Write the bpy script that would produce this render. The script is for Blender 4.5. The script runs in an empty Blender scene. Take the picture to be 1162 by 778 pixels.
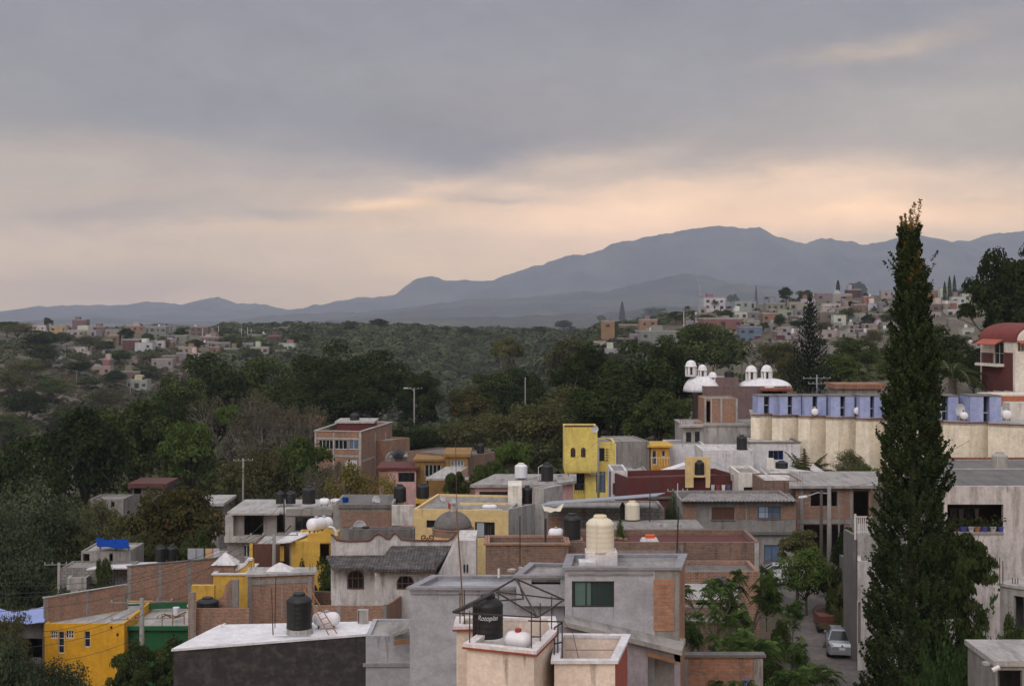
import bpy, math, random
import numpy as np
from mathutils import Vector, Matrix
R = math.radians
rng = random.Random(7)
# ---------------------------------------------------------------- camera, light, exposure
F, CX, HY = 1614.0, 581.0, 350.0        # focal length and horizon of the 1162 px wide photograph
sc = bpy.context.scene
col = sc.collection
cam_data = bpy.data.cameras.new('camera'); cam = bpy.data.objects.new('camera', cam_data); col.objects.link(cam)
cam_data.sensor_width = 36; cam_data.lens = 36*F/1162; cam_data.shift_y = -(389-HY)/1162
cam_data.clip_start = .5; cam_data.clip_end = 60000
cam.location = (0, 0, 0); cam.rotation_euler = (R(90), 0, 0)
sc.camera = cam
SUN_EL, SUN_ROT = R(36), R(205)
SUN_STRENGTH, SKY_STRENGTH, EXPOSURE = 0.9, 0.06, 0.0
sun_data = bpy.data.lights.new('sun', 'SUN'); sun = bpy.data.objects.new('sun', sun_data); col.objects.link(sun)
sun_data.energy = SUN_STRENGTH; sun_data.angle = R(35); sun_data.color = (1.0, .93, .87)
sun.rotation_euler = (R(90)-SUN_EL, 0, R(-25))
vs = sc.view_settings
vs.view_transform = 'Standard'; vs.look = 'None'; vs.exposure = EXPOSURE; vs.gamma = 1; vs.use_curve_mapping = False
sc.cycles.max_bounces = 5; sc.cycles.diffuse_bounces = 3; sc.cycles.volume_bounces = 0
sc.cycles.transparent_max_bounces = 6

def srgb(r, g, b, a=1.0):
    f = lambda c: (c/255/12.92) if c/255 <= .04045 else ((c/255+.055)/1.055)**2.4
    return (f(r), f(g), f(b), a)

class NT:
    """small helper to write node graphs"""
    def __init__(s, tree): s.t = tree; s.n = tree.nodes; s.l = tree.links
    def new(s, typ, **kw):
        n = s.n.new(typ)
        for k, v in kw.items(): setattr(n, k, v)
        return n
    def put(s, sock, v):
        if v is None: return
        if hasattr(v, 'links') or hasattr(v, 'is_output'): s.l.new(v, sock)
        else: sock.default_value = v
    def math(s, op, a, b=None, c=None, clamp=False):
        n = s.new('ShaderNodeMath', operation=op, use_clamp=clamp)
        s.put(n.inputs[0], a); s.put(n.inputs[1], b); s.put(n.inputs[2], c)
        return n.outputs[0]
    def mix(s, f, a, b, mode='MIX'):
        n = s.new('ShaderNodeMix', data_type='RGBA', blend_type=mode, clamp_factor=True)
        s.put(n.inputs[0], f); s.put(n.inputs[6], a); s.put(n.inputs[7], b)
        return n.outputs[2]
    def noise(s, vec, scale, detail=3, rough=.5, dist=0):
        n = s.new('ShaderNodeTexNoise'); n.inputs['Scale'].default_value = scale; n.inputs['Detail'].default_value = detail
        n.inputs['Roughness'].default_value = rough; n.inputs['Distortion'].default_value = dist
        if vec is not None: s.l.new(vec, n.inputs['Vector'])
        return n
    def mapping(s, vec, scale=(1,1,1), loc=(0,0,0), rot=(0,0,0)):
        n = s.new('ShaderNodeMapping'); s.l.new(vec, n.inputs[0])
        n.inputs['Scale'].default_value = scale; n.inputs['Location'].default_value = loc; n.inputs['Rotation'].default_value = rot
        return n.outputs[0]
    def ramp(s, f, stops, interp='LINEAR'):
        n = s.new('ShaderNodeValToRGB'); s.l.new(f, n.inputs[0]); cr = n.color_ramp; cr.interpolation = interp
        while len(cr.elements) < len(stops): cr.elements.new(.5)
        for e, (p, c) in zip(cr.elements, stops): e.position = p; e.color = c if hasattr(c, '__len__') else (c, c, c, 1)
        return n.outputs[0]
    def range(s, v, a, b, c=0., d=1.):
        n = s.new('ShaderNodeMapRange'); s.put(n.inputs[0], v)
        for i, x in enumerate((a, b, c, d)): n.inputs[i+1].default_value = x
        return n.outputs[0]

world = bpy.data.worlds.new('World'); sc.world = world; world.use_nodes = True
w = NT(world.node_tree); w.n.clear()
wout = w.new('ShaderNodeOutputWorld')
tc = w.new('ShaderNodeTexCoord')
sky = w.new('ShaderNodeTexSky', sky_type='NISHITA', sun_disc=False, sun_elevation=SUN_EL, sun_rotation=SUN_ROT)
bg_sky = w.new('ShaderNodeBackground'); w.l.new(sky.outputs[0], bg_sky.inputs[0]); bg_sky.inputs[1].default_value = SKY_STRENGTH
# cloud deck, laid out by compass bearing and elevation of the sky direction
nrm = w.new('ShaderNodeVectorMath', operation='NORMALIZE'); w.l.new(tc.outputs['Generated'], nrm.inputs[0])
sep = w.new('ShaderNodeSeparateXYZ'); w.l.new(nrm.outputs[0], sep.inputs[0])
az0 = w.math('ARCTAN2', sep.outputs[0], sep.outputs[1]); el0 = w.math('ARCSINE', sep.outputs[2])
comb = w.new('ShaderNodeCombineXYZ'); w.l.new(az0, comb.inputs[0]); w.l.new(el0, comb.inputs[1])
wn = w.noise(w.mapping(comb.outputs[0], (5, 16, 1)), 1.0, 7, .62)
ws = w.new('ShaderNodeSeparateXYZ'); w.l.new(wn.outputs['Color'], ws.inputs[0])
az = w.math('ADD', az0, w.math('MULTIPLY', w.math('SUBTRACT', ws.outputs[0], .5), .13))
el = w.math('ADD', el0, w.math('MULTIPLY', w.math('SUBTRACT', ws.outputs[1], .5), .055))
el = w.math('SUBTRACT', el, w.math('MULTIPLY', az0, 0.02))
elr = w.range(el, -.03, 1.2)
ep = lambda py: ((HY-py)/F+.03)/1.23
AIR, TOP, FAR = .000092, 590.0, 12100.0
AIRLIGHT = (.20, .215, .27)
def through(c, py):
    """radiance the deck needs so that it still reads as colour c after the air in front of it"""
    e = max((HY-py)/F, 1e-4); k = math.exp(-AIR*min(TOP/e, FAR)); c = srgb(*c)
    return tuple(max(.02, (c[i]-(1-k)*AIRLIGHT[i])/k) for i in range(3))+(1,)
base = w.ramp(elr, [(0, through((156,144,138), 352)), (ep(345), through((182,163,148), 345)), (ep(300), through((200,177,156), 300)), (ep(245), through((202,178,158), 245)),
     (ep(200), through((173,161,156), 200)), (ep(150), through((160,153,152), 150)), (ep(95), through((152,149,154), 95)), (ep(20), through((144,144,152), 20)),
     (ep(-160), srgb(165,165,175)), (.6, srgb(214,212,218)), (1, srgb(240,238,244))])
cv = w.new('ShaderNodeCombineXYZ'); w.l.new(az, cv.inputs[0]); w.l.new(el, cv.inputs[1])
def blob(px, py, sx, sy, rot=0.0):
    a0, e0 = (px-CX)/F, (HY-py)/F
    mp = w.new('ShaderNodeMapping', vector_type='TEXTURE'); w.l.new(cv.outputs[0], mp.inputs[0])
    mp.inputs['Location'].default_value = (a0, e0, 0); mp.inputs['Rotation'].default_value = (0, 0, rot); mp.inputs['Scale'].default_value = (sx*1.6/F, sy*1.6/F, 1)
    g = w.new('ShaderNodeTexGradient', gradient_type='QUADRATIC_SPHERE'); w.l.new(mp.outputs[0], g.inputs[0])
    return g.outputs['Fac']
cur = base
for (px, py, sx, sy, rot, colr, amt) in [
        (250, 120, 420, 75, -.05, (140,141,149), .8), (520, 165, 260, 38, -.12, (140,138,146), .9), (840, 110, 260, 40, .1, (147,146,151), .7),
        (60, 185, 260, 42, 0, (180,168,158), .75), (150, 235, 300, 22, .05, (158,150,148), .75), (300, 245, 120, 12, 0, (156,148,148), .7),
        (900, 225, 520, 36, 0, (218,192,172), .85), (700, 255, 260, 48, .12, (234,199,172), .9), (660, 190, 130, 22, .1, (208,186,168), .7),
        (950, 262, 300, 22, 0, (234,198,170), .85), (1100, 140, 260, 70, 0, (178,170,164), .7), (1000, 66, 130, 16, .1, (188,172,160), .8),
        (450, 236, 75, 11, 0, (240,204,170), 1.0), (500, 215, 60, 14, .2, (226,196,172), .8), (600, 210, 40, 8, .1, (222,194,172), .7),
        (560, 232, 90, 11, .05, (172,158,152), .75), (180, 300, 300, 38, 0, (178,162,150), .7), (130,165,90,14,0,(168,154,152),.5), (130,320,330,30,0,(158,145,145),.6)]:
    cur = w.mix(w.range(blob(px, py, sx, sy, rot), 0, .75, 0, amt), cur, through(colr, py))
fine = w.noise(w.mapping(comb.outputs[0], (8, 21, 1), (3, 1, 0), (0, 0, .12)), 1.0, 8, .66, .5)
cur = w.mix(1.0, cur, w.range(fine.outputs[0], .3, .7, .91, 1.08), 'MULTIPLY')
wisp = w.noise(w.mapping(comb.outputs[0], (24, 52, 1), (1, 4, 0), (0, 0, .15)), 1.0, 7, .7, .5)
cur = w.mix(1.0, cur, w.range(wisp.outputs[0], .35, .7, .955, 1.05), 'MULTIPLY')
# the unseen deck behind the viewer is brightened to add light on the facades
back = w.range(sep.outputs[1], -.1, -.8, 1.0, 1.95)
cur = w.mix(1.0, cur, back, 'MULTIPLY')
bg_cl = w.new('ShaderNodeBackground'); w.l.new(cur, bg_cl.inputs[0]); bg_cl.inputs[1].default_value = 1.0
CLOUD_UP = 1.33  # gain on the upper deck out of view, added for light from above
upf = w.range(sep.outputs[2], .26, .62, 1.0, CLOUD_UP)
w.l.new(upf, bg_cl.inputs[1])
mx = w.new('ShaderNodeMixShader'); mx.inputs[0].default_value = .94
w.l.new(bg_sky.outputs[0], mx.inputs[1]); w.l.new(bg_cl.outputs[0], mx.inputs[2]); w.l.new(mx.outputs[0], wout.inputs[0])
world.cycles.sampling_method = 'MANUAL'; world.cycles.sample_map_resolution = 512

# ---------------------------------------------------------------- points
KY = 1.0      # a block of houses can be set further back as a whole
def P(px, py, Y): Y = Y*KY; return Vector(((px-CX)/F*Y, Y, -(py-HY)/F*Y))
def Z(py, Y): return -(py-HY)/F*Y*KY
def G(px, py, z): Y = -z*F/(py-HY); return Vector(((px-CX)/F*Y, Y, z))

# ---------------------------------------------------------------- materials
MATS = {}
def material(name):
    m = bpy.data.materials.new(name); m.use_nodes = True
    t = NT(m.node_tree); b = t.n['Principled BSDF']
    MATS[name] = m
    return m, t, b
def plaster(name, c, stain=.35, rough=.92, scale=1.0, bump=.3, dirt=(70,64,60), streak=True):
    """painted or bare render with soft blotches, rain streaks and a little bump"""
    if name in MATS: return MATS[name]
    m, t, b = material(name)
    uv = t.new('ShaderNodeUVMap').outputs[0]
    n1 = t.noise(uv, .55*scale, 5, .6); n2 = t.noise(t.mapping(uv, (1.9, .3, 1) if streak else (.8, .9, 1)), scale, 6, .72, .15); n3 = t.noise(uv, 9*scale, 4, .6)
    base = c if len(c) == 4 else srgb(*c)
    dark = tuple(x*.62 for x in base[:3])+(1,); light = tuple(min(1, x*1.12) for x in base[:3])+(1,)
    n4 = t.noise(uv, 2.6*scale, 6, .75, .2)
    c1 = t.mix(t.range(n1.outputs[0], .35, .7), light, dark)
    c1 = t.mix(.5, c1, base)
    c1 = t.mix(1, c1, t.range(n4.outputs[0], .3, .7, .82, 1.14), 'MULTIPLY')
    st = t.math('MULTIPLY', t.range(n2.outputs[0], .46, .72), min(1, stain*1.35))
    c1 = t.mix(st, c1, srgb(*dirt))
    c1 = t.mix(1, c1, t.range(n3.outputs[0], .3, .7, .9, 1.08), 'MULTIPLY')
    t.l.new(c1, b.inputs['Base Color']); b.inputs['Roughness'].default_value = rough
    bp = t.new('ShaderNodeBump'); bp.inputs['Strength'].default_value = bump; bp.inputs['Distance'].default_value = .03
    t.l.new(n3.outputs[0], bp.inputs['Height']); t.l.new(bp.outputs[0], b.inputs['Normal'])
    return m
def brick(name, c1=(150,98,78), c2=(122,74,58), mortar=(140,128,118), w_=.26, h_=.085, stain=.3):
    if name in MATS: return MATS[name]
    m, t, b = material(name)
    uv = t.new('ShaderNodeUVMap').outputs[0]
    br = t.new('ShaderNodeTexBrick'); t.l.new(uv, br.inputs['Vector'])
    br.inputs['Color1'].default_value = srgb(*c1); br.inputs['Color2'].default_value = srgb(*c2); br.inputs['Mortar'].default_value = srgb(*mortar)
    br.inputs['Scale'].default_value = 1; br.inputs['Brick Width'].default_value = w_; br.inputs['Row Height'].default_value = h_
    br.inputs['Mortar Size'].default_value = h_*.16; br.inputs['Bias'].default_value = .1
    n1 = t.noise(uv, .7, 6, .65); n2 = t.noise(uv, 5, 4, .7); n3 = t.noise(t.mapping(uv, (1.5, .3, 1)), 1, 4, .6)
    cc = t.mix(t.math('MULTIPLY', t.range(n1.outputs[0], .4, .72), .55), br.outputs[0], srgb(min(255,c1[0]+28), c1[1]+24, c1[2]+20))
    cc = t.mix(1, cc, t.range(n2.outputs[0], .25, .75, .68, 1.25), 'MULTIPLY')
    cc = t.mix(t.math('MULTIPLY', t.range(n3.outputs[0], .5, .75), stain), cc, srgb(84,76,70))
    t.l.new(cc, b.inputs['Base Color']); b.inputs['Roughness'].default_value = .95
    bp = t.new('ShaderNodeBump'); bp.inputs['Strength'].default_value = .5; bp.inputs['Distance'].default_value = .02; bp.invert = True
    t.l.new(br.outputs['Fac'], bp.inputs['Height']); t.l.new(bp.outputs[0], b.inputs['Normal'])
    return m
def plain(name, c, rough=.6, metal=0.0, spec=None, var=.12, scale=3.0):
    if name in MATS: return MATS[name]
    m, t, b = material(name)
    base = c if len(c) == 4 else srgb(*c)
    oc = t.new('ShaderNodeTexCoord').outputs['Object']
    n = t.noise(oc, scale, 4, .6)
    t.l.new(t.mix(1, base, t.range(n.outputs[0], .25, .75, 1-var, 1+var), 'MULTIPLY'), b.inputs['Base Color'])
    b.inputs['Roughness'].default_value = rough; b.inputs['Metallic'].default_value = metal
    if spec is not None: b.inputs['Specular IOR Level'].default_value = spec
    return m
def tinted(name, rough=.9, var=.2, scale=.35):
    """colour comes from the object's own colour slot, so repeats can be painted one by one"""
    if name in MATS: return MATS[name]
    m, t, b = material(name)
    oi = t.new('ShaderNodeObjectInfo'); oc = t.new('ShaderNodeTexCoord').outputs['Object']
    n = t.noise(oc, scale, 5, .65); n2 = t.noise(t.mapping(oc, (1, 1, .2)), scale*3, 4, .6)
    cc = t.mix(1, oi.outputs['Color'], t.range(n.outputs[0], .3, .7, 1-var, 1+var*.6), 'MULTIPLY')
    cc = t.mix(t.math('MULTIPLY', t.range(n2.outputs[0], .5, .8), .4), cc, srgb(84,78,74))
    t.l.new(cc, b.inputs['Base Color']); b.inputs['Roughness'].default_value = rough
    return m
def leafmat(name, c_dark, c_light, c_alt=None, scale=.6, trans=.25, rnd=.25, island=.4):
    if name in MATS: return MATS[name]
    m, t, b = material(name)
    oc = t.new('ShaderNodeTexCoord').outputs['Object']; oi = t.new('ShaderNodeObjectInfo')
    geo = t.new('ShaderNodeNewGeometry')
    n = t.noise(oc, scale, 4, .6)
    rp = geo.outputs['Random Per Island']
    f = t.math('ADD', t.math('MULTIPLY', t.range(n.outputs[0], .35, .65), 1-island), t.math('MULTIPLY', rp, island))
    cc = t.mix(f, srgb(*c_dark), srgb(*c_light))
    if c_alt: cc = t.mix(t.math('GREATER_THAN', t.math('ADD', rp, t.math('MULTIPLY', n.outputs[0], .3)), 1.08), cc, srgb(*c_alt))
    cc = t.mix(1, cc, t.range(oi.outputs['Random'], 0, 1, (1-rnd)*1.0, (1+rnd)*1.0), 'MULTIPLY')
    d = t.new('ShaderNodeBsdfDiffuse'); t.l.new(cc, d.inputs[0])
    tr = t.new('ShaderNodeBsdfTranslucent'); t.l.new(t.mix(.5, cc, srgb(*c_light)), tr.inputs[0])
    mxs = t.new('ShaderNodeMixShader'); mxs.inputs[0].default_value = trans
    t.l.new(d.outputs[0], mxs.inputs[1]); t.l.new(tr.outputs[0], mxs.inputs[2])
    t.l.new(mxs.outputs[0], t.n['Material Output'].inputs[0])
    return m

# ---------------------------------------------------------------- mesh building
class MB:
    def __init__(s): s.v = []; s.f = []; s.smooth = False
    def add(s, vs_, fs):
        o = len(s.v); s.v += [tuple(p) for p in vs_]; s.f += [tuple(o+i for i in f) for f in fs]; return s
    def prism(s, bot, top):
        n = len(bot)
        fs = [tuple(range(n))[::-1], tuple(range(n, 2*n))]+[(i, (i+1) % n, n+(i+1) % n, n+i) for i in range(n)]
        return s.add(list(bot)+list(top), fs)
    def slab(s, poly, z0, z1): return s.prism([(p[0], p[1], z0) for p in poly], [(p[0], p[1], z1) for p in poly])
    def box(s, cx, cy, z0, sx, sy, sz, ang=0.0):
        c, n = math.cos(ang), math.sin(ang)
        q = [(cx+x*c-y*n, cy+x*n+y*c) for x, y in ((-sx/2,-sy/2),(sx/2,-sy/2),(sx/2,sy/2),(-sx/2,sy/2))]
        return s.slab(q, z0, z0+sz)
    def tube(s, pts, r, n=6, cap=True):
        pts = [Vector(p) for p in pts]
        rs = r if hasattr(r, '__len__') else [r]*len(pts)
        o = len(s.v); prev = None
        for i, p in enumerate(pts):
            d = (pts[min(i+1, len(pts)-1)]-pts[max(i-1, 0)])
            d = d.normalized() if d.length > 1e-9 else Vector((0, 0, 1))
            if prev is None: a = d.orthogonal().normalized()
            else:
                a = prev-d*prev.dot(d); a = a.normalized() if a.length > 1e-6 else d.orthogonal().normalized()
            prev = a; b = d.cross(a)
            for k in range(n):
                t = 2*math.pi*k/n; q = p+(a*math.cos(t)+b*math.sin(t))*rs[i]; s.v.append(tuple(q))
        for i in range(len(pts)-1):
            for k in range(n):
                s.f.append((o+i*n+k, o+i*n+(k+1) % n, o+(i+1)*n+(k+1) % n, o+(i+1)*n+k))
        if cap: s.f.append(tuple(o+k for k in range(n))[::-1]); s.f.append(tuple(o+(len(pts)-1)*n+k for k in range(n)))
        return s
    def lathe(s, prof, n=20, c=(0, 0, 0), axis='z'):
        o = len(s.v)
        for (r, h) in prof:
            for k in range(n):
                t = 2*math.pi*k/n; x, y = r*math.cos(t), r*math.sin(t)
                p = (x, y, h) if axis == 'z' else ((h, x, y) if axis == 'x' else (x, h, y))
                s.v.append((p[0]+c[0], p[1]+c[1], p[2]+c[2]))
        for i in range(len(prof)-1):
            for k in range(n):
                s.f.append((o+i*n+k, o+i*n+(k+1) % n, o+(i+1)*n+(k+1) % n, o+(i+1)*n+k))
        s.f.append(tuple(o+k for k in range(n))[::-1]); s.f.append(tuple(o+(len(prof)-1)*n+k for k in range(n)))
        return s
    def build(s, name, mat, parent=None, org=None, smooth=False):
        me = bpy.data.meshes.new(name)
        off = Vector(org) if org is not None else (parent_origin(parent) if parent else Vector((0, 0, 0)))
        me.from_pydata([(p[0]-off.x, p[1]-off.y, p[2]-off.z) for p in s.v], [], s.f)
        me.update()
        uv = me.uv_layers.new(name='UVMap')
        nl = len(me.loops); vi = np.empty(nl, dtype=np.int32); me.loops.foreach_get('vertex_index', vi)
        nv = np.array(s.v, dtype=float)
        uvs = np.empty((nl, 2))
        for p in me.polygons:
            nx, ny, nz = p.normal; ls = slice(p.loop_start, p.loop_start+p.loop_total); q = nv[vi[ls]]
            if abs(nz) > .75: uvs[ls] = q[:, :2]
            else:
                h = math.hypot(nx, ny) or 1
                uvs[ls, 0] = q[:, 0]*(-ny/h)+q[:, 1]*(nx/h); uvs[ls, 1] = q[:, 2] if abs(nz) < .3 else q[:, 2]/max(.2, math.sqrt(1-nz*nz))
        uv.data.foreach_set('uv', uvs.ravel().astype(np.float32))
        if smooth: me.polygons.foreach_set('use_smooth', [True]*len(me.polygons))
        me.materials.append(mat)
        o = bpy.data.objects.new(name, me); col.objects.link(o)
        o.location = off if parent is None else (0, 0, 0)
        if parent is not None:
            o.parent = parent
        return o
def parent_origin(p):
    v = Vector((0, 0, 0))
    while p is not None:
        v += Vector(p.location); p = p.parent
    return v
def tag(o, label=None, cat=None, group=None, kind=None):
    if label: o['label'] = label
    if cat: o['category'] = cat
    if group: o['group'] = group
    if kind: o['kind'] = kind
    return o
def thing(name, label, cat, loc=(0, 0, 0), group=None, rz=0.0):
    o = bpy.data.objects.new(name, None); col.objects.link(o); o.location = loc; o.rotation_euler = (0, 0, rz)
    o.empty_display_size = .3
    return tag(o, label, cat, group)
def copy_tree(o, parent=None):
    c = o.copy(); col.objects.link(c)
    if parent is not None: c.parent = parent
    for ch in KIDS.get(o.as_pointer(), ()): copy_tree(ch, c)
    return c
KIDS = {}
def proto_done(root):
    """remember the children of a prototype so that copies need no search"""
    for o in list(bpy.data.objects):
        if o.parent is not None and (o.parent == root or (o.parent.parent == root)):
            l = KIDS.setdefault(o.parent.as_pointer(), [])
            if o not in l: l.append(o)
    return root
USED = set()
def place(proto, loc, rz=0.0, scale=(1, 1, 1), label=None, cat=None, group=None, color=None):
    if proto.as_pointer() not in USED: USED.add(proto.as_pointer()); o = proto
    else: o = copy_tree(proto)
    o.location = loc; o.rotation_euler = (0, 0, rz); o.scale = scale if hasattr(scale, '__len__') else (scale,)*3
    tag(o, label, cat, group)
    return o

# ---------------------------------------------------------------- terrain
TPX = np.array([-300, 0, 200, 400, 550, 680, 800, 950, 1162, 1500], float)
TY = np.array([20, 40, 75, 105, 130, 170, 230, 300, 400, 500, 600, 700, 900, 1300, 2500, 6000, 30000], float)
TZ = np.array([
 [-22,-21,-20,-20,-20,-20,-20,-20,-18,-17],
 [-24,-22,-20,-20,-20,-20,-20,-20,-19,-17],
 [-28,-26,-24,-22,-20.5,-20,-20,-20,-19,-15],
 [-30,-28.5,-26,-22.5,-21,-20.5,-20,-19.8,-17,-12],
 [-31,-29,-25,-24,-21,-18,-17,-16,-14,-10],
 [-32,-30,-25,-22,-20,-18,-14.5,-11.5,-9,-6],
 [-38,-35,-27,-21,-22,-20,-14,-11,-8,-5],
 [-46,-42,-40,-28,-34,-26,-18,-14,-9,-3],
 [-40,-35,-44,-42,-50,-26,-17,-14,-9,-2],
 [-32,-23,-36,-40,-50,-17,-11,-8,-4,0],
 [-22,-16,-24,-30,-46,-10,-3,1,3,8],
 [-15,-12.5,-15,-22,-36,-16,-1,5,8,12],
 [-14,-13,-14,-13,-17,-18,-8,2,6,10],
 [-26,-24,-24,-22,-22,-24,-24,-20,-14,-8],
 [-40]*10, [-60]*10, [-70]*10], float)
def terr(px, Y):
    px = np.clip(np.asarray(px, float), TPX[0], TPX[-1]); Y = np.clip(np.asarray(Y, float), TY[0], TY[-1]-1)
    i = np.clip(np.searchsorted(TPX, px, side='right')-1, 0, len(TPX)-2); j = np.clip(np.searchsorted(TY, Y, side='right')-1, 0, len(TY)-2)
    a = (px-TPX[i])/(TPX[i+1]-TPX[i]); b = (np.log(Y)-np.log(TY[j]))/(np.log(TY[j+1])-np.log(TY[j]))
    sm = lambda t: .5*t+.5*t*t*(3-2*t)
    a, b = sm(a), sm(b)
    z = (TZ[j, i]*(1-a)+TZ[j, i+1]*a)*(1-b)+(TZ[j+1, i]*(1-a)+TZ[j+1, i+1]*a)*b
    x = (px-CX)/F*Y
    amp = np.clip((Y-140)/260, 0, 1)*1.6
    return z+amp*(np.sin(x*.045+1.3)*np.sin(Y*.031)+.6*np.sin(x*.11+Y*.07)+.35*np.sin(x*.23-Y*.19))
def ground_z(x, Y): return float(terr(x/max(Y, 1)*F+CX, Y))
def T(px, py, Y0=60, Y1=2500):
    """first point of the ground seen through px, py beyond Y0"""
    Ys = np.exp(np.linspace(math.log(Y0), math.log(Y1), 900))
    zr = -(py-HY)/F*Ys; zt = terr(np.full_like(Ys, px), Ys)
    k = np.nonzero(zr <= zt)[0]
    Y = Ys[k[0]] if len(k) else Y1
    return Vector(((px-CX)/F*Y, Y, float(terr(px, Y))))
def grid_mesh(name, X, Yg, Z, mat):
    nr, nc = X.shape
    me = bpy.data.meshes.new(name)
    idx = np.arange(nr*nc).reshape(nr, nc)
    fs = np.stack([idx[:-1, :-1], idx[:-1, 1:], idx[1:, 1:], idx[1:, :-1]], -1).reshape(-1, 4)
    me.from_pydata(np.stack([X, Yg, Z], -1).reshape(-1, 3).tolist(), [], fs.tolist()); me.update()
    me.polygons.foreach_set('use_smooth', [True]*len(me.polygons)); me.materials.append(mat)
    o = bpy.data.objects.new(name, me); col.objects.link(o); return o
m, t, b = material('soil')
oc = t.new('ShaderNodeTexCoord').outputs['Object']
n1 = t.noise(oc, .02, 6, .65); n2 = t.noise(oc, .15, 6, .7); n3 = t.noise(oc, 1.2, 5, .7)
cc = t.mix(t.range(n1.outputs[0], .42, .6), srgb(98,82,70), srgb(66,66,48))
cc = t.mix(t.range(n2.outputs[0], .4, .6), cc, srgb(76,72,54))
cc = t.mix(1, cc, t.range(n3.outputs[0], .3, .7, .75, 1.2), 'MULTIPLY')
t.l.new(cc, b.inputs['Base Color']); b.inputs['Roughness'].default_value = 1
Yr = np.concatenate([np.linspace(-60, 15, 6), np.exp(np.linspace(math.log(20), math.log(12000), 230))])
s_ = np.linspace(-1, 1, 220)
Yg = np.repeat(Yr[:, None], 220, 1); Xg = s_[None, :]*(Yr[:, None]+90)*1.0
Yc = np.maximum(Yg, 20.)
Zg = terr(Xg/Yc*F+CX, Yc)
tag(grid_mesh('ground', Xg, Yg, Zg, MATS['soil']), kind='structure')

# ---------------------------------------------------------------- mountains
def ridge(name, prof, Yr_, depth_f, depth_b, base_z, mat, seed, rough=14.0, na=1400):
    px = np.linspace(prof[0][0], prof[-1][0], na); top = np.interp(px, [p[0] for p in prof], [p[1] for p in prof])
    r = np.random.RandomState(seed)
    H = (HY-top)/F*Yr_
    for k in range(6):
        fr = 30*2**k; ph = r.rand()*9
        H += rough*.66**k*np.interp(np.linspace(0, fr, na), np.arange(fr+2), r.randn(fr+2))*.35
    rows = np.concatenate([np.linspace(-1, 0, 46), np.linspace(0, 1, 10)[1:]])
    X = []; Yy = []; Z = []
    spur = [np.interp(np.linspace(0, 60, na), np.arange(62), r.randn(62)) for _ in range(3)]
    for q in rows:
        d = depth_f if q < 0 else depth_b
        Yv = Yr_+q*d+0*px
        fall = 1-abs(q)
        shape = fall**1.35 if q < 0 else fall
        off = (spur[0]*np.sin(q*5)+spur[1]*np.cos(q*9))*abs(q)*fall*.42*np.maximum(H-base_z, 20)
        Z.append(base_z+(H-base_z)*shape+off); Yy.append(Yv); X.append((px-CX)/F*Yr_*(1+.0*q))
    return tag(grid_mesh(name, np.array(X), np.array(Yy), np.array(Z), mat), kind='structure')
m, t, b = material('mountain_forest')
oc = t.new('ShaderNodeTexCoord').outputs['Object']
n1 = t.noise(oc, .0022, 9, .72); n2 = t.noise(oc, .02, 6, .75)
cc = t.mix(t.range(n1.outputs[0], .42, .62), srgb(24,32,28), srgb(72,68,56))
cc = t.mix(1, cc, t.range(n2.outputs[0], .3, .7, .6, 1.35), 'MULTIPLY')
t.l.new(cc, b.inputs['Base Color']); b.inputs['Roughness'].default_value = 1
main = [(-700,352),(-300,356),(-120,350),(0,357),(60,348),(90,345),(115,345),(140,348),(165,342),(190,345),(210,344),(230,338),(247,336),(262,341),(285,346),(330,347),(372,340),(410,334),(450,331),(475,319),(490,315),(515,319),(560,313),(600,303),(640,290),(690,278),(740,268),(765,262),(785,258),(815,258),(840,264),(862,262),(878,271),(915,276),(932,269),(960,274),(985,276),(1010,270),(1040,264),(1075,275),(1095,272),(1115,268),(1162,263),(1250,272),(1400,262),(1700,290),(2000,330)]
ridge('mountain', main, 9000, 2600, 1800, -90, MATS['mountain_forest'], 3, 34)
second = [(-700,366),(0,368),(100,364),(180,366),(250,362),(330,357),(400,352),(470,350),(540,343),(600,336),(640,334),(690,327),(740,318),(775,310),(800,312),(835,321),(870,322),(930,330),(1000,334),(1080,330),(1162,334),(1400,330),(1900,352)]
ridge('foothill', second, 5800, 1700, 1500, -70, MATS['mountain_forest'], 5, 15)
third = [(-700,372),(0,374),(200,371),(330,366),(420,362),(520,360),(600,357),(700,352),(780,348),(900,350),(1162,352),(1700,358)]
ridge('valley_hills', third, 3300, 1100, 900, -55, MATS['mountain_forest'], 8, 8)

# ---------------------------------------------------------------- air
hz = MB().box(0, (FAR-150)/2, -170, 24600, FAR+150, 170+TOP)
m, t, b = material('haze_air')
t.n.remove(b)
pv = t.new('ShaderNodeVolumePrincipled'); pv.inputs['Color'].default_value = (.74, .83, 1.0, 1); pv.inputs['Density'].default_value = AIR
pv.inputs['Anisotropy'].default_value = .0
t.l.new(pv.outputs[0], t.n['Material Output'].inputs['Volume'])
tag(hz.build('haze', m), kind='stuff')

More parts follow.
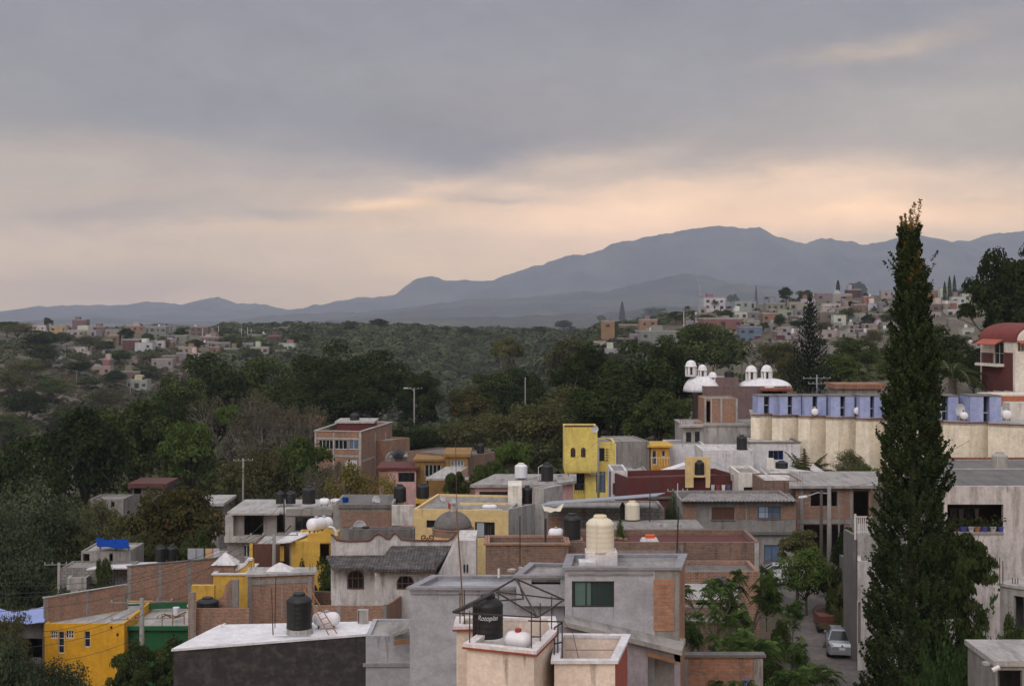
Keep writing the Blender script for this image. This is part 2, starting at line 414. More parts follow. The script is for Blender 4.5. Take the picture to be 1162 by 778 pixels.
# ---------------------------------------------------------------- vegetation
def leaf_mesh(name, C, N, S, mat, asp=1.0, seed=1, parent=None, fold=.25):
    """C centres, N facing directions, S sizes: one bent leaf-cluster face pair each"""
    r = np.random.RandomState(seed); n = len(C)
    N = N/np.maximum(np.linalg.norm(N, axis=1, keepdims=True), 1e-9)
    A = r.randn(n, 3); A -= N*(A*N).sum(1, keepdims=True); A /= np.maximum(np.linalg.norm(A, axis=1, keepdims=True), 1e-9)
    B = np.cross(N, A); S = np.asarray(S)[:, None]
    a = A*S*.5*asp; b_ = B*S*.5
    tip = N*S*fold
    V = np.stack([C-a-b_*.35, C-b_-tip*.3, C+a*1.1-tip, C+b_*.9+tip*.2, ], 1)
    V = V.reshape(-1, 3)
    me = bpy.data.meshes.new(name)
    me.vertices.add(4*n); me.vertices.foreach_set('co', V.ravel().astype(np.float32))
    me.loops.add(4*n); me.loops.foreach_set('vertex_index', np.arange(4*n, dtype=np.int32))
    me.polygons.add(n); me.polygons.foreach_set('loop_start', np.arange(0, 4*n, 4, dtype=np.int32))
    me.update(calc_edges=True); me.materials.append(mat)
    o = bpy.data.objects.new(name, me); col.objects.link(o)
    if parent is not None: o.parent = parent
    return o
def crown_points(r, K, n, rad=(.5, .5, .40), cen=(0, 0, .58), lump=(.11, .19), up=.45, bottom=-.75, hollow=.35):
    L = []; tries = 0
    while len(L) < K and tries < 4000:
        tries += 1
        d = r.randn(3); d /= np.linalg.norm(d)
        if d[2] < bottom: continue
        q = r.uniform(.35, .86)
        p = np.array(cen)+d*np.array(rad)*q
        rr = r.uniform(*lump)
        L.append((p, rr))
    C = []; N = []
    per = n//len(L)
    for p, rr in L:
        d = r.randn(per, 3); d /= np.linalg.norm(d, axis=1, keepdims=True)
        d[:, 2] = np.where(d[:, 2] < -.3, -d[:, 2], d[:, 2])
        q = r.uniform(hollow, 1.08, (per, 1))**.6
        c = p+d*rr*q*np.array([1, 1, min(.8, rad[2]*2)])
        C.append(c); N.append(d+np.array([0, 0, up])+r.randn(per, 3)*.45)
    return np.concatenate(C), np.concatenate(N), L
def limbs(r, L, trunk_h=.32, tr=.022, lean=0.0, k=10, base=None):
    mb = MB(); top = np.array([lean, 0, trunk_h])
    mb.tube([(0, 0, -.12), (0, 0, 0), (lean*.5+.01, .008, trunk_h*.55), tuple(top)], [tr*1.5, tr*1.25, tr, tr*.8], 7)
    idx = r.permutation(len(L))[:k]
    for i in idx:
        p, rr = L[i]; s0 = np.array([lean*.6, 0, trunk_h*r.uniform(.55, 1)])
        mid = s0*.5+p*.5+np.array([0, 0, -.05])+r.randn(3)*.02
        mb.tube([tuple(s0), tuple(mid), tuple(p)], [tr*.6, tr*.36, tr*.12], 5)
        for _ in range(2):
            e = p+r.randn(3)*rr*.7
            mb.tube([tuple(mid*.4+p*.6), tuple(e)], [tr*.2, tr*.05], 4)
    return mb
bark = plain('bark', (74, 64, 56), .95, scale=8, var=.3)
bark_grey = plain('bark_grey', (104, 96, 90), .95, scale=8, var=.25)
leaf_dark = leafmat('leaf_dark', (28,36,22), (58,70,36), scale=3.0)
leaf_mid = leafmat('leaf_mid', (38,48,28), (82,92,50), scale=3.0)
leaf_olive = leafmat('leaf_olive', (50,52,34), (98,98,62), scale=3.0)
leaf_bright = leafmat('leaf_bright', (48,62,32), (92,108,54), scale=3.0)
leaf_russet = leafmat('leaf_russet', (46,46,26), (88,86,48), (104,72,48), scale=3.0)
leaf_flame = leafmat('leaf_flame', (40,48,30), (76,78,46), (140,76,50), scale=3.0)
leaf_silver = leafmat('leaf_silver', (40,50,36), (84,94,68), scale=3.0)
leaf_cypress = leafmat('leaf_cypress', (26,35,21), (64,74,44), scale=1.2, trans=.12)
leaf_grey = leafmat('leaf_grey', (72,70,56), (98,94,74), scale=3.0)
leaf_yellow = leafmat('leaf_yellow', (84,82,40), (140,128,66), scale=3.0)
PROTO = {}
def tree_proto(kind, seed, leaf, n=11000, K=46, size=.032, tmat=None, name='tree', nolink=False, trunk_h=.32, tr=.022, k=10, **kw):
    r = np.random.RandomState(seed)
    root = thing(name, None, None)
    C, N, L = crown_points(r, K, n, **kw)
    leaf_mesh('crown', C, N, r.uniform(.55, 1.25, len(C))*size, leaf, seed=seed, parent=root)
    limbs(r, L, trunk_h, tr, k=k).build('trunk', tmat or bark, root, smooth=True)
    proto_done(root); PROTO.setdefault(kind, []).append(root)
    return root
for s0 in (11, 12, 13): tree_proto('dark', s0, leaf_dark)
for s0 in (14, 15): tree_proto('mid', s0, leaf_mid)
for s0 in (21, 22, 23): tree_proto('olive', s0, leaf_olive, n=8000, size=.027, hollow=.1, tmat=bark_grey, k=16, lump=(.12, .24))
for s0 in (31, 32): tree_proto('bright', s0, leaf_bright, size=.034)
# tall trunked variants: the crown keeps its round shape when the tree stands far above its foot
for kd, lf in (('dark', leaf_dark), ('mid', leaf_mid), ('bright', leaf_bright), ('olive', leaf_olive), ('mango', leaf_mid)):
    for q_, rt_ in ((1.7, 1), (2.6, 2), (4.2, 3)):
        rz_ = .42/q_
        tree_proto(kd+'_tall%d' % rt_, 80+rt_, lf, n=9000, K=40, size=.034, rad=(.5, .5, rz_), cen=(0, 0, .98-rz_), lump=(.10, .17), trunk_h=max(.3, .9-2*rz_), tr=.03)
tree_proto('russet', 41, leaf_russet, n=14000, K=46, size=.032, rad=(.5, .5, .42), cen=(0, 0, .56), bottom=-.9)
tree_proto('flame', 42, leaf_flame)
for s0 in (51, 52): tree_proto('silver', s0, leaf_silver, n=15000, K=40, size=.024, hollow=.05, lump=(.14, .26), rad=(.5,.5,.42), cen=(0,0,.55), bottom=-.9)
tree_proto('mango', 61, leaf_mid, n=15000, K=60, size=.034, rad=(.5, .5, .44), cen=(0, 0, .55), lump=(.09, .16), bottom=-.9)
tree_proto('ficus', 62, leaf_dark, n=20000, K=90, size=.026, rad=(.5, .5, .47), cen=(0, 0, .53), lump=(.07, .13), bottom=-.9)
tree_proto('vine', 63, leaf_mid, n=12000, K=70, size=.034, rad=(.5, .5, .5), cen=(0, 0, .5), lump=(.08, .14), bottom=-1)
for s0 in (71, 72): tree_proto('yellowish', s0, leaf_yellow, n=4200, size=.03, hollow=.05, tmat=bark_grey, k=16)
def bare_proto(seed, leafn=900, dens=5, lm=None):
    r = np.random.RandomState(seed); mb = MB(); tips = []
    def grow(p, d, l, rad, lev):
        q = p+d*l; mid = (p+q)/2+r.randn(3)*l*.06
        mb.tube([tuple(p), tuple(mid), tuple(q)], [rad, rad*.85, rad*.65], 5 if lev < 2 else 3, cap=False)
        if lev >= 5: tips.append(q); return
        for _ in range(2+(r.rand() < .55)+(lev == 0)*2):
            nd = d+r.randn(3)*(.5 if lev < 3 else .62); nd[2] += .12; nd /= np.linalg.norm(nd)
            grow(q, nd, l*r.uniform(.68, .86), rad*.62, lev+1)
    root = thing('bare_tree', None, None)
    grow(np.array([0, 0, 0.]), np.array([0, 0, 1.]), .23, .02, 0)
    mb.tube([(0, 0, -.12), (0, 0, .01)], [.026, .02], 6)
    mb.build('trunk', bark_grey, root)
    T_ = np.array(tips); C = T_[r.randint(0, len(T_), leafn*4)]+r.randn(leafn*4, 3)*.018
    leaf_mesh('crown', C, r.randn(len(C), 3), r.uniform(.008, .018, len(C)), lm or leaf_grey, seed=seed, parent=root)
    proto_done(root); PROTO.setdefault('bare', []).append(root)
for s0 in (5, 8, 9): bare_proto(s0)
# palms
def frond(C, N, base, d, L, droop, r, n=26, w=.16):
    """leaflets hanging both sides of an arching rib; returns rib points"""
    pts = []; p = np.array(base, float); d = np.array(d, float); d /= np.linalg.norm(d)
    for i in range(9):
        pts.append(p.copy()); p = p+d*L/8; d = d+np.array([0, 0, -droop/8]); d /= np.linalg.norm(d)
    return pts
def palm_proto(kind, seed, nf, L, droop, leafc, trunk_h, tr, up=(.1, 1.0), width=.11, name='palm_tree', thick=1.0):
    r = np.random.RandomState(seed); root = thing(name, None, None); mb = MB(); V = []; Fc = []
    for i in range(nf):
        a = 2*math.pi*i/nf*2.4+r.rand()*.5; e = r.uniform(*up)
        d = np.array([math.cos(a)*math.cos(e), math.sin(a)*math.cos(e), math.sin(e)])
        pts = frond(None, None, (0, 0, trunk_h), d, L*r.uniform(.85, 1.1), droop*r.uniform(.8, 1.2), r)
        mb.tube([tuple(p) for p in pts], [tr*.16*(1-j/10) for j in range(9)], 3, cap=False)
        for j in range(1, 9):
            p0 = pts[j]; dd = pts[j]-pts[j-1]; dd /= np.linalg.norm(dd)
            sd = np.cross(dd, [0, 0, 1.0]); sd /= np.linalg.norm(sd)+1e-9
            wl = L*width*math.sin(math.pi*min(.95, j/9+.12))*2.4
            for sgn in (-1, 1):
                for q in range(4):
                    b0 = p0+dd*(q/4-.5)*L/8
                    tip = b0+sd*sgn*wl*r.uniform(.8, 1.1)+dd*wl*.5+np.array([0, 0, -wl*r.uniform(.25, .75)])
                    o = len(V); hw = dd*L/8*.10*thick
                    V += [tuple(b0-hw), tuple(b0+hw), tuple(tip+hw*.15), tuple(tip-hw*.15)]; Fc.append((o, o+1, o+2, o+3))
    me = bpy.data.meshes.new('crown'); me.from_pydata(V, [], Fc); me.update(); me.materials.append(leafc)
    o = bpy.data.objects.new('crown', me); col.objects.link(o); o.parent = root
    mb.tube([(0, 0, -.3), (0, 0, 0), (.01, 0, trunk_h*.6), (0, 0, trunk_h)], [tr*1.3, tr*1.2, tr, tr*.8], 8)
    mb.build('trunk', bark_grey, root)
    proto_done(root); PROTO.setdefault(kind, []).append(root); return root
palm_proto('palm', 3, 22, .42, 1.5, leaf_mid, .6, .025, thick=1.3)
palm_proto('royal', 4, 18, .42, 2.0, leaf_mid, .62, .035, up=(.2, 1.25), thick=1.2)
palm_proto('lowpalm', 6, 20, .85, 1.5, leaf_olive, .12, .05, up=(.3, 1.35), width=.14, thick=1.6)
# slender far cypress, Norfolk pine
def cypress_proto():
    r = np.random.RandomState(2); root = thing('cypress_tree', None, None); n = 2600
    h = r.rand(n)**.9; a = r.rand(n)*6.283; prof = .5*np.sin(np.pi*np.minimum(1, (h*.92+.08)))**.55*(1-h*.35)
    rad = prof*r.uniform(.6, 1, n)
    C = np.stack([np.cos(a)*rad, np.sin(a)*rad, .04+h*.96], 1); N = np.stack([np.cos(a), np.sin(a), 0*a+.6], 1)+r.randn(n, 3)*.3
    o = leaf_mesh('crown', C*np.array([1, 1, 1]), N, r.uniform(.03, .06, n), leaf_cypress, parent=root)
    MB().tube([(0, 0, -.1), (0, 0, .9)], [.03, .01], 6).build('trunk', bark, root)
    proto_done(root); PROTO['cypress'] = [root]
cypress_proto()
def norfolk_proto():
    r = np.random.RandomState(4); root = thing('pine_tree', None, None); C = []; N = []; mb = MB()
    mb.tube([(0, 0, -.1), (0, 0, .99)], [.014, .003], 6)
    for t_ in np.linspace(.1, .97, 21):
        L = .5*(1-t_)**.8*r.uniform(.9, 1.08)+.012
        for k in range(8):
            a = k*math.pi/4+t_*40+r.randn()*.06; e = .32-.1*t_
            d = np.array([math.cos(a), math.sin(a), 0])
            for s in np.linspace(.12, 1, max(5, int(26*(1-t_))+5)):
                p = d*L*s+np.array([0, 0, t_+L*s*s*.3])
                C += [p+r.randn(3)*.005, p+r.randn(3)*.01+np.array([0, 0, .006])]; N += [np.array([0, 0, 1])+r.randn(3)*.5]*2
            mb.tube([(0, 0, t_), tuple(d*L+np.array([0, 0, t_+L*.3]))], [.003, .001], 3, cap=False)
    C = np.array(C); N = np.array(N)
    leaf_mesh('crown', C, N, r.uniform(.018, .034, len(C)), leafmat('leaf_pine', (16,26,18), (40,54,36), scale=3, trans=.1), parent=root)
    mb.build('trunk', bark, root); proto_done(root); PROTO['norfolk'] = [root]
norfolk_proto()

tcount = {}
def tree(kind, px, top, bot, wpx, Y, label, cat='tree', group=None, name=None, i=None, rz=None, sink=0.0):
    """a tree whose crown spans wpx pixels and whose tip is seen at row top; it stands on the ground at distance Y"""
    x = (px-CX)/F*Y; zt = -(top-HY)/F*Y; zb = -(bot-HY)/F*Y if bot is not None else ground_z(x, Y)
    zb = min(zb, ground_z(x, Y)+.0) if bot is not None else zb
    h = zt-zb; wd = wpx/F*Y; q_ = h/wd
    if kind+'_tall1' in PROTO and q_ > 1.45 and cat != 'shrub': kind = kind+('_tall1' if q_ < 2.15 else '_tall2' if q_ < 3.3 else '_tall3')
    if kind == 'jac': wd = wd/.62
    prs = PROTO[kind]; k = tcount.get(kind, 0); tcount[kind] = k+1
    pr = prs[(k if i is None else i) % len(prs)]
    o = place(pr, (x, Y, zb-sink), rz if rz is not None else rng.uniform(0, 6.28), (wd, wd, h/.97), label, cat, group)
    if name: o.name = name
    return o

def bush_mass(name, pts, sizes, mat, per=26, leaf=.42, seed=1, flat=.75):
    """undergrowth nobody could count: many low clumps of leaf faces as one object"""
    r = np.random.RandomState(seed); pts = np.asarray(pts); sizes = np.asarray(sizes); n = len(pts)
    d = r.randn(n, per, 3); d /= np.linalg.norm(d, axis=2, keepdims=True); d[..., 2] = np.abs(d[..., 2])*1.0-.1
    C = pts[:, None, :]+d*sizes[:, None, None]*.5*np.array([1, 1, flat])*r.uniform(.6, 1.05, (n, per, 1))
    S = (sizes[:, None]*leaf*r.uniform(.6, 1.2, (n, per))).ravel()
    N = (d+np.array([0, 0, .9])+r.randn(n, per, 3)*.25).reshape(-1, 3)
    return tag(leaf_mesh(name, C.reshape(-1, 3), N, S, mat, seed=seed), kind='stuff')
def scatter(r, n, px0, px1, Y0, Y1, keep=None):
    px = r.uniform(px0, px1, n*3); u = r.uniform(0, 1, n*3); Y = np.sqrt(Y0**2+(Y1**2-Y0**2)*u)
    if keep is not None:
        k = keep(px, Y); px, Y = px[k], Y[k]
    px, Y = px[:n], Y[:n]
    return np.stack([(px-CX)/F*Y, Y, terr(px, Y)], 1)

# ---------------------------------------------------------------- buildings
glass = plain('window_glass', (28,32,36), .12, spec=.6, var=.05)
glass_blue = plain('window_glass_blue', (86,104,124), .2, var=.15)
glass_green = plain('window_glass_green', (40,54,52), .12, var=.15, scale=.8)
dark_in = plain('dark_interior', (26,24,24), .95)
steel_w = plain('frame_white', (196,192,188), .5)
steel_d = plain('frame_dark', (44,38,36), .5)
steel_b = plain('frame_brown', (84,56,44), .6)
steel_o = plain('frame_orange_rust', (150,96,52), .7)
galv = plain('galvanised_metal', (150,156,166), .45, metal=.3)
wood = plain('wood_old', (124,92,66), .9, var=.3)
conc = plaster('concrete', (136,131,126), .5)
conc_l = plaster('concrete_light', (164,160,155), .45)
conc_d = plaster('concrete_dark', (104,100,97), .5)
conc_roof = plaster('concrete_roof', (150,145,140), .5, scale=.8)
stucco = plaster('grey_stucco', (158,157,161), .4, scale=1.1, dirt=(112,110,112), streak=False)
stucco_v = plaster('mauve_stucco', (140,130,136), .25, scale=1.6)
white = plaster('white_paint', (206,203,203), .25)
white_d = plaster('white_weathered', (194,188,184), .5)
whiteroof = plaster('white_roof_coat', (214,211,212), .12, scale=.6, dirt=(120,110,104))
cream = plaster('cream_paint', (216,198,182), .10)
yellow = plaster('yellow_ochre_paint', (206,150,26), .14)
yellow2 = plaster('yellow_mustard_paint', (196,156,66), .15)
lemon = plaster('lemon_paint', (216,194,104), .2)
sand = plaster('sand_paint', (210,182,128), .12)
beige = plaster('beige_paint', (216,209,197), .22)
beige_lit = plaster('beige_warm_lit', (222,210,188), .22)  # beige with the warm light on the angled panels put into its colour
pink = plaster('pink_paint', (192,150,146), .3)
pinkish = plaster('pinkish_old_paint', (192,184,180), .55)
ochre = plaster('ochre_paint', (138,106,56), .3)
maroon = plaster('maroon_paint', (90,40,36), .25)
mauve = plaster('brown_mauve_paint', (112,92,90), .25)
blue = plaster('periwinkle_paint', (150,159,195), .2)
green_p = plaster('green_paint', (20,84,44), .25)
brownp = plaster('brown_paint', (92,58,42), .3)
redside = plaster('coral_paint', (158,80,66), .25)
black_w = plaster('blackened_wall', (50,46,45), .6, scale=2.2, dirt=(88,80,76), streak=False)
bricks = brick('brick_red', (134,94,74), (104,72,56), stain=.45)
brick_o = brick('brick_orange', (146,102,78), (114,76,58), (150,136,122), stain=.45)
brick_d = brick('brick_dull', (120,90,74), (96,70,56), (120,110,102))
brick_c = brick('brick_course', (160,112,84), (138,90,68), (120,104,92), .3, .12)
block = brick('cinder_block', (128,124,120), (114,110,106), (98,95,92), .45, .24)
m, t, b = material('old_roof_tiles')
uv = t.new('ShaderNodeUVMap').outputs[0]
wv = t.new('ShaderNodeTexWave'); t.l.new(uv, wv.inputs[0]); wv.inputs['Scale'].default_value = 1.6; wv.inputs['Distortion'].default_value = .6
n1 = t.noise(uv, 1.5, 6, .75); n2 = t.noise(uv, 9, 4, .7)
cc = t.mix(t.range(n1.outputs[0], .45, .68), srgb(62,58,57), srgb(112,106,102)); cc = t.mix(1, cc, t.range(n2.outputs[0], .3, .7, .6, 1.3), 'MULTIPLY')
t.l.new(cc, b.inputs['Base Color']); b.inputs['Roughness'].default_value = .95
bp = t.new('ShaderNodeBump'); bp.inputs['Distance'].default_value = .06; t.l.new(wv.outputs[1], bp.inputs['Height']); t.l.new(bp.outputs[0], b.inputs['Normal'])
tiles_old = m
terracotta = brick('terracotta_tiles', (140,84,62), (118,70,52), (96,52,40), .3, .35)

STREAK, t, b = material('rain_dirt')
uv = t.new('ShaderNodeUVMap').outputs[0]; n_ = t.noise(t.mapping(uv, (9, 2, 1)), 1, 4, .7)
b.inputs['Base Color'].default_value = srgb(84, 76, 70); b.inputs['Roughness'].default_value = 1
tb = t.new('ShaderNodeBsdfTransparent'); mxs = t.new('ShaderNodeMixShader'); t.l.new(t.range(n_.outputs[0], .35, .65, .03, .3), mxs.inputs[0])
t.l.new(tb.outputs[0], mxs.inputs[1]); t.l.new(b.outputs[0], mxs.inputs[2]); t.l.new(mxs.outputs[0], t.n['Material Output'].inputs[0])
def off_poly(poly, d):
    """offset a polygon inward by d (negative: outward); counter-clockwise seen from above"""
    n = len(poly); out = []
    for i in range(n):
        p0, p1, p2 = poly[i-1], poly[i], poly[(i+1) % n]
        d1 = Vector((p1[0]-p0[0], p1[1]-p0[1])).normalized(); d2 = Vector((p2[0]-p1[0], p2[1]-p1[1])).normalized()
        n1 = Vector((-d1.y, d1.x)); n2 = Vector((-d2.y, d2.x)); bis = n1+n2
        k = d/max(.25, bis.length_squared/2)
        out.append((p1[0]+bis.x*k, p1[1]+bis.y*k))
    return out
class House:
    """a hollow building from its footprint; faces are numbered from the front one counter-clockwise"""
    def __init__(s, name, label, cat, poly, ztop, wall, zb=None, t=.18, par=.25, roof=None, cornice=None, ov=None, rt=.14, mats=None, group=None):
        s.poly = [(p[0], p[1]) for p in poly]; s.zt = ztop; s.t = t; s.wall = wall; s.mats = mats or {}
        c = Vector((sum(p[0] for p in s.poly)/len(poly), sum(p[1] for p in s.poly)/len(poly)))
        s.zb = zb if zb is not None else min(ground_z(*p) for p in s.poly)-.6
        s.par, s.roof, s.cor, s.ov, s.rt = par, roof or conc_roof, cornice, ov, rt
        s.root = thing(name, label, cat, (c.x, c.y, s.zb), group)
        s.holes = {i: [] for i in range(len(poly))}
    def edge(s, i):
        a = Vector(s.poly[i]); b_ = Vector(s.poly[(i+1) % len(s.poly)]); L = (b_-a).length; return a, b_, (b_-a)/L, L
    def uz(s, i, px, py):
        a, b_, d, L = s.edge(i); k = (px-CX)/F
        u = (k*a.y-a.x)/(d.x-k*d.y); Y = a.y+d.y*u
        return u, -(py-HY)/F*Y
    def rect(s, i, x0, y0, x1, y1):
        u0, _ = s.uz(i, x0, y0); u1, _ = s.uz(i, x1, y0)
        xm = (x0+x1)/2; z1 = s.uz(i, xm, y0)[1]; z0 = s.uz(i, xm, y1)[1]
        return min(u0, u1), z0, max(u0, u1), z1
    def pt(s, i, u, o): a, b_, d, L = s.edge(i); return (a.x+d.x*u-d.y*(-o)*-1*-1, a.y+d.y*u+d.x*(-o)*1) if False else (a.x+d.x*u+d.y*o, a.y+d.y*u-d.x*o)
    def bx(s, mb, i, u0, z0, u1, z1, o0, o1):
        """box on face i between distances o0 and o1 outward of it"""
        q = [s.pt(i, u0, o1), s.pt(i, u1, o1), s.pt(i, u1, o0), s.pt(i, u0, o0)]
        return mb.slab(q, z0, z1)
    def band(s, i, x0, y0, x1, y1, mat, out=.03, name='column', inn=0.0, parent=None):
        u0, z0, u1, z1 = s.rect(i, x0, y0, x1, y1)
        return s.bx(MB(), i, u0, z0, u1, z1, -inn, out).build(name, mat, parent or s.root)
    def hole(s, i, x0, y0, x1, y1):
        r = s.rect(i, x0, y0, x1, y1)
        L = s.edge(i)[3]; r = (max(r[0], .02), r[1], min(r[2], L-.02), min(r[3], s.zt-.02)); s.holes[i].append(r); return r
    def win(s, i, x0, y0, x1, y1, nx=2, ny=1, frame=None, pane=None, sill=None, name='window', fw=.05, deep=.08, curtain=None):
        u0, z0, u1, z1 = s.hole(i, x0, y0, x1, y1); mb = MB()
        s.bx(mb, i, u0, z0, u1, z0+fw, -deep-.05, -deep); s.bx(mb, i, u0, z1-fw, u1, z1, -deep-.05, -deep)
        for k in range(nx+1):
            c = u0+(u1-u0-fw)*k/nx; s.bx(mb, i, c, z0+fw, c+fw, z1-fw, -deep-.05, -deep)
        for k in range(1, ny):
            c = z0+(z1-z0)*k/ny; s.bx(mb, i, u0+fw, c, u1-fw, c+fw*.7, -deep-.045, -deep-.005)
        o = mb.build(name, frame or steel_d, s.root)
        s.bx(MB(), i, u0, z0, u1, z1, -deep-.035, -deep-.025).build('pane', pane or glass, o)
        if curtain:
            s.bx(MB(), i, u0+(u1-u0)*.08, z0+.05, u0+(u1-u0)*.45, z1-.05, -deep-.022, -deep-.012).build('curtain', curtain, o)
        if sill: s.bx(MB(), i, u0-.08, z0-.07, u1+.08, z0-.003, -.02, .07).build('sill', sill, o)
        return o
    def opening(s, i, x0, y0, x1, y1): return s.hole(i, x0, y0, x1, y1)
    def stains(s):
        """thin ragged runs of old rain dirt and repair patches on the front face"""
        L = s.edge(0)[3]; rs = random.Random(int(L*1000)); mb = MB(); H = s.holes[0]
        for _ in range(int(L*1.1)+1):
            u = rs.uniform(.1, L-.15); w_ = rs.uniform(.03, .11); ln = rs.uniform(.3, 1.5)
            if any(h[0]-.2 < u < h[2]+.2 and h[3] > s.zt-ln-.1 for h in H): continue
            p = [s.pt(0, u-w_, .004)+(s.zt-.01,), s.pt(0, u+w_, .004)+(s.zt-.01,), s.pt(0, u+w_*.25, .004)+(s.zt-ln,), s.pt(0, u-w_*.1, .004)+(s.zt-ln*.9,)]
            mb.add(p, [(0, 3, 2, 1)])
        for h in H:
            for uu in (h[0]+.03, h[2]-.03):
                ln = rs.uniform(.3, .9)
                if h[1]-ln > s.zb: mb.add([s.pt(0, uu-.03, .005)+(h[1]-.01,), s.pt(0, uu+.03, .005)+(h[1]-.01,), s.pt(0, uu+.005, .005)+(h[1]-ln,)], [(0, 2, 1)])
        if mb.v: tag(mb.build('rain_streaks', STREAK, s.root), kind='stuff')
    def done(s, no_roof=False):
        n = len(s.poly); inner = off_poly(s.poly, s.t); groups = {}
        for i in range(n):
            a, b_, d, L = s.edge(i); m_ = s.mats.get(i, s.wall); mb = groups.setdefault(m_.name, (MB(), m_))[0]
            H = s.holes[i]
            us = sorted({0.0, L} | {round(v, 4) for h in H for v in (h[0], h[2])}); zs = sorted({s.zb, s.zt} | {round(v, 4) for h in H for v in (h[1], h[3])})
            def q(u, inn):
                if not inn: return (a.x+d.x*u, a.y+d.y*u)
                if u <= 1e-6: return inner[i]
                if u >= L-1e-6: return inner[(i+1) % n]
                return (a.x+d.x*u-d.y*s.t, a.y+d.y*u+d.x*s.t)
            for u0, u1 in zip(us, us[1:]):
                run = None
                for z0, z1 in zip(zs, zs[1:]):
                    cu, cz = (u0+u1)/2, (z0+z1)/2
                    if any(h[0] < cu < h[2] and h[1] < cz < h[3] for h in H):
                        if run: mb.slab([q(u0,0), q(u1,0), q(u1,1), q(u0,1)], *run); run = None
                    else: run = (run[0], z1) if run else (z0, z1)
                if run: mb.slab([q(u0,0), q(u1,0), q(u1,1), q(u0,1)], *run)
        for k, (mb, m_) in groups.items(): mb.build('wall', m_, s.root)
        if s.t >= .14 and s.zt-s.zb > 2.5: s.stains()
        if not no_roof:
            if s.ov is not None:
                MB().slab(off_poly(s.poly, -s.ov), s.zt, s.zt+s.rt).build('roof', s.roof, s.root)
            else:
                MB().slab(off_poly(s.poly, s.t-.01), s.zt-s.par-s.rt, s.zt-s.par).build('roof', s.roof, s.root)
        if s.cor:
            mb = MB(); o_, i_ = off_poly(s.poly, -.10), off_poly(s.poly, s.t+.02)
            for i in range(n):
                j = (i+1) % n; mb.slab([o_[i], o_[j], i_[j], i_[i]], s.zt+.002, s.zt+.10)
            mb.build('coping', s.cor, s.root)
        return s
def rectpoly(xa, YA, xb, YB, D):
    a = Vector(P(xa, HY, YA)[:2]); b_ = Vector(P(xb, HY, YB)[:2]); d = (b_-a).normalized(); n = Vector((-d.y, d.x))
    return [a, b_, b_+n*D, a+n*D]
def rhouse(name, label, cat, xa, xb, top, Y, D, wall, YB=None, **kw):
    poly = rectpoly(xa, Y, xb, YB or Y, D); zt = Z(top, Y)
    return House(name, label, cat, poly, zt, wall, **kw)
def radhouse(name, label, cat, xa, xb, top, Y, D, wall, **kw):
    """house whose side walls run straight away from the viewer"""
    return House(name, label, cat, [P(xa,0,Y)[:2], P(xb,0,Y)[:2], P(xb,0,Y+D)[:2], P(xa,0,Y+D)[:2]], Z(top, Y), wall, **kw)
def phouse(name, label, cat, pts, z, wall, **kw):
    z = z*KY; return House(name, label, cat, [G(px, py, z)[:2] for px, py in pts], z, wall, **kw)
def pxwall(mb, pts, Y, t):
    """upright wall of thickness t whose outline is given by picture directions at distance Y"""
    f = [P(x, y, Y) for x, y in pts]; k = [p+Vector((0, t, 0)) for p in f]; n = len(f)
    return mb.add(f+k, [tuple(range(n)), tuple(range(n, 2*n))[::-1]]+[(i, n+i, n+(i+1) % n, (i+1) % n) for i in range(n)])
def quadslab(mb, p4, th):
    """slab of thickness th under four world points"""
    lo = [Vector(p)-Vector((0, 0, th)) for p in p4]
    return mb.prism([tuple(p) for p in lo], [tuple(p) for p in p4])
def freewall(name, label, a, b_, ztop, zbot, mat, t=.15, cols=0, cmat=None, cap=None, cat='wall', ztop2=None):
    """a: (px, Y) to b: (px, Y)"""
    A = P(a[0], HY, a[1]); B = P(b_[0], HY, b_[1]); d = (B-A).normalized(); n = Vector((-d.y, d.x, 0))*t
    z2 = ztop if ztop2 is None else ztop2
    root = thing(name, label, cat, (A.x, A.y, zbot))
    MB().prism([(p.x, p.y, zbot) for p in (A, B, B+n, A+n)], [(A.x, A.y, ztop), (B.x, B.y, z2), (B.x+n.x, B.y+n.y, z2), (A.x+n.x, A.y+n.y, ztop)]).build('wall_body', mat, root)
    for k in range(cols):
        f = k/max(1, cols-1) if cols > 1 else .5
        p = A.lerp(B, .02+.96*f); zt = ztop+(z2-ztop)*f; q = [p-d*.11-n*.1, p+d*.11-n*.1, p+d*.11+n*1.1, p-d*.11+n*1.1]
        MB().slab([(v.x, v.y) for v in q], zbot, zt+.02).build('column', cmat or conc, root)
    if cap:
        e = n.normalized()*.05
        MB().prism([tuple(Vector((p.x, p.y, z))) for p, z in ((A-e-d*.05, ztop+.003), (B-e+d*.05, z2+.003), (B+n+e+d*.05, z2+.003), (A+n+e-d*.05, ztop+.003))],
                   [tuple(Vector((p.x, p.y, z))) for p, z in ((A-e-d*.05, ztop+.08), (B-e+d*.05, z2+.08), (B+n+e+d*.05, z2+.08), (A+n+e-d*.05, ztop+.08))]).build('coping', cap, root)
    return root

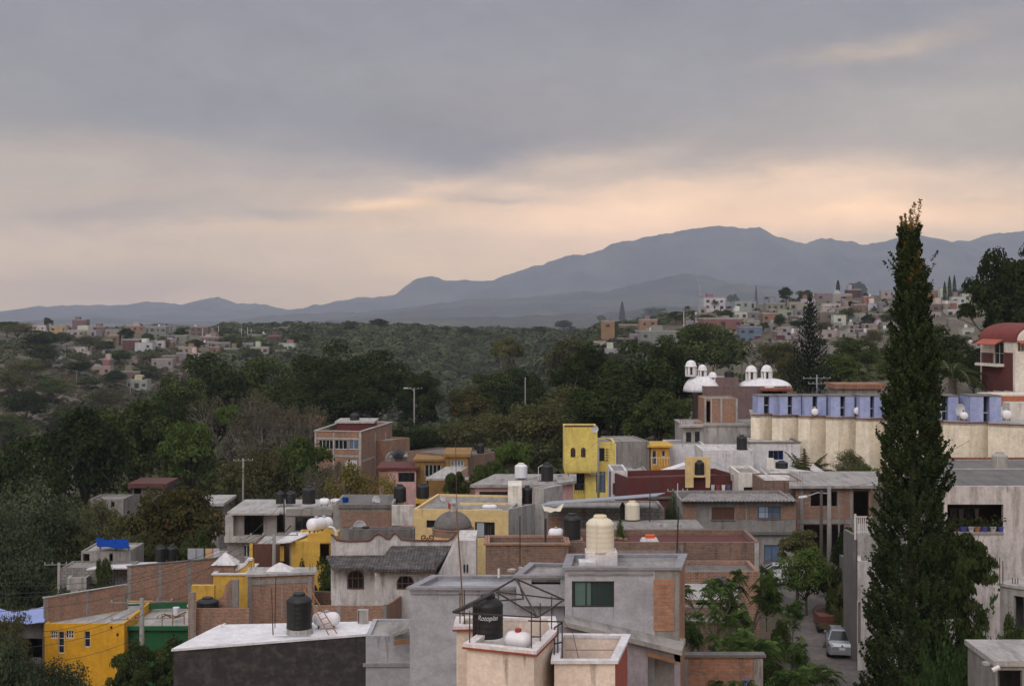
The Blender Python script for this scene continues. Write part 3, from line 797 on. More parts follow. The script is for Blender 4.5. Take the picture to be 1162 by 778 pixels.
# ---------------------------------------------------------------- roof furniture
def tank_proto(kind, mat, lidmat, ribs=True, squat=1.0):
    root = thing('water_tank', None, None)
    prof = [(.50, 0), (.515, .03)]
    for k in range(5):
        z = .06+k*.135; prof += [(.512, z), (.507, z+.02), (.507, z+.10), (.512, z+.12)]
    prof += [(.515, .76), (.50, .79), (.40, .87), (.26, .92), (.24, .93)]
    b_ = MB().lathe(prof, 28).build('tank_body', mat, root, smooth=True)
    MB().lathe([(.25, .92), (.25, .97), (.22, 1.0), (.05, 1.0)], 20).build('lid', lidmat, root)
    MB().tube([(.50, 0, .05), (.56, 0, .05), (.56, 0, -.0)], .018, 5).build('outlet_pipe', steel_w, root); MB().tube([(-.3, -.42, .0), (-.3, -.53, .04), (-.3, -.535, .9)], .012, 5).build('level_pipe', steel_d if kind == 'black' else steel_w, root)
    proto_done(root); PROTO['tank_'+kind] = [root]
tank_proto('black', plain('black_plastic', (15,16,18), .55, var=.2, scale=2), plain('black_plastic_lid', (20,21,23), .6))
tank_proto('cream', plain('cream_plastic', (202,193,172), .6, var=.06), plain('cream_plastic_lid', (206,190,156), .5))
tank_proto('white', plain('white_plastic', (206,206,212), .5, var=.06), MATS['cream_plastic_lid'])
tank_proto('grey', plain('grey_cement', (150,146,140), .9, var=.2), MATS['grey_cement'])
def tank(kind, x0, y0, x1, y1, Y, label, group=None, cat='water tank', name=None, logo=False):
    c = P((x0+x1)/2, y1, Y); wd = (x1-x0)/F*Y/1.03; h = (y1-y0)/F*Y
    o = place(PROTO['tank_'+kind][0], c, rng.uniform(-.3, .3), (wd, wd, h), label, cat, group)
    return o
def tank_logo(tankobj, words_, mat):
    """maker's lettering on the tank side, wrapped round the body"""
    cu = bpy.data.curves.new('lettering', 'FONT'); cu.body = words_; cu.size = .2; cu.extrude = .004; cu.align_x = 'CENTER'; cu.shear = .35
    to = bpy.data.objects.new('lettering', cu); col.objects.link(to); dg = bpy.context.evaluated_depsgraph_get()
    me = bpy.data.meshes.new_from_object(to.evaluated_get(dg)); bpy.data.objects.remove(to)
    for v in me.vertices:
        a = v.co.x/.52-math.pi/2; rr = .521+v.co.z
        v.co = Vector((rr*math.cos(a), rr*math.sin(a), .48+v.co.y*.8))
    me.materials.clear(); me.materials.append(mat)
    o = bpy.data.objects.new('lettering', me); col.objects.link(o); o.parent = tankobj; o.rotation_euler = (0, 0, -tankobj.rotation_euler.z)
    return o
def gas_proto():
    root = thing('gas_tank', None, None); pr = []
    for k in range(9):
        a = math.pi/2*k/8; pr.append((.5*math.sin(a)+.001, -.9+.42*(1-math.cos(a))))
    pr += [(r_, -h) for r_, h in reversed(pr)]
    MB().lathe([(r_, h) for r_, h in pr], 20, (0, 0, .62), 'x').build('tank_body', plain('white_enamel', (214,212,214), .35, var=.05), root, smooth=True)
    for s_ in (-.5, .5):
        for y_ in (-.25, .25): MB().box(s_, y_, 0, .09, .09, .4).build('leg', steel_d, root)
    MB().lathe([(.16, 1.08), (.16, 1.22), (.10, 1.26)], 12).build('valve_cover', plain('valve_grey', (150,150,156), .4), root); plain('red_enamel', (150,44,40), .4)
    proto_done(root); PROTO['gas'] = [root]
gas_proto()
def gas(x0, y0, x1, y1, Y, label, rz=0.0, wide=1.8):
    c = P((x0+x1)/2, y1, Y); wd = (x1-x0)/F*Y/wide; h = (y1-y0)/F*Y/1.12
    return place(PROTO['gas'][0], c, rz, (wd, h, h), label, 'gas tank')
def dish_proto():
    root = thing('satellite_dish', None, None); pr = [(.02+.5*k/8, .16*(k/8)**2) for k in range(9)]
    mb = MB(); o = mb.lathe(pr+[(r_-.005, h+.012) for r_, h in reversed(pr)], 22, (0, 0, 0), 'y')
    mb.v = [(x, -y, z+.5) for x, y, z in mb.v]
    mb.build('reflector', plain('dish_white', (186,186,190), .5), root, smooth=True)
    MB().tube([(0, .02, .5), (0, .1, .3), (0, .1, -.3)], .03, 6).build('mast', steel_d, root)
    MB().tube([(0, -.12, .08), (0, -.5, .45)], .014, 5).box(0, -.5, .42, .09, .07, .09).build('arm', steel_d, root)
    proto_done(root); PROTO['dish'] = [root]
dish_proto()
def dish(x0, y0, x1, y1, Y, label, rz=.4):
    c = P((x0+x1)/2, y1, Y); s_ = (y1-y0)/F*Y
    return place(PROTO['dish'][0], c, rz, (s_, s_, s_), label, 'satellite dish')
def rod(name, label, pts, r=.02, mat=None, cat='pole', Y=None):
    """thin upright: pts are (px, py) at Y or (px, py, Y)"""
    q = [P(p[0], p[1], p[2] if len(p) > 2 else Y) for p in pts]
    return tag(MB().tube(q, r, 6).build(name, mat or steel_b, None, org=q[0]), label, cat)

# ---------------------------------------------------------------- planting of the valley
leaf_far = leafmat('leaf_far', (36,42,30), (88,92,66), scale=.07, island=.12)
leaf_far2 = leafmat('leaf_far_dry', (64,58,48), (98,88,70), scale=.06)
r0 = np.random.RandomState(99)
def mass(name, n, px0, px1, Y0, Y1, s0, s1, mat, seed, label, per=22, leaf=.42, keep=None, flat=.8):
    r = np.random.RandomState(seed); p = scatter(r, n, px0, px1, Y0, Y1, keep)
    o = bush_mass(name, p, r.uniform(s0, s1, len(p)), mat, int(per*3.2), leaf*.5, seed, flat)
    return tag(o, label, 'vegetation')
mass('woods', 8000, 250, 760, 560, 1050, 4, 11, leaf_far, 1, 'dense green scrub woodland on the far ridge and gully')
mass('woods', 1500, 280, 720, 300, 600, 5, 11, leaf_far, 2, 'grey green woodland down the central gully')
mass('woods', 1050, -150, 420, 230, 640, 3, 7, leaf_far, 3, 'green scrub trees scattered over the left hillside')
mass('undergrowth', 3600, -150, 330, 300, 600, 1.5, 4, leaf_far2, 4, 'dry greyish brush over the left hillside')
mass('woods', 1500, -300, 1500, 1000, 2600, 8, 20, leaf_far, 5, 'distant wooded plain before the mountains')
mass('woods', 420, 650, 1400, 380, 900, 2.5, 5, leaf_far, 6, 'green trees mixed between the houses of the right hill')
mass('undergrowth', 1600, 100, 1100, 150, 330, 2.5, 6, leafmat('leaf_under', (38,44,28), (84,88,54), scale=.2), 7, 'mixed green undergrowth below the big trees', keep=lambda p, Y: (Y > 205) | (p < 330) | ((p > 560) & (Y > 150)&(p<760)))
mass('undergrowth', 1200, -200, 330, 112, 240, 1.5, 4.5, MATS['leaf_under'], 8, 'bushy undergrowth at the foot of the left slope', keep=lambda p, Y: p < 300-(Y < 150)*220)

big = 'big trees filling the valley'
TREES = [
 # kind, px, top, bottom, width, distance, label
 ('dark', 30, 500, 620, 120, 150, 'dark round tree at the left edge, below the scrub hillside'),
 ('dark', 95, 462, None, 125, 165, 'large dark tree left of the tangle of leaning bare trunks'),
 ('mid', 150, 452, None, 110, 178, 'broad green tree over the hidden grey house on the left slope'),
 ('dark', 195, 440, None, 110, 195, 'tall dark green tree behind the round russet tree'),
 ('dark', 235, 405, 520, 110, 240, 'wide green tree standing just under the red far house'),
 ('mid', 205, 425, 520, 80, 230, 'green tree with a rounded top at the foot of the left town'),
 ('bare', 262, 418, 560, 120, 190, 'large leafless grey tree among green crowns'),
 ('bare', 318, 425, 560, 100, 195, 'leafless grey tree right of the biggest leafless tree'),
 ('bare', 288, 424, None, 130, 176, 'broad leafless grey tree in front of the other leafless ones'),
 ('bare', 338, 432, None, 100, 179, 'leafless brown grey tree left of the orange tiled roof'),
 ('mid', 300, 405, 500, 90, 245, 'green crown rising behind the leafless grey trees'),
 ('bright', 215, 475, None, 74, 172, 'bright green conical tree between dark crowns on the left'),
 ('bright', 262, 460, None, 44, 185, 'narrow bright green tree before the leafless trees'),
 ('dark', 335, 430, None, 75, 220, 'dark tree between leafless grey trees and the dense grove'),
 ('dark', 375, 386, 490, 100, 235, 'tallest dark tree of the central grove'),
 ('dark', 425, 400, 485, 100, 232, 'dense dark tree in the middle of the central grove'),
 ('ficus', 475, 418, 482, 66, 228, 'clipped dark tree at the right end of the central grove'),
 ('dark', 400, 430, 490, 110, 215, 'dark low crown at the front of the central grove'),
 ('mid', 350, 470, 560, 60, 205, 'small green tree over an orange tiled roof'),
 ('bright', 345, 497, None, 80, 150, 'fresh green tree left of the tall brick house'),
 ('olive', 305, 505, None, 80, 148, 'olive green loose tree behind the raw concrete house'),
 ('olive', 270, 520, None, 60, 152, 'thin olive tree left of the raw concrete house'),
 ('bare', 385, 500, None, 80, 150, 'leafless brown tree in front of the tall brick house'),
 ('bare', 350, 515, None, 60, 142, 'small leafless tree left of the tall brick house front'),
 ('yellowish', 400, 520, None, 70, 134, 'yellow green feathery bush tree under the brick house'),
 ('yellowish', 440, 535, None, 50, 128, 'yellow green bush beside the pink house wall'),
 ('russet', 196, 549, 640, 128, 122, 'round dense tree with russet new leaves'),
 ('silver', 35, 545, None, 110, 128, 'feathery grey green tree at the left edge, behind the blue awning'),
 ('silver', -10, 570, None, 110, 120, 'feathery grey green tree cut by the left edge'),
 ('olive', 115, 570, None, 70, 138, 'olive tree behind the blue tarpaulin shelter'),
 ('olive', 70, 590, None, 70, 130, 'low olive tree left of the blue tarpaulin shelter'),
 ('dark', 450, 478, 520, 90, 190, 'low wide dark tree right of the tall brick house'),
 ('mid', 500, 480, 525, 80, 195, 'low spreading green tree behind the ochre house'),
 ('olive', 540, 468, 530, 90, 190, 'olive tree behind the ochre house, under the lamp post'),
 ('flame', 530, 438, 490, 50, 230, 'green tree with faint orange flowers left of the dark ridge trees'),
 ('mid', 560, 422, 500, 76, 240, 'green tree right of the faint orange flowering tree'),
 ('dark', 590, 420, 490, 80, 240, 'dark tree right of the orange flowering tree'),
 ('olive', 600, 455, None, 110, 165, 'large olive tree left of the bright yellow house'),
 ('olive', 640, 440, None, 90, 175, 'olive tree touching the dark group behind the yellow house'),
 ('bright', 583, 501, 545, 50, 125, 'small bright green tree behind the white water tank'),
 ('mid', 555, 520, 548, 50, 122, 'low green tree left of the small bright green tree'),
 ('mid', 517, 536, None, 34, 118, 'dark green bush before the ochre house'),
 ('bare', 578, 368, 450, 50, 330, 'tall thin leafless tree standing above the gully'),
 ('olive', 575, 385, 460, 40, 320, 'thin olive tree at the edge of the gully'),
 ('olive', 640, 380, 440, 60, 300, 'olive tree at the foot of the right town'),
 ('dark', 668, 392, None, 100, 185, 'dark spreading tree behind the yellow house, left'),
 ('dark', 720, 388, None, 120, 172, 'dark spreading tree behind the yellow house, middle one'),
 ('dark', 757, 396, None, 76, 176, 'dark tree behind the brick cube, left of the small domes'),
 ('dark', 690, 430, None, 110, 155, 'dark low crown directly behind the bright yellow house'),
 ('mid', 745, 440, None, 80, 150, 'green low crown over the small ochre terrace house'),
 ('mid', 800, 366, None, 95, 270, 'broad olive green tree above the white domes'),
 ('mid', 760, 380, None, 70, 285, 'green tree left of the broad one above the domes'),
 ('bare', 862, 372, None, 60, 240, 'leafless pale tree behind the two white lanterns'),
 ('olive', 885, 385, None, 60, 232, 'olive tree behind the two white lanterns'),
 ('olive', 900, 400, None, 50, 200, 'olive tree left of the tall tiered pine'),
 ('bright', 950, 400, None, 55, 195, 'bright green tree right of the tall tiered pine'),
 ('mid', 975, 385, None, 60, 215, 'green tree half behind the tall cypress, left side'),
 ('mid', 1060, 368, None, 100, 165, 'green broad tree right of the tall cypress'),
 ('mid', 1028, 385, None, 60, 164, 'green tree behind the blue stair towers'),
 ('dark', 1105, 395, None, 60, 160, 'dark tree under the big dark fig tree'),
 ('ficus', 1150, 272, None, 122, 158, 'huge dense dark fig tree behind the red vaulted house'),
 ('norfolk', 919, 341, None, 62, 175, 'tall tiered pine rising before the right town'),
 ('royal', 1080, 394, None, 118, 147, 'palm with long drooping fronds behind the blue stair towers'),
 ('palm', 842, 383, None, 26, 235, 'small fan palm with a shaggy trunk before the right town'),
 ('palm', 1108, 380, None, 34, 175, 'palm crown in front of the dark fig tree'),
]
for (k, px, top, bot, wd, Y, lb) in TREES:
    nm = {'bare': 'bare_tree', 'norfolk': 'pine_tree', 'royal': 'palm_tree', 'palm': 'palm_tree', 'ficus': 'fig_tree'}.get(k, 'tree')
    tree(k, px, top, bot, wd, Y, lb, 'palm' if 'palm' in nm else 'tree', None, nm)

# ================================================================ the near block
# --- cream roof box with the tank cage
z = -10.0
poly = [G(530,733,z), G(606,741,z), G(630,717,z), G(627,703,z), G(521,703,z), G(518,713,z), G(561,712,z)]
h = House('roof_tower', 'cream roof tower with red edged white coping, carrying a cage of steel bars', 'building', [p[:2] for p in poly], z, cream, zb=-20.6, t=.16, par=.5, roof=white_d, cornice=plaster('white_coping', (216,206,202), .3)).done()
mb = MB(); o_ = off_poly(h.poly, -.115); i_ = off_poly(h.poly, -.0)
for i in range(len(o_)):
    j = (i+1) % len(o_); mb.slab([o_[i], o_[j], i_[j], i_[i]], z-.06, z+.001)
mb.build('red_edge', plaster('brick_red_paint', (140,66,54), .2), h.root)
t1 = tank('black', 536, 674, 571, 724, 43.6, 'black water tank with white lettering inside the steel cage on the cream tower')
tank_logo(t1, 'Rotoplas', plain('white_lettering', (190,190,194), .6))
cgt = gas(573, 716, 603, 738, 42.6, 'white gas tank with red valve cover beside the caged black tank', rz=-.5, wide=1.7)
rc_ = MB().lathe([(.2, 1.1), (.2, 1.28), (.1, 1.33)], 12).build('red_cap', MATS['red_enamel'], None, org=(0, 0, 0)); rc_.parent = cgt
rod_root = thing('tank_pedestal', 'low white block standing under the caged black tank', 'pedestal', P(560, 733, 43.6))
MB().box(P(562,730,43.6).x, 43.5, -10.5, 1.15, 1.0, .46).build('block', white_d, rod_root)
cage = thing('steel_cage', 'rusty gabled frame of angle bars standing on the cream tower', 'frame', G(566, 733, z))
def bar(name, pts, r=.028, parent=cage, mat=steel_d):
    return MB().tube([P(*p) for p in pts], r, 4).build(name, mat, parent)
FL, FR, FM = (517,695,42.6), (640,680,42.9), (585,656,43.9)
BL = (545,683,45.2)
bar('eave_bar', [FL, (610,700,41.6)]); bar('eave_bar', [(610,700,41.6), FR]); bar('rafter', [FL, FM], .034); bar('rafter', [FM, FR], .034)
bar('rafter', [FM, (610,700,41.6)]); bar('rafter', [(588,657,43.9), (594,679,45.0)]); bar('rafter', [(563,671,43.3), (611,700,41.6)])
bar('tie_bar', [(563,671,43.3), (640,680,42.9)]); bar('tie_bar', [FL, BL]); bar('tie_bar', [BL, (594,679,45.0)]); bar('tie_bar', [(600,704,42), (638,705,44)])
bar('tie_bar', [(603,722,42), (614,722,43)])
for (px, y0, y1, Y) in ((533,693,731,42.2), (546,684,721,43.2), (603,693,738,41.5), (613,684,727,42.4), (626,676,717,44), (527,669,712,44.7), (566,668,713,44.6), (522,672,712,44.8)):
    bar('post', [(px, y0, Y), (px, y1, Y)], .024)
MB().tube([P(514,694,42.6), P(560,672,43.3)], .05, 5).tube([P(540,683,43), P(560,672,43.3)], .05, 5).build('bundle_of_rods', steel_d, cage)
rod('antenna_mast', 'tall thin rusty mast leaning beside the steel cage', [(518,578), (523,650), (526,712)], .028, plain('rust', (110,84,66), .9), 'mast', 46.5)
# --- second cream box
z = -10.5
h = phouse('roof_terrace', 'cream walled roof terrace with white coping and one coral side', 'building', [(629,752), (698,752), (712,723), (634,722)], z, cream, zb=-21, t=.14, par=1.05, roof=white_d, cornice=white, mats={1: redside}).done()
g = thing('steel_gate', 'rusty steel gate between the two cream roof boxes', 'gate', P(634, 748, 43))
mb = MB()
for (a, c) in (((629,712,44), (629,748,42.6)), ((638,706,44), (638,748,43)), ((629,712,44), (638,706,44)), ((629,730,43.3), (638,728,43.4)), ((633,709,44), (633,748,42.8))): mb.tube([P(*a), P(*c)], .03, 4)
mb.build('gate_frame', steel_d, g)
MB().tube([P(639,704,44.5), P(650,718,44), P(657,748,43)], .012, 4).tube([P(641,737,43), P(696,737,43)], .012, 4).build('handrail', steel_b, g)

# --- grey stucco house
h = phouse('stucco_house', 'grey stucco house with a plain blank side below its coping, left of the steel cage', 'building', [(465,668.5), (640,669), (645,655), (492,655)], -10.48, stucco, zb=-20.6, t=.2, par=.10, roof=stucco, cornice=plaster('stucco_coping', (134,132,136), .35))
h.done(); h.band(0, 466, 671.5, 640, 673.5, MATS['stucco_coping'], .06, 'moulding')
h = phouse('roof_block', 'low grey slab block behind the stucco house coping', 'building', [(586,655), (641,655), (645,642), (603,641)], -9.95, stucco, zb=-11.0, t=.15, par=.05, roof=conc_roof, cornice=MATS['stucco_coping'])
h.opening(0, 603, 657.5, 636, 663); h.done()
h = phouse('upper_room', 'grey stucco upper room with a wide green glass window and a brick panel at its corner', 'building', [(641,646), (743,646), (771,646), (777,631), (646,631)], -9.5, stucco, zb=-20.6, t=.2, par=.14, roof=conc_roof, cornice=MATS['stucco_coping'], mats={1: conc, 2: brick_c})
h.win(0, 649, 659, 697, 689, 3, 1, steel_d, glass_green, fw=.06, deep=.1, curtain=plain('cloth_sea_green', (74,96,88), .9))
h.done(); h.band(1, 742, 657, 765, 715, brick_c, .035, 'brick_panel'); h.band(0, 645, 650, 741, 652, MATS['stucco_coping'], .05, 'moulding')
mb = MB(); quadslab(mb, [P(640,705,50.5), P(774,738,50.5), P(778,724,52.4), P(641,694,52.3)], .17)
wg = thing('lean_to_roof', 'sloping concrete slab roof under the wide green window', 'roof slab', P(700, 720, 51)); mb.build('slab', conc_roof, wg)
lw = thing('porch_wall', 'mauve grey stucco porch wall with a wooden lintel under the sloping slab', 'building', P(700, 778, 51))
mb = MB(); pxwall(mb, [(634,710), (634,1010), (735,1010), (735,733)], 50.8, .2); pxwall(mb, [(765,741), (765,1010), (772,1010), (772,743)], 50.8, .2)
pxwall(mb, [(735,733), (735,742), (772,751), (772,743)], 50.8, .2); mb.build('wall', stucco_v, lw)
pxw = MB(); pxwall(pxw, [(734.5,739), (734.5,744), (766,752.5), (766,747.5)], 50.72, .06); pxw.build('lintel', wood, lw)
MB().add([P(736,742,52.6), P(770,742,52.6), P(770,1010,52.6), P(736,1010,52.6)], [(0,1,2,3)]).build('inner_wall', white_d, lw)
pp = MB(); pxwall(pp, [(742,748), (742,762), (765,762), (765,748)], 52.4, .1); pw = pp.build('window', glass, lw)
# pedestal and cream tank
pd = thing('tank_pedestal', 'whitewashed stepped block carrying the large cream tank', 'pedestal', P(682, 640, 53.4))
MB().box(P(682,0,53.6).x, 53.6, -10, 1.17, .95, .9).box(P(666,0,53.1).x, 53.0, -10, .62, .7, .62).build('block', white, pd)
tank('cream', 665, 584, 697, 625.5, 53.6, 'large cream ribbed water tank on the roof above the green window')
rod('antenna_mast', 'thin dark rod behind the stucco house, left of the small trees', [(590,585), (590,640)], .025, steel_d, 'mast', 58)
h = rhouse('side_wing', 'low grey stucco wing with a moulding between black wall and stucco house', 'building', 415, 466, 721, 58, 3.2, stucco, zb=-20.6, par=.1, roof=conc_roof).done()
h.band(0, 412, 752, 466, 755.5, MATS['stucco_coping'], .09, 'moulding')
mb = MB(); quadslab(mb, [P(444,720,57), P(464,712,56), P(464,701,59), P(444,713,59)], .12); bs = thing('sloping_beam', 'short sloping concrete eave left of the stucco house', 'eave', P(454, 715, 57)); mb.build('slab', conc, bs)
mb = MB(); pxwall(mb, [(447,727), (447,732), (465,729), (465,724)], 56.2, .1); mb.build('lintel', wood, bs)
h = rhouse('boundary_wall', 'low brick wall with a stone pillar and grey cap at the picture bottom', 'wall', 777, 866, 745, 55, .35, brick_c, zb=-20.6, t=.15, par=.1, cornice=conc_d, mats={})
h.done(); h.band(0, 855.5, 746.5, 865.5, 830, plaster('rubble_stone', (150,140,132), .8, scale=3), .05, 'pillar'); h.band(0, 777, 746.5, 781, 830, conc, .03, 'pillar')

# --- blackened wall with white roof
h = phouse('black_walled_house', 'blackened side wall house under a bright white coated roof', 'building', [(197,738), (414,721), (442,706.5), (250,711)], -15.0, black_w, zb=-24.6, t=.2, ov=.06, rt=.1, roof=whiteroof).done()
MB().lathe([(.62, 0), (.6, .36)], 22, tuple(P(340, 721, 65.3))).build('tank_pedestal', conc_l); o = bpy.data.objects['tank_pedestal.002']; tag(o, 'round mortar base under the black tank with the ladder', 'pedestal')
tank('black', 325, 672, 354, 712, 65.3, 'black ribbed water tank on the bright white roof, ladder beside it')
gas(355, 694, 386, 712, 66.3, 'white gas tank on the bright white roof, behind the ladder', wide=1.8)
ld = thing('ladder', 'rusty yellow ladder leaning on the black tank over the white roof', 'ladder', P(375, 718, 64.8))
mb = MB(); a0, a1, b0, b1 = P(345,668,65.6), P(373,720,64.4), P(349,664,66.2), P(382,718,64.9)
MB().tube([a0, a1], .028, 5).build('rail', steel_o, ld); MB().tube([b0, b1], .028, 5).build('rail', steel_o, ld)
for k in range(1, 9): mb.tube([a0.lerp(a1, k/9), b0.lerp(b1, k/9)], .016, 4)
mb.build('rungs', steel_o, ld)
rod('rebar_rods', 'rusty vertical bars standing on the white roof left of the tank', [(308,667), (310,724)], .03, steel_b, 'rebar', 65)
rod('rebar_rods', 'thin grey bar beside the rusty bars on the white roof', [(313,655), (312,712)], .022, steel_d, 'rebar', 65.6)
rod('pipe', 'thin pipe lying along the front of the white roof', [(287,726), (312,722), (353,721)], .025, galv, 'pipe', 64.6)
tag(MB().box(P(365,0,68).x, 68, -15, .8, .5, .35).build('crate', white_d), 'white box behind the gas tank on the white roof', 'box')
tag(MB().box(P(411,0,67).x, 67.4, -15, .5, .3, .75).build('chimney_block', conc_l), 'small pale masonry stub with rebar on the white roof edge', 'block')
rod('rebar_rods', 'pair of short rusty bars on the pale stub', [(407,692), (407,706)], .03, steel_b, 'rebar', 66.6)

# --- brick walls behind the white roof
h = phouse('brick_room', 'brick room with grey corner columns and a white pyramid skylight', 'building', [(281,654), (357,651), (357,646), (284,646)], -16.35, brick_o, zb=-24, t=.15, ov=.12, rt=.14, roof=conc_l)
h.done()
for a, c in ((281.5,286), (349,354)): h.band(0, a, 654, c, 712, conc, .04)
h.band(0, 286, 657, 349, 662, conc, .03, 'beam')
sk = P(317, 647, 88); tag(MB().prism([(sk.x-.8, 87.6, -16.2), (sk.x+.8, 87.6, -16.2), (sk.x+.8, 88.9, -16.2), (sk.x-.8, 88.9, -16.2)], [(sk.x-.08, 88.1, -15.75), (sk.x+.08, 88.1, -15.75), (sk.x+.08, 88.3, -15.75), (sk.x-.08, 88.3, -15.75)]).build('skylight', white), 'white pyramid skylight on the brick room', 'skylight')
freewall('brick_wall', 'low brick wall in front of the squat black tank', (217,84), (283,84), Z(690,84), -24, brick_o, cols=0)
freewall('brick_wall', 'tall grey topped brick pier left of the squat black tank', (213.5,83.5), (222,83.5), Z(672,83.5), -24, brick_o, cols=1)
w1 = thing('brick_wall', 'stepped brick wall rising beside the squat black tank', 'wall', P(255, 690, 85.5))
mb = MB(); pxwall(mb, [(246,692), (246,682), (253,675), (256,663), (262,657), (270,657), (270,692)], 85.5, .18); mb.build('wall_body', brick_o, w1)
mb = MB(); pxwall(mb, [(263.5,689), (263.5,657.5), (270.5,657.5), (270.5,689)], 85.4, .22); mb.build('column', conc, w1)
freewall('brick_wall', 'brick wall with three grey columns right of the brick room', (357,90), (446,90), Z(671,90), -24, brick_o, cols=3)
freewall('brick_wall', 'nearer brick wall stepping down behind the gas tank', (357,80), (438,80), Z(687,80), -24, brick_o, cols=4)
freewall('brick_wall', 'short sloping brick wall by the stucco house corner', (438,80), (464,86), Z(687,80), -24, brick_o, cols=2, ztop2=Z(671,86))
tank('black', 223, 677, 248, 699, 85, 'squat black tank behind a low brick wall')
h = rhouse('yellow_house', 'mustard yellow low house with a white coping behind the brick walls', 'building', 242, 281, 652, 91, 3.5, yellow2, zb=-24.5, par=.15, roof=white, cornice=white).done()
h = rhouse('yellow_house', 'small mustard yellow wall block left of the stepped brick wall', 'building', 217, 243, 664, 89, .4, yellow2, zb=-24.5, par=.03, roof=yellow2).done()
cp = thing('cupola', 'little brick cupola under a white pyramid cap', 'cupola', P(256, 652, 92.5)); c0 = P(256, 652, 92.5)
MB().box(c0.x, c0.y, c0.z, 1.3, 1.2, .75).build('drum', bricks, cp)
MB().prism([(c0.x-.8, c0.y-.8, c0.z+.76), (c0.x+.8, c0.y-.8, c0.z+.76), (c0.x+.8, c0.y+.8, c0.z+.76), (c0.x-.8, c0.y+.8, c0.z+.76)], [(c0.x-.05, c0.y-.05, c0.z+1.45), (c0.x+.05, c0.y-.05, c0.z+1.45), (c0.x+.05, c0.y+.05, c0.z+1.45), (c0.x-.05, c0.y+.05, c0.z+1.45)]).build('cap', white, cp)
cw = thing('curved_wall', 'mustard yellow wall with a white scooped edge beside the brown wall', 'wall', P(278, 652, 92))
arc = [(287,634)]+[(287-13*math.sin(a), 650-16*math.cos(a)+0) for a in np.linspace(0, 1.3, 8)][1:]
mb = MB(); pxwall(mb, [(288,655), (288,634)]+[(282-17*k/7, 635+13*(k/7)**.6*1.0) for k in range(8)]+[(265,655)], 92.3, .3); mb.build('wall_body', yellow2, cw)
mb = MB(); mb.tube([P(287,634,92.3)]+[P(282-17*k/7, 634.5+13*(k/7)**.6, 92.3) for k in range(8)], .12, 5); mb.build('coping', white, cw)

# --- yellow house at lower left with terrace
h = rhouse('yellow_house', 'bright yellow house at lower left below a roof terrace', 'building', 50.5, 141, 707, 95, 7.5, yellow, zb=-27, t=.18, par=.12, roof=conc_l)
h.win(0, 57.5, 715.5, 65, 724, 3, 2, steel_w, sill=None); h.win(0, 74.5, 715, 83.5, 724, 3, 2, steel_w)
h.win(0, 66, 716, 73, 741, 1, 3, steel_w, name='door'); h.win(0, 95.5, 715.5, 102.5, 734, 1, 2, steel_w)
h.opening(0, 125, 710, 127.5, 713); h.opening(0, 132, 718, 134.5, 721.5); h.done()
h = rhouse('green_house', 'low house with bright green walls beside the yellow house', 'building', 141.5, 218, 712.5, 96, 7, green_p, zb=-27, t=.18, par=.1, roof=conc_l, cornice=white)
h.done(); h.band(0, 133, 709.5, 218, 714, green_p, .25, 'beam')
freewall('green_beam', 'bright green beam at the back of the roof terrace', (132,101), (212,102), Z(686,101), Z(692.5,101), green_p, cat='beam')
freewall('brick_wall', 'long brick parapet above the yellow house, left of the white canopy', (50.5,95.4), (145,100), Z(680,95), -22, brick_o, cols=3, cap=conc_l)
freewall('brick_wall', 'tall brick wall with grey columns behind the green beam', (145,102.5), (250,106), Z(643,102.5), -24, brick_o, cols=4, cap=conc_d)
cn = thing('canopy_roof', 'thin white sheet canopy on posts behind the brick terrace walls', 'canopy', P(130, 645, 106))
mb = MB(); quadslab(mb, [P(98,645,106), P(150,643.5,106), P(183,637,112), P(120,638.5,112)], .1); mb.build('sheet', white, cn)
for px in (122, 129.5): MB().tube([P(px, 645, 106), P(px, 672, 106)], .07, 6).build('post', steel_d, cn)
tag(MB().tube([P(183,700,97.5), P(190,697,98.5), P(200,699,98), P(211,694,99)], .05, 5).tube([P(186,696,97.5), P(196,701,98.5), P(208,698,98)], .05, 5).tube([P(184,710,97), P(184,696,97)], .04, 4).tube([P(196,710,97), P(196,696,97)], .04, 4).tube([P(209,708,97), P(209,694,97)], .04, 4).build('scaffold_poles', wood), 'rough poles and rods lying on the roof terrace by the green beam', 'poles')
h = rhouse('grey_shed', 'grey block shed under the pale blue tarpaulin', 'building', 8, 50, 707, 96, 5, conc_d, zb=-27.5, par=.1, roof=conc); h.opening(0, 17, 724, 48, 746); h.done()
def cloth(name, label, corners, mat, sag=.4, n=10, cat='tarpaulin', seed=1, th=.02, wave=.04):
    r = np.random.RandomState(seed); c = [Vector(P(*p)) for p in corners]; mb = MB(); V = []
    for side in (0, 1):
        for i in range(n+1):
            for j in range(n+1):
                u, v = i/n, j/n; p = (c[0].lerp(c[1], u)).lerp(c[3].lerp(c[2], u), v)
                s_ = math.sin(math.pi*u)*math.sin(math.pi*(v*.7+.3 if v > 0 else 0.0))
                V.append((p.x, p.y, p.z-sag*math.sin(math.pi*u)*(.6+.4*math.cos(v*3))+wave*math.sin(u*11+v*3+seed)-side*th))
    F_ = []
    for i in range(n):
        for j in range(n):
            a = i*(n+1)+j; F_.append((a, a+1, a+n+2, a+n+1)); b_ = a+(n+1)**2; F_.append((b_, b_+n+1, b_+n+2, b_+1))
    return tag(mb.add(V, F_).build(name, mat, None, org=c[0], smooth=True), label, cat)
cloth('tarpaulin', 'pale blue tarpaulin slung over the grey shed at the left edge', [(-12,686,97), (57,684,97.5), (50,706,95), (2,704,95)], plain('blue_cloth', (128,142,186), .8, var=.15, scale=1), .5)
bs = thing('tarpaulin_shelter', 'bright blue tarpaulin on posts above a concrete roof room', 'shelter', P(127, 625, 112))
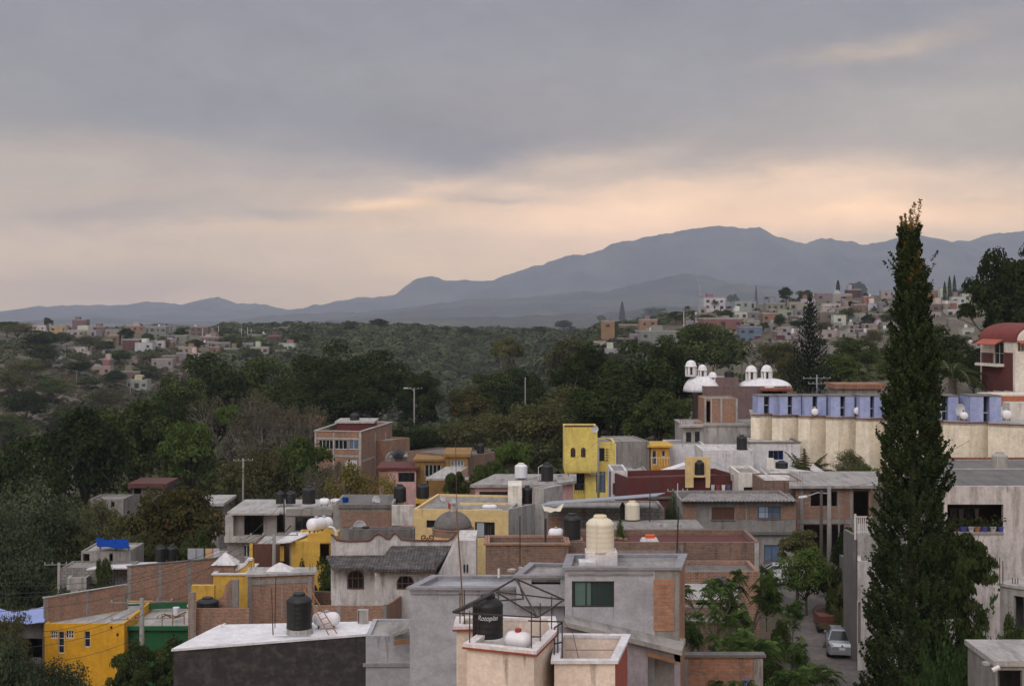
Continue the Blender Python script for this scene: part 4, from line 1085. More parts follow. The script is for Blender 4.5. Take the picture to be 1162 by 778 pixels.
cl = cloth('tarpaulin', None, [(109,609.5,113), (145,611,113), (147,622,110.5), (110,619,110.5)], plain('bright_blue_plastic', (12,54,128), .95, spec=.05, var=.2, scale=2), .12, th=.03); del_keys = [cl.pop(k, None) for k in ('category', 'label') if k in cl]
cl.parent = bs; cl.location = Vector(cl.location)-bs.location
for px, y1 in ((113.5,624), (132,624), (146.5,640)): MB().tube([P(px,619.5,111.6), P(px,y1,111.6)], .1, 6).build('post', conc_l, bs)
h = rhouse('concrete_room', 'bare concrete roof room with dark openings under the blue tarpaulin', 'building', 92, 148, 625, 111, 4, conc, zb=-30, par=.1, roof=conc_l); h.opening(0, 94, 628, 101.5, 643); h.opening(0, 124, 627, 128, 639); h.done()
h = rhouse('block_house', 'grey block house below the blue shelter with a ragged wall', 'building', 69, 146, 644, 108, 3, block, zb=-30, par=.1, roof=conc); h.opening(0, 100, 662, 115, 672); h.done()
h = rhouse('concrete_house', 'low pale house front among bushes left of the white canopy', 'building', 76, 98, 655, 107, 2, conc_l, zb=-30, par=.1, roof=conc).done()
tank('black', 176.5, 618, 188.5, 636.5, 110, 'black tank of the side by side pair behind the tall brick wall, left one')
tank('black', 189, 618, 201, 636.5, 110.5, 'black tank of the side by side pair behind the tall brick wall, right one')
ln = thing('clothes_line', 'washing hung on a line behind the tall brick wall', 'laundry', P(225, 634, 108))
for k, (a, c, mt) in enumerate(((213,222,'grey'), (222,231,'grey'), (233,241,'tan'), (242,249,'white'))):
    m_ = {'grey': plain('cloth_grey', (150,152,158), .9), 'tan': plain('cloth_tan', (190,156,122), .9), 'white': plain('cloth_white', (196,194,200), .9)}[mt]
    mb = MB(); pxwall(mb, [(a, 622), (a, 634), (c, 635), (c, 622)], 108+.1*k, .04); mb.build('garment', m_, ln)
MB().tube([P(205,621.5,108.2), P(252,621.5,108.2)], .012, 4).build('line', steel_d, ln)
h = rhouse('grey_house', 'grey weathered house behind the washing line', 'building', 231, 262, 632, 112, 4, conc_d, zb=-28, par=.1).done()

# --- raw concrete house with open storey
h = rhouse('concrete_house', 'raw concrete house with an open upper corner and a pale roof slab', 'building', 258, 377, 583, 104, 7, conc, zb=-26, t=.2, par=.0, ov=.02, roof=conc_l)
h.opening(0, 277, 584.5, 299, 606.5); h.opening(0, 314, 583.5, 323.5, 604); h.win(0, 335, 586, 357, 602, 3, 1, steel_d); h.win(0, 276, 618, 283.5, 632, 2, 1, steel_w, glass_green)
h.win(0, 370.5, 588, 375, 598, 1, 1, steel_w, plain('pale_panel', (190,190,194), .6)); h.done()
h.band(0, 256, 607, 337, 614, conc_l, .5, 'balcony_slab'); h.band(0, 257, 584, 266, 607, conc_l, .45, 'pier'); h.band(0, 325, 577, 377, 584.5, conc, .12, 'lintel')
mb = MB(); quadslab(mb, [P(260,582,103.2), P(316,582,103.2), P(342,570.5,110), P(296,571.5,110)], .14); mb.build('roof_slab', conc_l, h.root)
h2 = rhouse('brick_house', 'flat house with a wide brick panel between concrete beams', 'building', 377.5, 445, 573, 104, 6, conc, zb=-26, par=.05, roof=conc_d)
h2.done(); h2.band(0, 387, 579.5, 444, 598, bricks, .03, 'brick_panel'); h2.band(0, 384, 572, 445, 576, conc_d, .15, 'beam')
tag(MB().slab([P(444.5,0,102.5)[:2], P(470,0,102.5)[:2], P(470,0,102.8)[:2], P(444.5,0,102.8)[:2]], Z(596,102.5), Z(573,102.5)).build('parapet_panel', white_d), 'blank whitewashed parapet panel between brick panel and cream house', 'wall')
MB
tank('black', 313, 556.5, 323, 571, 107, 'black tank of the side by side pair above the open concrete storey, left one')
tank('black', 324, 556.5, 335.5, 571, 107.3, 'black tank of the side by side pair above the open concrete storey, right one')
tank('black', 343, 551, 358, 571, 106, 'black tank with a white mark above the raw concrete house window')
gas(362, 565, 374, 574, 106, 'white gas tank with blue cap on the raw concrete house roof', wide=1.8); gas(375, 565.5, 386, 572, 107, 'small white gas tank with red cap on the brick panel house roof')
dish(423, 562, 433, 573, 106, 'grey satellite dish on the brick panel house roof', -.6); dish(402, 590, 413, 605, 96, 'white satellite dish in front of the brick panel house', .35)
tank('black', 446.5, 549, 461, 569, 108, 'larger black tank behind the blank whitewashed panel'); tank('black', 473, 548, 487, 565, 108, 'black tank on a yellow base beside the pale clutter')
tag(MB().box(P(480,0,108).x, 108, Z(570,108), 1.1, .9, Z(565,108)-Z(570,108)).build('tank_pedestal', yellow2), 'yellow base under a black tank', 'pedestal')
rod('conduit_stair', 'thin steel spiral stair rail on the raw concrete house', [(322,565), (323,604), (330,596)], .05, steel_d, 'stair rail', 102.6)
h = rhouse('brown_wall_house', 'dark brown rendered wall between yellow posts', 'building', 287, 318, 617, 97, 4, brownp, zb=-25, par=.05, roof=conc_l); h.done(); h.band(0, 283.5, 616, 287, 640, yellow2, .1, 'post')
h = rhouse('yellow_house', 'mustard yellow house with a curved mission gable and white canopy', 'building', 330, 376, 613.5, 96, 5, yellow2, zb=-25, par=.1, roof=yellow2)
h.opening(0, 363, 616, 375.5, 640); h.done()
g_ = MB(); pxwall(g_, [(349,616), (349,605.5), (358,604.5), (365,603), (369,600), (373,598), (378,599), (381,603), (382,608), (382,616)], 96.2, .2); g_.build('gable', yellow2, h.root)
mb = MB(); mb.tube([P(x, y-.5, 96.2) for x, y in ((373,598), (378,599), (381,603), (382,608))], .11, 5); mb.build('coping', white, h.root)
mb = MB(); quadslab(mb, [P(312,616,95.3), P(331,614,95.3), P(355,603.5,99.5), P(331,603.5,99.5)], .07); mb.build('canopy', white, h.root)
h.band(0, 318, 619, 322.5, 636, yellow2, .1, 'post')
gas(351, 587, 367, 604, 98.5, 'round white gas tank left of its twin above the mission gable', .9, 1.2); gas(360, 586.5, 375, 603, 99.2, 'round white gas tank right of its twin above the mission gable', .9, 1.2)

# --- white house with old tile roofs
wh = thing('mission_house', 'white mission style house with mossy dark tile roofs and arched windows', 'building', P(455, 668, 86))
zb_ = -24
pts = [(375.5,640), (375.5,606), (379,608), (382,612.5), (395,614), (418,613.5), (422,611), (425,607), (430,605.5), (435,608), (438,611), (442,611), (445,607), (448,604.5), (451,607), (455,612), (478,613.5), (508,613.5), (513,611), (517,605), (521,603), (527,607), (533,610), (537,611), (540,616), (540,680), (375.5,680)]
mb = MB(); pxwall(mb, [(375.5,680)]+pts[1:], 88, .3); mb.build('parapet_wall', white_d, wh)
mb = MB(); mb.tube([P(x, y-.4, 87.93) for x, y in pts[1:-2]], .06, 5)
for cx_, s_ in ((481,1), (489,-1)):
    mb.tube([P(cx_+s_*(4-3.2*k/14)*math.cos(k*.62), 609.5+(4-3.2*k/14)*math.sin(k*.62), 87.9) for k in range(15)], .05, 4)
mb.build('red_trim', plaster('trim_brown', (104,62,50), .3), wh)
mb = MB(); a = P(425,0,84).x; c = P(494,0,84).x
front = House('x', None, None, [(a,84), (c,84), (c,88), (a,88)], Z(646,84), white_d, zb=zb_, t=.2, par=0); bpy.data.objects.remove(front.root); front.root = wh
def arch_win(host, i, x0, y0, x1, y1, frame, out=.01, parent=None):
    """round headed window: frame arch, pane and bars"""
    u0, z0, u1, z1 = host.rect(i, x0, y0, x1, y1); r_ = (u1-u0)/2; zc = z1-r_ if z1-r_ > z0 else z0; k_ = (z1-zc)/r_
    pts = [(u0, z0), (u1, z0)]+[(u0+r_+r_*math.cos(t_), zc+r_*k_*math.sin(t_)) for t_ in np.linspace(0, math.pi, 13)]
    def ext(pl, o0, o1):
        n = len(pl); V = [host.pt(i, u, o1)+(z_,) for u, z_ in pl]+[host.pt(i, u, o0)+(z_,) for u, z_ in pl]
        return V, [tuple(range(n)), tuple(range(n, 2*n))[::-1]]+[(q, n+q, n+(q+1) % n, (q+1) % n) for q in range(n)]
    fo = MB().add(*ext(pts, -.05, out)).build('window', frame, parent or host.root)
    cu, cz = (u0+u1)/2, (z0+z1)/2; inner_ = [((u-cu)*.84+cu, (z_-cz)*.84+cz) for u, z_ in pts]
    MB().add(*ext(inner_, -.02, out+.006)).build('pane', glass, fo)
    mb = MB()
    for f_ in (.33, .67): host.bx(mb, i, u0+(u1-u0)*f_-.03, z0+.05, u0+(u1-u0)*f_+.03, zc+r_*k_*.8, out+.008, out+.03)
    host.bx(mb, i, u0+.08, zc-.02, u1-.08, zc+.04, out+.008, out+.034); mb.build('bars', frame, fo)
    return fo
front.done(no_roof=True); front.band(0, 441, 651, 475, 653, white, .06, 'surround'); arch_win(front, 0, 450, 651.5, 470, 668, steel_b, .04)
lf = House('x', None, None, [(P(376,0,86).x, 86), (a-.01, 86), (a-.01, 88), (P(376,0,86).x, 88)], Z(644,86), white_d, zb=zb_, t=.2, par=0); bpy.data.objects.remove(lf.root); lf.root = wh
lf.done(no_roof=True); arch_win(lf, 0, 394, 646, 413, 668, steel_b, .04)
mb = MB(); quadslab(mb, [P(424,645.5,83.2), P(494,645.5,83.2), P(513,619,87.95), P(444,619,87.95)], .16); r1 = mb.build('roof', tiles_old, wh)
mb = MB(); quadslab(mb, [P(377,644,85), P(426,644,84.8), P(440,629.5,87.9), P(370,630,87.9)], .14); mb.build('roof', tiles_old, wh)
mb = MB()
for k in range(17): q = P(426+k*4.1, 647.5, 83.4); mb.box(q.x, q.y+.35, q.z-.10, .09, .7, .1)
mb.build('rafter_ends', wood, wh)
mb = MB(); pxwall(mb, [(494,690), (494,656), (514,624), (519,613), (540,613), (540,690)], 84.0, 3.98)
sw = mb.build('side_gable', white_d, wh)
mb = MB(); pxwall(mb, [(526,640), (526,649), (527.6,649), (527.6,640)], 83.94, .08); pxwall(mb, [(529.5,640), (529.5,649), (531,649), (531,640)], 83.94, .08); mb.build('slit_window', glass, wh)
MB().tube([P(494,637,83.7), P(494,652,83.7)], .06, 6).build('downpipe', steel_b, wh)
h = rhouse('grey_wall', 'weathered grey parapet wall behind the mission house', 'wall', 396, 470, 600, 92.5, 1.0, conc_d, zb=-22, par=.1, roof=conc).done()
dm = thing('dome', 'old grey dome with lantern on a brick drum', 'dome', P(515, 607, 91))
c0 = P(514, 607, 91); MB().lathe([(1.32, 0), (1.32, .42), (1.38, .43), (1.38, .5)], 10, tuple(c0)).build('drum', bricks, dm)
MB().lathe([(1.22*math.cos(a), .5+1.05*math.sin(a)) for a in np.linspace(0, 1.4, 10)], 24, tuple(c0)).build('shell', conc_d, dm, smooth=True)
MB().lathe([(.26, 1.5), (.26, 1.62), (.16, 1.63), (.16, 2.0), (.27, 2.02), (.27, 2.1), (.05, 2.35)], 8, tuple(c0)).build('lantern', conc_l, dm)

# --- cream house behind the dome
h = rhouse('cream_house', 'sand cream house behind the dome with two dark windows and a grey side', 'building', 469.5, 577, 577, 98, 8, sand, YB=97, zb=-24, par=.15, roof=conc, mats={1: conc_l})
h.win(0, 484, 590, 502, 598.5, 2, 1, steel_d); h.win(0, 539, 592, 561.5, 610, 2, 1, steel_d, curtain=plain('cloth_grey', (150,152,158), .9)); h.done()
h = rhouse('cream_parapet', 'low cream parapet on the roof of the sand cream house', 'wall', 522, 577, 570.5, 101, .3, sand, zb=-15.5, par=.05).done()
h = rhouse('stair_room', 'cream roof stair room sheltering a black tank', 'building', 576.5, 592, 551, 101, 3, beige, zb=-15.5, par=.05, roof=beige).done()
h = rhouse('grey_wall', 'grey rendered side wall right of the sheltered black tank', 'wall', 604.5, 617, 553, 101.5, 2.6, conc_l, YB=101, zb=-22, par=.05).done()
freewall('grey_wall', 'long grey garden wall running down from the sand cream house', (577.5,97.2), (617,103), Z(578,97), -24, conc_l, ztop2=Z(569,103))
tank('black', 592.5, 550.5, 604, 571, 102, 'black tank in the niche beside the cream stair room')
gas(547, 572, 564, 578.5, 99.5, 'flat white gas tank with red cap on the sand cream house')
h = rhouse('clutter_shelter', 'patched metal shelter on the roofs behind the dome', 'shed', 486, 512, 569, 104, 3, conc_d, zb=-22, par=.1, roof=galv).done()
dish(499, 561, 509, 572, 103, 'pale tilted satellite dish by the metal shelter', -.9)

# --- pink house
h = phouse('pink_house', 'pink house under a wide pale roof slab with a long dark window', 'building', [(539,552.5), (617,552.5), (650,548), (650,541), (565,541)], -13.9, pink, zb=-22, t=.2, ov=.3, rt=.22, roof=conc_roof, mats={0: pink})
h.win(0, 544, 557.5, 576, 570, 5, 1, steel_d); h.done()
tank('white', 584, 525, 598.5, 541.5, 114, 'white water tank on the pink house roof'); tank('black', 614, 524.5, 628, 545, 113, 'black water tank on the pink house roof')
mb = MB(); mb.box(P(621,0,113).x, 113, Z(547.5,113), 1.5, 1, Z(545,113)-Z(547.5,113)); tag(mb.build('tank_pedestal', conc_d), 'dark low base below the black tank on the pink house', 'pedestal')

KY = 1.13
# --- lemon yellow house
h = rhouse('lemon_house', 'lemon yellow three storey house with arched windows and ornate shutters', 'building', 664, 698, 501.5, 118, 4.5, lemon, zb=-22, par=.12, roof=conc)
h.win(0, 674.5, 508, 686, 523, 1, 1, steel_d); h.win(0, 676.5, 535, 687, 558.5, 2, 1, steel_d, glass_blue); h.done()
for a, c in ((669.5,674.2), (686.3,691)):
    s_ = h.band(0, a, 508, c, 523, lemon, .09, 'shutter')
    mb = MB(); u0, z0, u1, z1 = h.rect(0, a, 508, c, 523)
    for k in range(5): h.bx(mb, 0, u0+.02, z0+(z1-z0)*(k+.3)/5, u1-.02, z0+(z1-z0)*(k+.55)/5, .092, .10)
    h.bx(mb, 0, (u0+u1)/2-.03, z0, (u0+u1)/2+.03, z1, .101, .108); mb.build('ironwork', steel_d, s_)
tl = rhouse('x', None, None, 640.5, 678, 484.5, 117, 4, lemon, zb=Z(534.5,117), par=.12, roof=conc); bpy.data.objects.remove(tl.root); tl.root = h.root; tl.done()
MB().slab(off_poly(tl.poly, .05), Z(534.5,117)-.15, Z(534.5,117)-.002).build('floor_slab', lemon, h.root)
arch_win(tl, 0, 647.5, 507.5, 653, 518.5, steel_b, .02, h.root); arch_win(tl, 0, 659.3, 507.5, 664.5, 518.5, steel_b, .02, h.root)
lo = rhouse('x', None, None, 643.5, 664, 534, 119, 6, lemon, zb=-22, par=.0); bpy.data.objects.remove(lo.root); lo.root = h.root; lo.opening(0, 646, 536, 649, 548); lo.win(0, 652, 536, 663, 556, 2, 1, steel_d); lo.done(no_roof=True)
mb = MB(); u = [P(x, 549+ (i % 2)*0, 117.6) for i, x in enumerate(range(650, 665, 2))]
for q in u: mb.tube([q, (q.x, q.y, q.z-.9)], .02, 4)
mb.tube([u[0], u[-1]], .025, 4); mb.build('balcony_rail', steel_d, h.root)
dish(671, 482, 679, 490.5, 116.4, 'satellite dish on the lemon yellow house corner', .3)
tag(MB().slab([p[:2] for p in (P(640,0,117), P(678.5,0,117), P(678.5,0,117.3), P(640,0,117.3))], Z(484.3,117), Z(482.8,117)).build('roof_edge', maroon), 'maroon roof edge along the top of the lemon yellow house', 'coping')
h = rhouse('grey_house', 'plain grey rendered house wall right of the lemon yellow house', 'building', 698.3, 737, 501, 118.5, 6, conc, YB=119, zb=-22, par=.1, roof=conc).done()
h = rhouse('ochre_terrace', 'small orange ochre porch room with a railing', 'building', 738.5, 759, 507, 119, 4, plaster('orange_ochre_paint', (202,146,46), .2), zb=-22, ov=.35, rt=.16, roof=yellow2)
h.win(0, 740, 511, 745, 527, 1, 2, steel_w, name='door'); h.win(0, 751, 511, 755, 518, 1, 1, steel_w); h.done()
mb = MB(); [mb.tube([P(x,519,118), P(x,528.5,118)], .02, 4) for x in range(739, 762, 3)]; mb.tube([P(738,519,118), P(761,519,118)], .03, 4); mb.build('railing', steel_w, h.root)
h = rhouse('white_house', 'pale bluish white blank house right of the ochre porch', 'building', 758, 800, 504, 121, 5, white, zb=-21, par=.1, roof=conc).done()
h = rhouse('white_house', 'small bluish white house left of the long maroon wall', 'building', 694, 712, 534, 107, 5, white, zb=-20, par=.1, roof=conc)
h.opening(0, 695.2, 548, 698, 561); h.win(0, 702, 550, 709.5, 562, 1, 1, steel_d); h.done()
h = rhouse('grey_ledge', 'low grey roof block above the small bluish white house', 'building', 712.5, 735, 534.5, 110, 4, conc, zb=-20, par=.1).done()
tank('black', 714, 529, 726, 540, 113, 'squat black tank top over the grey roof block')
h = rhouse('maroon_house', 'long maroon wall house with a dark red roof terrace', 'building', 712, 836, 542, 104, 5, maroon, YB=106, zb=-22, t=.2, par=.45, roof=maroon)
h.done(); h.band(0, 735, 562, 836, 564.5, conc_d, .2, 'ledge')
mb = MB(); pxwall(mb, [(735,543), (735,541), (779,527), (779,543)], 112, 2.0); tag(mb.build('white_gable', whiteroof, None, org=P(757,543,112)), 'white sloping wall rising behind the maroon wall', 'wall')
tp = thing('tank_tower', 'yellow screen walls of a tank stand on the maroon terrace', 'tank stand', P(792, 552, 105))
for a, c in ((777.8,787), (801,806)):
    mb = MB(); pxwall(mb, [(a,553), (a,518.5), (c,518.5), (c,553)], 104.6, .25); mb.build('screen_wall', sand, tp)
mb = MB(); pxwall(mb, [(787,553), (787,518.5), (801,518.5), (801,553)], 106.2, .15); mb.build('back_wall', sand, tp); MB().slab([p[:2] for p in (P(787,0,104.8), P(801,0,104.8), P(801,0,106.1), P(787,0,106.1))], Z(541,105), Z(539,105)).build('shelf', sand, tp)
tank('black', 787.5, 519.5, 800, 539, 105.3, 'black tank between the yellow screen walls')
# --- upper grey house with brick cube
h = rhouse('concrete_house', 'grey concrete house with a projecting slab, below the brick cube', 'building', 775, 876, 483.5, 124, 7, conc_l, zb=-21, ov=.1, rt=.16, roof=conc_roof)
h.win(0, 778.5, 490, 784.5, 513, 1, 2, steel_d, name='door'); h.win(0, 788.5, 489.5, 794, 502, 1, 1, steel_d); h.done()
h.band(0, 770, 481.5, 797, 484, conc_l, .7, 'canopy')
h = rhouse('brick_cube', 'unplastered orange brick stair room with pale corner columns', 'building', 799.5, 837, 452, 126, 5, brick_o, zb=Z(482,126), par=.1, roof=conc)
h.opening(0, 801.5, 455, 806, 479); h.done()
for a, c in ((799.5,801.3), (806.5,808), (817.5,819.5), (835,837)): h.band(0, a, 452, c, 482, conc_l, .04)
tag(MB().box(P(793,0,125).x, 125*KY, Z(482,125), .9, .6, .3).build('brick_pile', brick_o), 'small pile of loose bricks left of the brick cube', 'bricks')
h = rhouse('white_house', 'broad white house with blank parapet right of the tank stand', 'building', 798, 855, 511, 113, 6, white, zb=-21, par=.15, roof=white_d).done()
h = rhouse('white_house', 'white house with a blue framed window beside the low palm', 'building', 849, 908, 502.5, 116, 6, white, zb=-21, par=.1, roof=conc_l, cornice=conc_d)
h.win(0, 872, 511, 889, 521.5, 3, 1, plain('frame_blue', (70,88,160), .6)); h.done()
tank('black', 835, 491, 848.5, 509.5, 115, 'black tank with a white band on the broad white house')
h = rhouse('cream_house', 'low cream house with a barred window under the white parapet', 'building', 838, 863, 536, 103, 5, beige, zb=-20, par=.2, roof=conc)
h.win(0, 844, 552.5, 862.5, 560.5, 8, 1, steel_d); h.done()
rod('chimney_pipe', 'thin white pipe standing on the white houses', [(842,514), (844,515), (844,540)], .03, steel_w, 'pipe', 109); rod('chimney_pipe', 'second thin white pipe right of the first on the white houses', [(848.5,518), (850.5,520), (850.5,545)], .03, steel_w, 'pipe', 108)
mb = MB(); quadslab(mb, [P(865,545,98), P(893,545,98), P(938,536,104), P(880,529.5,108)], .2); wr = thing('white_roof', 'worn white parapet roof before the low palm', 'roof', P(900, 545, 100)); mb.build('slab', white_d, wr)
mb = MB(); pxwall(mb, [(862,531), (862,529), (875,541), (875,545)], 99, .25); pxwall(mb, [(920,533), (923,526.5), (939,537), (937,541)], 103, .3); mb.build('parapet', white, wr)
tag(MB().box(P(873.5,0,105).x, 105*KY, Z(532,105), .6, .6, .9).build('chimney', beige), 'square cream chimney beside the dark tank by the palm', 'chimney')
tank('black', 879, 521, 895, 533, 107, 'low dark tank behind the cream chimney')
# --- corrugated roof house
h = rhouse('brick_house', 'long grey and brick house under a corrugated roof', 'building', 773, 903, 568, 92, 6, conc, zb=-21.5, t=.2, par=.0)
h.win(0, 807.5, 575, 833.5, 589.5, 2, 2, steel_b, brownp, sill=conc_d); h.win(0, 859.5, 574, 886, 588, 3, 2, steel_b, glass_blue, sill=conc_d, curtain=plain('cloth_pale_blue', (140,156,176), .9)); h.win(0, 867, 618, 885, 637, 2, 1, steel_b, glass_blue, sill=conc_d)
h.done(no_roof=True)
for a, c, y0, y1 in ((775,790,570,588), (834.5,846,573,589), (848,858.5,573,589), (887,902,573,589)): h.band(0, a, y0, c, y1, bricks, .025, 'brick_panel')
h.band(0, 773, 603, 903, 606, conc_d, .25, 'ledge')
mb = MB(); a = P(771,568.5,91.4); c = P(904,568.5,91.4); d0 = P(783,559.5,97.6); d1 = P(897,559.5,97.6); n = 64; V = []; F_ = []
for side in (0, .05):
    for k in range(n+1):
        f = k/n; lo_ = a.lerp(c, f); hi = d0.lerp(d1, f); dz = (.07 if k % 2 else 0)-side
        V += [(lo_.x, lo_.y, lo_.z+dz), (hi.x, hi.y, hi.z+dz)]
m_ = 2*(n+1)
for k in range(n):
    q = 2*k; F_ += [(q, q+2, q+3, q+1), (m_+q, m_+q+1, m_+q+3, m_+q+2), (q, m_+q, m_+q+2, q+2)]
mb.add(V, F_).build('roof', plaster('asbestos_sheet', (140,134,132), .6, scale=1.5), h.root)
# --- right brick two storey house
h = phouse('brick_house', 'two storey brick house with a broad grey slab roof beside the lamp post', 'building', [(903,553), (988,553), (990,538), (903,538)], -12.0, bricks, zb=-21, t=.2, ov=.5, rt=.2, roof=conc_roof)
h.opening(0, 920, 557.5, 950, 574); h.opening(0, 968.5, 557, 986, 586); h.opening(0, 912, 595, 958, 640); h.done()
for a, c in ((908,911.5), (951,953), (964.5,967.5)): h.band(0, a, 554, c, 640, conc, .03)
h.band(0, 904, 589, 988, 594, conc, .05, 'beam')
h = rhouse('brick_wall_house', 'low brown brick wall beside the corrugated roof house', 'building', 866, 910, 545, 97.5, 5, brick_d, zb=-21, par=.1, roof=white_d).done()

KY = 1.0
# --- beige zigzag wall with blue stair towers
zt = -9.05*1.12; xs = [852, 862, 876, 888, 906, 919, 937, 951, 971, 986, 1004, 1018, 1036, 1052, 1070, 1098, 1121, 1162, 1185, 1230]
edge = []; Yf = lambda px: (121.5-(px-852)*.036)*1.12
for k, px in enumerate(xs):
    if k % 2 == 0: edge += [P(px, HY, Yf(px)+1.5), P(px, HY, Yf(px))] if k > 0 else [P(px, HY, Yf(px))]
    else: edge += [P(px, HY, Yf(px))]
bw = thing('zigzag_wall', 'long beige folded retaining building front under the blue stair towers', 'building', P(1000, 545, 118))
a_, b2 = MB(), MB()
for p, q in zip(edge, edge[1:]):
    fl = abs(q.x-p.x) > .05 and abs((q.y-p.y)/(q.x-p.x)) < .2
    tgt = a_ if fl else b2
    tgt.add([(p.x, p.y, -23), (q.x, q.y, -23), (q.x, q.y, zt), (p.x, p.y, zt)], [(0,1,2,3)])
a_.build('flat_panels', beige, bw); b2.build('angled_panels', beige_lit, bw)
ep_ = [(p.x, p.y) for p in edge]; MB().slab(ep_+[(edge[-1].x+2, edge[-1].y+7), (edge[0].x+1, edge[0].y+7)], zt-.25, zt-.02).build('roof', conc_l, bw)
mb = MB()
for p, q in zip(edge, edge[1:]): mb.tube([p+Vector((0,-.02,zt+.02)), q+Vector((0,-.02,zt+.02))], .06, 4, cap=False)
mb.build('tile_edge', terracotta, bw)
pairs = [(859,867,873,883.5), (884,894,899,910), (912,922,927.5,938.6), (942,953.6,959,970.5), (975,987.5,992,1002), (1006,1018,1024,1036), (1055,1069,1076,1088.5), (1100,1116,1123,1137)]
place_words = ['leftmost of the row', 'second from the left', 'third from the left', 'fourth from the left, just left of the cypress', 'partly behind the cypress on its left', 'mostly hidden by the tall cypress', 'just right of the cypress, with the dish', 'rightmost of the row, the widest']
for (x0, x1, x2, x3), wd in zip(pairs, place_words):
    Yt = Yf((x0+x3)/2)+2.0; top = 449.5; st = thing('stair_tower', 'periwinkle blue stair tower with dark slot, '+wd, 'stair tower', P((x0+x3)/2, 476, Yt), 'blue stair towers on the beige building')
    zt_ = Z(top, Yt)
    x0 += .9; x3 -= .9
    for a, c in ((x0, x1), (x2, x3)):
        A, C = P(a,0,Yt), P(c,0,Yt); MB().slab([A[:2], C[:2], (C.x, Yt+3), (A.x, Yt+3)], zt-.02, zt_).build('side_wall', blue, st)
    A, C = P(x1,0,Yt), P(x2,0,Yt); MB().slab([(A.x, Yt+.9), (C.x, Yt+.9), (C.x, Yt+3), (A.x, Yt+3)], zt-.02, zt_-.01).build('slot', glass, st)
    mb = MB(); mb.slab([(A.x, Yt+.5), (C.x, Yt+.5), (C.x, Yt+.56), (A.x, Yt+.56)], zt+.75, zt+.82); mb.build('rail', steel_w, st)
    A, C = P(x0-.6,0,Yt), P(x3+.6,0,Yt); MB().slab([(A.x, Yt-.06), (C.x, Yt-.06), (C.x, Yt+3.06), (A.x, Yt+3.06)], zt_, zt_+.07).build('cap', conc_d, st)
dish(1083, 458, 1093, 472, 127, 'large grey satellite dish in front of a blue stair tower', .5)
gas(1090, 467, 1097, 477, 126.6, 'round white gas tank beside the large grey dish', 1.5, 1.1); gas(1138, 465, 1146, 477, 125.6, 'round white gas tank right of the rightmost blue tower', 1.5, 1.1)
gas(970.5, 462, 975, 471, 133.5, 'round white gas tank between two blue towers left of the cypress', 1.5, 1.1); gas(922, 463, 927, 472, 135, 'white gas tank in a gap between blue towers', 1.5, 1.1)
h = rhouse('tiled_house', 'low house with a brown orange tile roof behind the blue towers', 'building', 950, 1000, 441, 152, 4, conc, zb=-14, ov=.3, rt=.5, roof=plaster('dull_tile', (142,100,78), .4)).done()
h = rhouse('cream_terrace', 'cream stepped terrace wall below the red vaulted house', 'building', 1120, 1200, 447, 138, 3, beige, zb=-12, par=.1, roof=beige); h.done(); h.band(0, 1128, 449, 1200, 461, plaster('terracotta_paint', (172,104,76), .2), .04, 'panel')
h = rhouse('cream_stair', 'cream stepped parapet at the right end of the blue towers', 'building', 1146, 1200, 457, 131, 2, beige, zb=-22, par=.2).done()
# --- red vaulted house
A = P(1112.5, HY, 148); B = P(1152, HY, 141.5); d = (B-A).normalized(); n = Vector((-d.y, d.x, 0)); Wd = 6.5; L = (B-A).length
zt = Z(387, 146)+.0; zb_ = Z(446, 144)-1
h = House('vaulted_house', 'dark red and cream house with a red barrel vault roof and balcony', 'building', [A[:2], B[:2], (B+n*Wd)[:2], (A+n*Wd)[:2]], zt, beige, zb=zb_, t=.2, par=.0, roof=beige)
h.win(0, 1128, 388, 1139, 414, 2, 2, steel_w, name='balcony_door'); h.win(1, 1155, 388.5, 1163, 399, 2, 1, steel_w); h.done()
h.band(0, 1114.5, 400, 1127, 443, maroon, .04, 'red_panel'); h.band(0, 1139.5, 400, 1149.5, 443, maroon, .04, 'red_panel'); h.band(0, 1127, 415.5, 1139.5, 443, maroon, .04, 'red_panel')
h.band(0, 1115, 412, 1140, 415, beige, .9, 'balcony'); u0, z0, u1, z1 = h.rect(0, 1116, 401, 1139, 412); mb = MB()
for k in range(9): uu = u0+(u1-u0)*k/8; h.bx(mb, 0, uu, z0, uu+.04, z1, .8, .84)
h.bx(mb, 0, u0, z1, u1, z1+.05, .79, .85); mb.build('railing', steel_d, h.root)
def awn(i, x0, x1, y0, y1, out):
    u0, za, u1, zb2 = h.rect(i, x0, y0, x1, y1); V = [h.pt(i, u0, 0)+(zb2,), h.pt(i, u1, 0)+(zb2,), h.pt(i, u1, out)+(za,), h.pt(i, u0, out)+(za,)]
    quadslab(MB(), [Vector(v) for v in V], .08); mb = MB(); quadslab(mb, [Vector(v) for v in V], .08); mb.build('awning', redside, h.root)
awn(0, 1116, 1139.5, 384, 390, 1.1); awn(1, 1153, 1164, 385, 389, .9)
mb = MB(); n_ = 20; V = []; R_ = Wd/2+.12; Hh = Z(366.5,144)-zt
for e in (-.15, L+.1):
    for k in range(n_+1):
        a = math.pi*k/n_; q = A+d*e+n*(Wd/2-R_*math.cos(a)); V.append((q.x, q.y, zt+Hh*math.sin(a)**.8))
m_ = n_+1
mb.add(V, [(k, k+1, m_+k+1, m_+k) for k in range(n_)]+[tuple(range(m_))[::-1], tuple(range(m_, 2*m_))]).build('vault_roof', plaster('vault_red', (116,50,44), .3), h.root, smooth=False)
